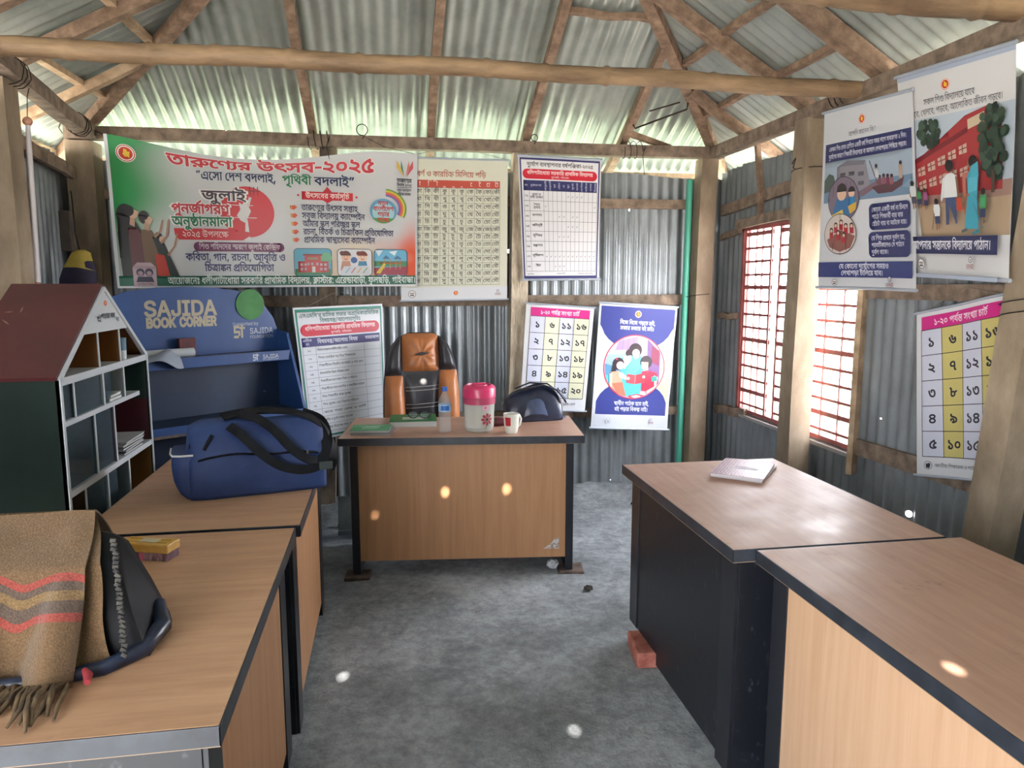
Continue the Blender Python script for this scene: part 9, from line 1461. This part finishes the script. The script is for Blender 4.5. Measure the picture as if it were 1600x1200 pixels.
# white edges of the front
def fbar(bm, y0, z0, y1, z1, w, x0=-.012, x1=.004):
    d = Vector((0, y1 - y0, z1 - z0)).normalized(); n = Vector((0, -d.z, d.y)) * w / 2
    a, b_ = Vector((x0, y0, z0)), Vector((x0, y1, z1)); prism(bm, [a + n, b_ + n, b_ - n, a - n], (x1 - x0, 0, 0))
bm = BM(); fbar(bm, .007, 0, .007, HE, .014); fbar(bm, HW - .007, 0, HW - .007, HE, .014); fbar(bm, .004, HE, mid, HP - .006, .016); fbar(bm, HW - .004, HE, mid, HP - .006, .016); obj('front_edging', bm, WTRIM, house)
def shelfb(z, y0, y1, h=.02): bm = BM(); bx(-CD, .002, y0, y1, z - h / 2, z + h / 2, .001, bm); obj('shelf_board', bm, WTRIM, house)
shelfb(1.215, .012, HW - .012, .026); shelfb(1.075, .014, .745, .018); shelfb(.838, .014, HW - .014, .022); shelfb(.55, .014, HW - .014, .02); shelfb(.06, .014, HW - .014, .02)
def div(y, z0, z1, col):
    bm = BM(); bx(-CD + .001, -.004, y - .005, y + .005, z0, z1, 0, bm); d_ = obj('divider', bm, flat(col, .5), house)
    bm = BM(); bx(-.004, -.0005, y - .0055, y + .0055, z0, z1, 0, bm); obj('divider_edge', bm, WTRIM, d_)
BRN, GRY = '#7a4a18', '#7c858a'
for y in (.348, .565): div(y, 1.228, 1.372, BRN)
for y, c in ((.11, '#2c3d48'), (.37, GRY), (.585, '#878f90')): div(y, 1.084, 1.202, c)
for y, c in ((.265, '#26404a'), (.455, '#57404e')): div(y, .849, 1.066, c)
for y, c in ((.14, '#4e3826'), (.345, '#6d777c'), (.575, '#6d777c')): div(y, .56, .827, c)
for z0, z1, c in ((1.035, 1.20, '#1c3a34'), (.85, 1.035, '#50202a'), (.06, .827, '#7a5624')):
    bm = BM(); bx(-CD, -.006, HW - .0185, HW - .016, z0, z1, 0, bm); obj('cell_lining', bm, flat(c, .5), house)
bm = BM(); d2 = Vector((0, -mid, HP - HE)).normalized()
p0 = Vector((-CD, HW - .016, HE + .008)); prism(bm, [p0, p0 + Vector((CD - .008, 0, 0)), p0 + Vector((CD - .008, 0, 0)) + d2 * .21, p0 + d2 * .21], (0, -.002, -.002)); obj('cell_lining', bm, flat(BRN, .5), house)
# title triangle
bm = BM(); zt = 1.355; yy = (zt - HE) / (HP - HE) * mid
prism(bm, [(-.008, yy, zt), (-.008, HW - yy, zt), (-.008, mid, HP - .012)], (.008, 0, 0)); gb = obj('gable_board', bm, flat('#c9ced3', .45), house)
s = Sheet(100, 60, [(.0012, .30, 1.475), (.0012, .60, 1.475), (.0012, .60, 1.36), (.0012, .30, 1.36)], front=(1, 0, 0))
s.circ(46, 8, 5.2, '#d8563a', n=18); s.circ(46, 8, 2.2, '#e6b64a', n=12)
s.t('বই', 22, 38, 10, '#3c4048', w=12, bold=24); s.t('পড়ার ঘর', 52, 33, 9, '#3c4048', w=46, bold=26); s.t('ঘর', 84, 42, 8, '#5c6068', w=11, bold=10)
bm = BM()
for pts, mi, z in s.items:
    try: bm.faces.new([bm.verts.new(s.at(p[0], p[1], .0006 + .0001 * z)) for p in pts]).material_index = mi - 0
    except ValueError: pass
obj('gable_print', bm, s.mats, gb, smooth='raw')
def back(y0, y1, z0, z1, c): bm = BM(); bx(-CD - .008, -CD, y0, y1, z0, z1, 0, bm); obj('back_panel', bm, flat(c, .5), house)
bm = BM(); prism(bm, [(-CD - .008, .03, 1.222), (-CD - .008, HW - .03, 1.222), (-CD - .008, HW - .22, 1.36), (-CD - .008, .22, 1.36)], (.008, 0, 0)); obj('back_panel', bm, flat('#7a4a18', .5), house)
for y0, y1, z0, z1, c in ((.014, .11, 1.08, 1.21, '#2c3d48'), (.11, .585, 1.08, 1.21, '#7c858a'), (.585, .862, 1.035, 1.21, '#1c3a34'), (.014, .265, .84, 1.075, '#26404a'), (.265, .455, .84, 1.075, '#57404e'), (.455, .862, .84, 1.035, '#50202a'),
                          (.014, .14, .05, .838, '#4e3826'), (.14, .575, .05, .838, '#6d777c'), (.575, .862, .05, .838, '#7a5624')): back(y0, y1, z0, z1, c)
GLASS = clear('sliding_glass', '#c4d2d8', .16, .05, '#8d9ea8')
for y0, y1, z0, z1, x in ((.016, .47, .85, 1.20, -.012), (.14, .46, .562, .826, -.012)):
    bm = BM(); bx(x - .002, x + .002, y0, y1, z0, z1, 0, bm); obj('glass_pane', bm, GLASS, house)
# things inside the house
t = thing('paper_cup', 'blue and white cup in the top right cell of the house bookcase', 'cup', (-1.0745, 3.175, 1.2285))
bm = BM(); lathe(bm, [(0, 0), (.019, 0), (.0205, .036)], 18); obj('cup_base', bm, flat('#c6cccf', .5), t, smooth=40)
bm = BM(); lathe(bm, [(.0205, .036), (.022, .082), (.0228, .086), (.0215, .087), (.019, .04), (0, .038)], 18); obj('cup_sleeve', bm, flat('#5d7f9a', .5), t, smooth=40)
random.seed(3)
for k, lb in enumerate(('lowest booklet of the pile on the lower shelf of the house bookcase', 'second booklet from the bottom of the pile in the house bookcase', 'third booklet from the bottom of the pile in the house bookcase', 'fourth booklet of the pile in the house bookcase, slightly turned', 'topmost pale booklet of the pile in the house bookcase')):
    booklet('booklet', lb, (-1.118 + .001 * k, 3.19 + .012 * math.sin(k * 2), .849 + .0105 * k), .13, .23, .0085, .03 * math.sin(k * 1.7), flat(('#3a3d40', '#8a8d90', '#4a4a44', '#9ca0a4', '#b9bdc0')[k], .5), flat('#b5b8ba', .8), 'booklet', group=None)
for k, lb in enumerate(('lower white paper pad on the middle shelf of the house bookcase', 'upper white paper pad on the middle shelf of the house bookcase')):
    booklet('paper_pad', lb, (-1.108, 3.03, 1.0845 + .013 * k), .11, .13, .011, .05 * k, flat('#b9bdba', .6), flat('#c9ccca', .8), 'papers')

# ================================================================== BLUE BOOK SHELF
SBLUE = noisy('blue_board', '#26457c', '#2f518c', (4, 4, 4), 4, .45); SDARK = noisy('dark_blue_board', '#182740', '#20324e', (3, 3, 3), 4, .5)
EDGEW = noisy('worn_board_edge', '#2c3c5c', '#7a6650', (20, 20, 20), 5, .7)
phi = math.atan2(.63, .777)
shelf = thing('book_shelf', 'blue book corner shelf with an arched lettered header, behind the house bookcase', 'bookshelf', (-1.511, 3.88, 0), phi)
W = 1.10   # local x along the width, local -y towards the room
arch = [(0, 1.36), (.08, 1.43), (.247, 1.494), (.40, 1.512), (.544, 1.516), (.70, 1.512), (.84, 1.495), (.94, 1.46), (1.02, 1.40), (1.07, 1.33), (1.10, 1.24)]
bm = BM(); prism(bm, [(0, .014, 0)] + [(x, .014, z) for x, z in arch] + [(W, .014, 0)], (0, -.014, 0)); obj('back_board', bm, SBLUE, shelf)
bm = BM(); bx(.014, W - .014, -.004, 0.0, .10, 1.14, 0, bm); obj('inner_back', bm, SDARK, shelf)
for x in (0, W - .016):
    bm = BM(); prism(bm, [(x, 0, 0), (x, 0, 1.262), (x, -.11, 1.245), (x, -.285, .76), (x, -.36, 0)], (.016, 0, 0)); obj('side_panel', bm, SBLUE, shelf)
def sshelf(z, d, lip, worn):
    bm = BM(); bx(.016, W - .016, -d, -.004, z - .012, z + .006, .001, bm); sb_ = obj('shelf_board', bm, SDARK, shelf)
    bm = BM(); bx(.016, W - .016, -d - .012, -d, z - lip + .01, z + .012, .002, bm); lp = obj('shelf_lip', bm, SBLUE, sb_)
    if worn: bm = BM(); bx(W * .42, W - .2, -d - .0125, -d + .001, z + .0115, z + .0135, 0, bm); obj('worn_edge', bm, EDGEW, sb_)
    return lp
lip = sshelf(1.135, .135, .055, True); lip2 = sshelf(.80, .262, .045, True); sshelf(.36, .33, .045, False)
bm = BM(); bx(.02, W - .02, -.275, -.262, .757, .772, .001, bm); obj('worn_edge', bm, EDGEW, shelf)
def letters(name, parent, items, mats, y):
    bm = BM()
    for text, x, z, h, w, bold, mi in items:
        P, tw = text_polys(text, bold); sx = w / tw; k = h / 720
        for q in P:
            try: f = bm.faces.new([bm.verts.new((x + px * sx, y, z + py * k)) for px, py in q]); f.material_index = mi
            except ValueError: pass
    for f in bm.faces:
        f.normal_update()
        if f.normal.y > 0: f.normal_flip()
    return obj(name, bm, mats, parent, smooth='raw')
CREAMW = flat('#b5ab95', .5); PALE = flat('#b9c1cf', .5)
letters('header_lettering', shelf, [('SAJIDA', .325, 1.362, .078, .395, 40, 0), ('BOOK', .332, 1.303, .048, .155, 75, 0), ('CORNER', .508, 1.303, .048, .207, 75, 0), ('Supported by', .81, 1.293, .019, .16, 0, 1), ('SAJIDA', .913, 1.243, .033, .15, 10, 1), ('FOUNDATION', .913, 1.216, .017, .15, 0, 1)], [CREAMW, PALE], -.0012)
def st_mark(bm, x, z, k, y):
    for a, b_, c, d in ((0, .0, .42, .2), (0, .4, .55, .6), (0, .8, .5, 1), (0, .6, .16, .82), (.4, .18, .56, .42), (.62, .0, .8, 1.1), (.5, .72, 1, .9)): bx(x + a * k, x + c * k, y - .001, y, z + b_ * k, z + d * k, 0, bm)
bm = BM(); st_mark(bm, .815, 1.222, .07, -.0005); obj('foundation_mark', bm, CREAMW, shelf)
letters('lip_lettering', lip, [('SAJIDA', .905, 1.108, .022, .10, 12, 0), ('FOUNDATION', .905, 1.097, .008, .10, 0, 0)], [PALE], -.1482)
bm = BM(); st_mark(bm, .845, 1.100, .036, -.1475); obj('lip_mark', bm, PALE, lip)
bm = BM(); bmesh.ops.create_circle(bm, cap_ends=True, segments=40, radius=.088); bmesh.ops.rotate(bm, verts=bm.verts, matrix=Matrix.Rotation(math.pi / 2, 3, 'X'))
e = bmesh.ops.extrude_face_region(bm, geom=bm.faces[:]); bmesh.ops.translate(bm, verts=[v for v in e['geom'] if isinstance(v, bmesh.types.BMVert)], vec=(0, -.006, 0)); bmesh.ops.translate(bm, verts=bm.verts, vec=(.922, -.001, 1.413))
obj('green_roundel', bm, noisy('leaf_green_board', '#37743c', '#46894a', (9, 9, 9), 3, .6), shelf)
bm = BM(); bx(.055, .15, -.0012, 0, 1.362, 1.385, 0, bm); obj('red_print', bm, flat('#a82c3c', .5), shelf)
bm = BM(); bmesh.ops.create_uvsphere(bm, u_segments=12, v_segments=8, radius=.008); bmesh.ops.translate(bm, verts=bm.verts, vec=(.985, -.01, .90)); obj('screw_cap', bm, flat('#3c4a60', .3), shelf, smooth=60)
SH = Matrix.Translation((-1.511, 3.88, 0)) @ Matrix.Rotation(phi, 4, 'Z')
def on_shelf(x, y, z): return SH @ Vector((x, y, z))
bm = BM(); tube(bm, [(-.15, 0, 0), (.15, 0, 0)], .024, 18); tube(bm, [(-.152, 0, 0), (.152, 0, 0)], .016, 14)
tag(obj('paper_roll', bm, flat('#b9bfc6', .6), smooth=50, loc=on_shelf(.39, -.075, 1.167), rot=(0, 0, phi)), 'white paper roll lying on the top shelf of the blue book corner', 'paper roll')
t = thing('hardback_book', 'dark red book standing against the blue header board', 'book', on_shelf(.525, -.03, 1.142), phi)
bm = BM(); bx(-.045, .045, -.016, .016, 0, .098, .002, bm); obj('cover', bm, noisy('oxblood_cloth', '#55242a', '#6b3034', (20, 20, 20), 3, .6), t)
bm = BM(); bx(-.041, .0455, -.012, .012, .003, .0985, .001, bm); obj('pages', bm, flat('#7d5a50', .8), t)
bm = BM(); grid(bm, 16, 12, lambda a, c: Vector((-.13 + .26 * a, -.05 - .11 * c + .012 * math.sin(a * 7), .016 + .014 * math.sin(a * 9 + c * 3) + .02 * (1 - c) - .075 * max(0, c - .72) ** 1.1 * 3 * (a > .2) * a)))
e = bmesh.ops.extrude_face_region(bm, geom=bm.faces[:]); bmesh.ops.translate(bm, verts=[v for v in e['geom'] if isinstance(v, bmesh.types.BMVert)], vec=(0, 0, .0015))
tag(obj('crumpled_sheet', bm, flat('#98a1b0', .6), smooth=60, loc=on_shelf(.31, -.02, 1.142), rot=(0, 0, phi)), 'crumpled grey sheet hanging over the edge of the blue top shelf', 'paper')

# ================================================================== LEFT WALL AND FLOOR ODDMENTS
t = thing('rolled_chart', 'slim white rolled chart with orange end knobs hanging by the left post', 'rolled chart', (-1.625, 3.80, 1.52))
bm = BM(); tube(bm, [(-.012, 0, .02), (0, 0, .38), (.012, 0, .735)], [.021, .017, .010], 14); obj('chart_tube', bm, flat('#cfc9cb', .5), t, smooth=60)
cord('hanging_cord', [(.012, 0, .76), (.02, .0, .86), (.03, .02, .93)], .002, WIRE, t)
for p in ((-.012, 0, .0), (.012, 0, .75)):
    bm = BM(); bmesh.ops.create_uvsphere(bm, u_segments=16, v_segments=10, radius=.021); bmesh.ops.translate(bm, verts=bm.verts, vec=p); obj('end_knob', bm, flat('#c98f76', .5), t, smooth=60)
t = thing('hanging_bag', 'dark purple and yellow bag hanging on the left wall above the house bookcase', 'bag', (-1.74, 4.62, 1.40))
PUR = noisy('dark_purple_cloth', '#231d34', '#332b48', (8, 8, 8), 4, .7); YEL = noisy('faded_yellow_cloth', '#a58f3a', '#c2ab52', (8, 8, 8), 4, .7)
def hb(z): return .065 + .03 * math.sin(math.pi * min(1, (.33 - z) / .5 + .1)) if z < .33 else .03
bm = BM(); lathe(bm, [(0, 0), (.07, .01), (.095, .08), (.10, .16), (.085, .225), (.068, .262)], 20)
for v_ in bm.verts: v_.co.x += .05 * (v_.co.z / .3); v_.co.y *= .6; v_.co.x = v_.co.x - .05
obj('bag_body', bm, PUR, t, smooth=60)
bm = BM(); lathe(bm, [(.0862, .225), (.069, .262), (.05, .31), (.02, .325), (0, .326)], 20)
for v_ in bm.verts: v_.co.x += .05 * (v_.co.z / .3) - .05; v_.co.y *= .62; v_.co.z -= .25 * max(0, v_.co.x) * (v_.co.z < .29)
obj('top_flap', bm, YEL, t, smooth=60)
bm = BM(); tube(bm, [(-.005, 0, .32), (-.03, .02, .42), (-.035, .03, .56), (-.05, .06, .66)], .008, 8, sy=.5); obj('strap', bm, flat('#1c1b20', .25), t, smooth=60)
bm = BM(); tube(bm, [(.06, -.04, .02), (.085, -.03, .10)], .012, 8, sy=.4); obj('side_piping', bm, flat('#a83a4c', .6), t, smooth=60)
tag(obj('wooden_block', bx(-1.86, -1.80, 4.66, 4.70, 1.72, 1.95, .004), noisy('dark_block_wood', '#3b332e', '#574a42', (9, 9, 9), 5, .7)), 'dark wooden block fixed to the left wall above the hanging bag', 'block')
bm = BM(); box(bm, (0, 0, .115), (.20, .012, .23), .002, rot=Matrix.Rotation(-.35, 3, 'X')); box(bm, (0, -.045, .018), (.20, .012, .03), .002)
tag(obj('tin_plate', bm, noisy('grey_tin', '#6d7477', '#8d9496', (6, 6, 6), 5, .5, .3), loc=(-.235, 4.47, .0)), 'grey tin plate leaning behind the left end of the head desk', 'plate')
random.seed(13)
for k, (x, y, lb) in enumerate(((1.66, 4.74, 'dark clod of earth by the foot of the back wall'), (1.72, 4.35, 'dry leaf scrap on the floor in front of the back wall'), (.97, 3.42, 'clod of earth right of the head desk foot'), (-.33, 4.62, 'clod of earth beside the old post foot'))):
    crumple('clod', (x, y, mud_height(x, y) + .012), .016 + .008 * random.random(), noisy('dark_earth', '#2f2b28', '#4a443f', (30, 30, 30), 4, .95), lb, 'clod', .6)

# things that come in several carry one group each
for base, group in (('roof_rafter', 'rafters under the tin roof'), ('roof_purlin', 'purlins between the rafters'), ('concrete_post', 'concrete posts around the room'), ('wooden_post', 'wooden posts along the back wall'),
                    ('wall_beam', 'beams on top of the walls'), ('bamboo_pole', 'bamboo poles below the roof'), ('wire_tie', 'wire ties on beams and posts'), ('wire_hook', 'wire loops on the back beam'), ('office_desk', 'desks along both sides of the room'),
                    ('number_chart', 'number charts from one to twenty'), ('brick', 'bricks under desk legs'), ('exercise_book', 'pink exercise books on the right desk'), ('clod', 'clods and scraps on the floor'), ('paper_pad', 'paper pads in the house bookcase')):
    for o in COL.objects:
        if o.parent is None and o.name.split('.')[0] == base: o['group'] = group
for o in COL.objects:
    if o.parent is None and o.name.startswith('booklet') and 'house bookcase' in o.get('label', ''): o['group'] = 'booklets piled in the house bookcase'
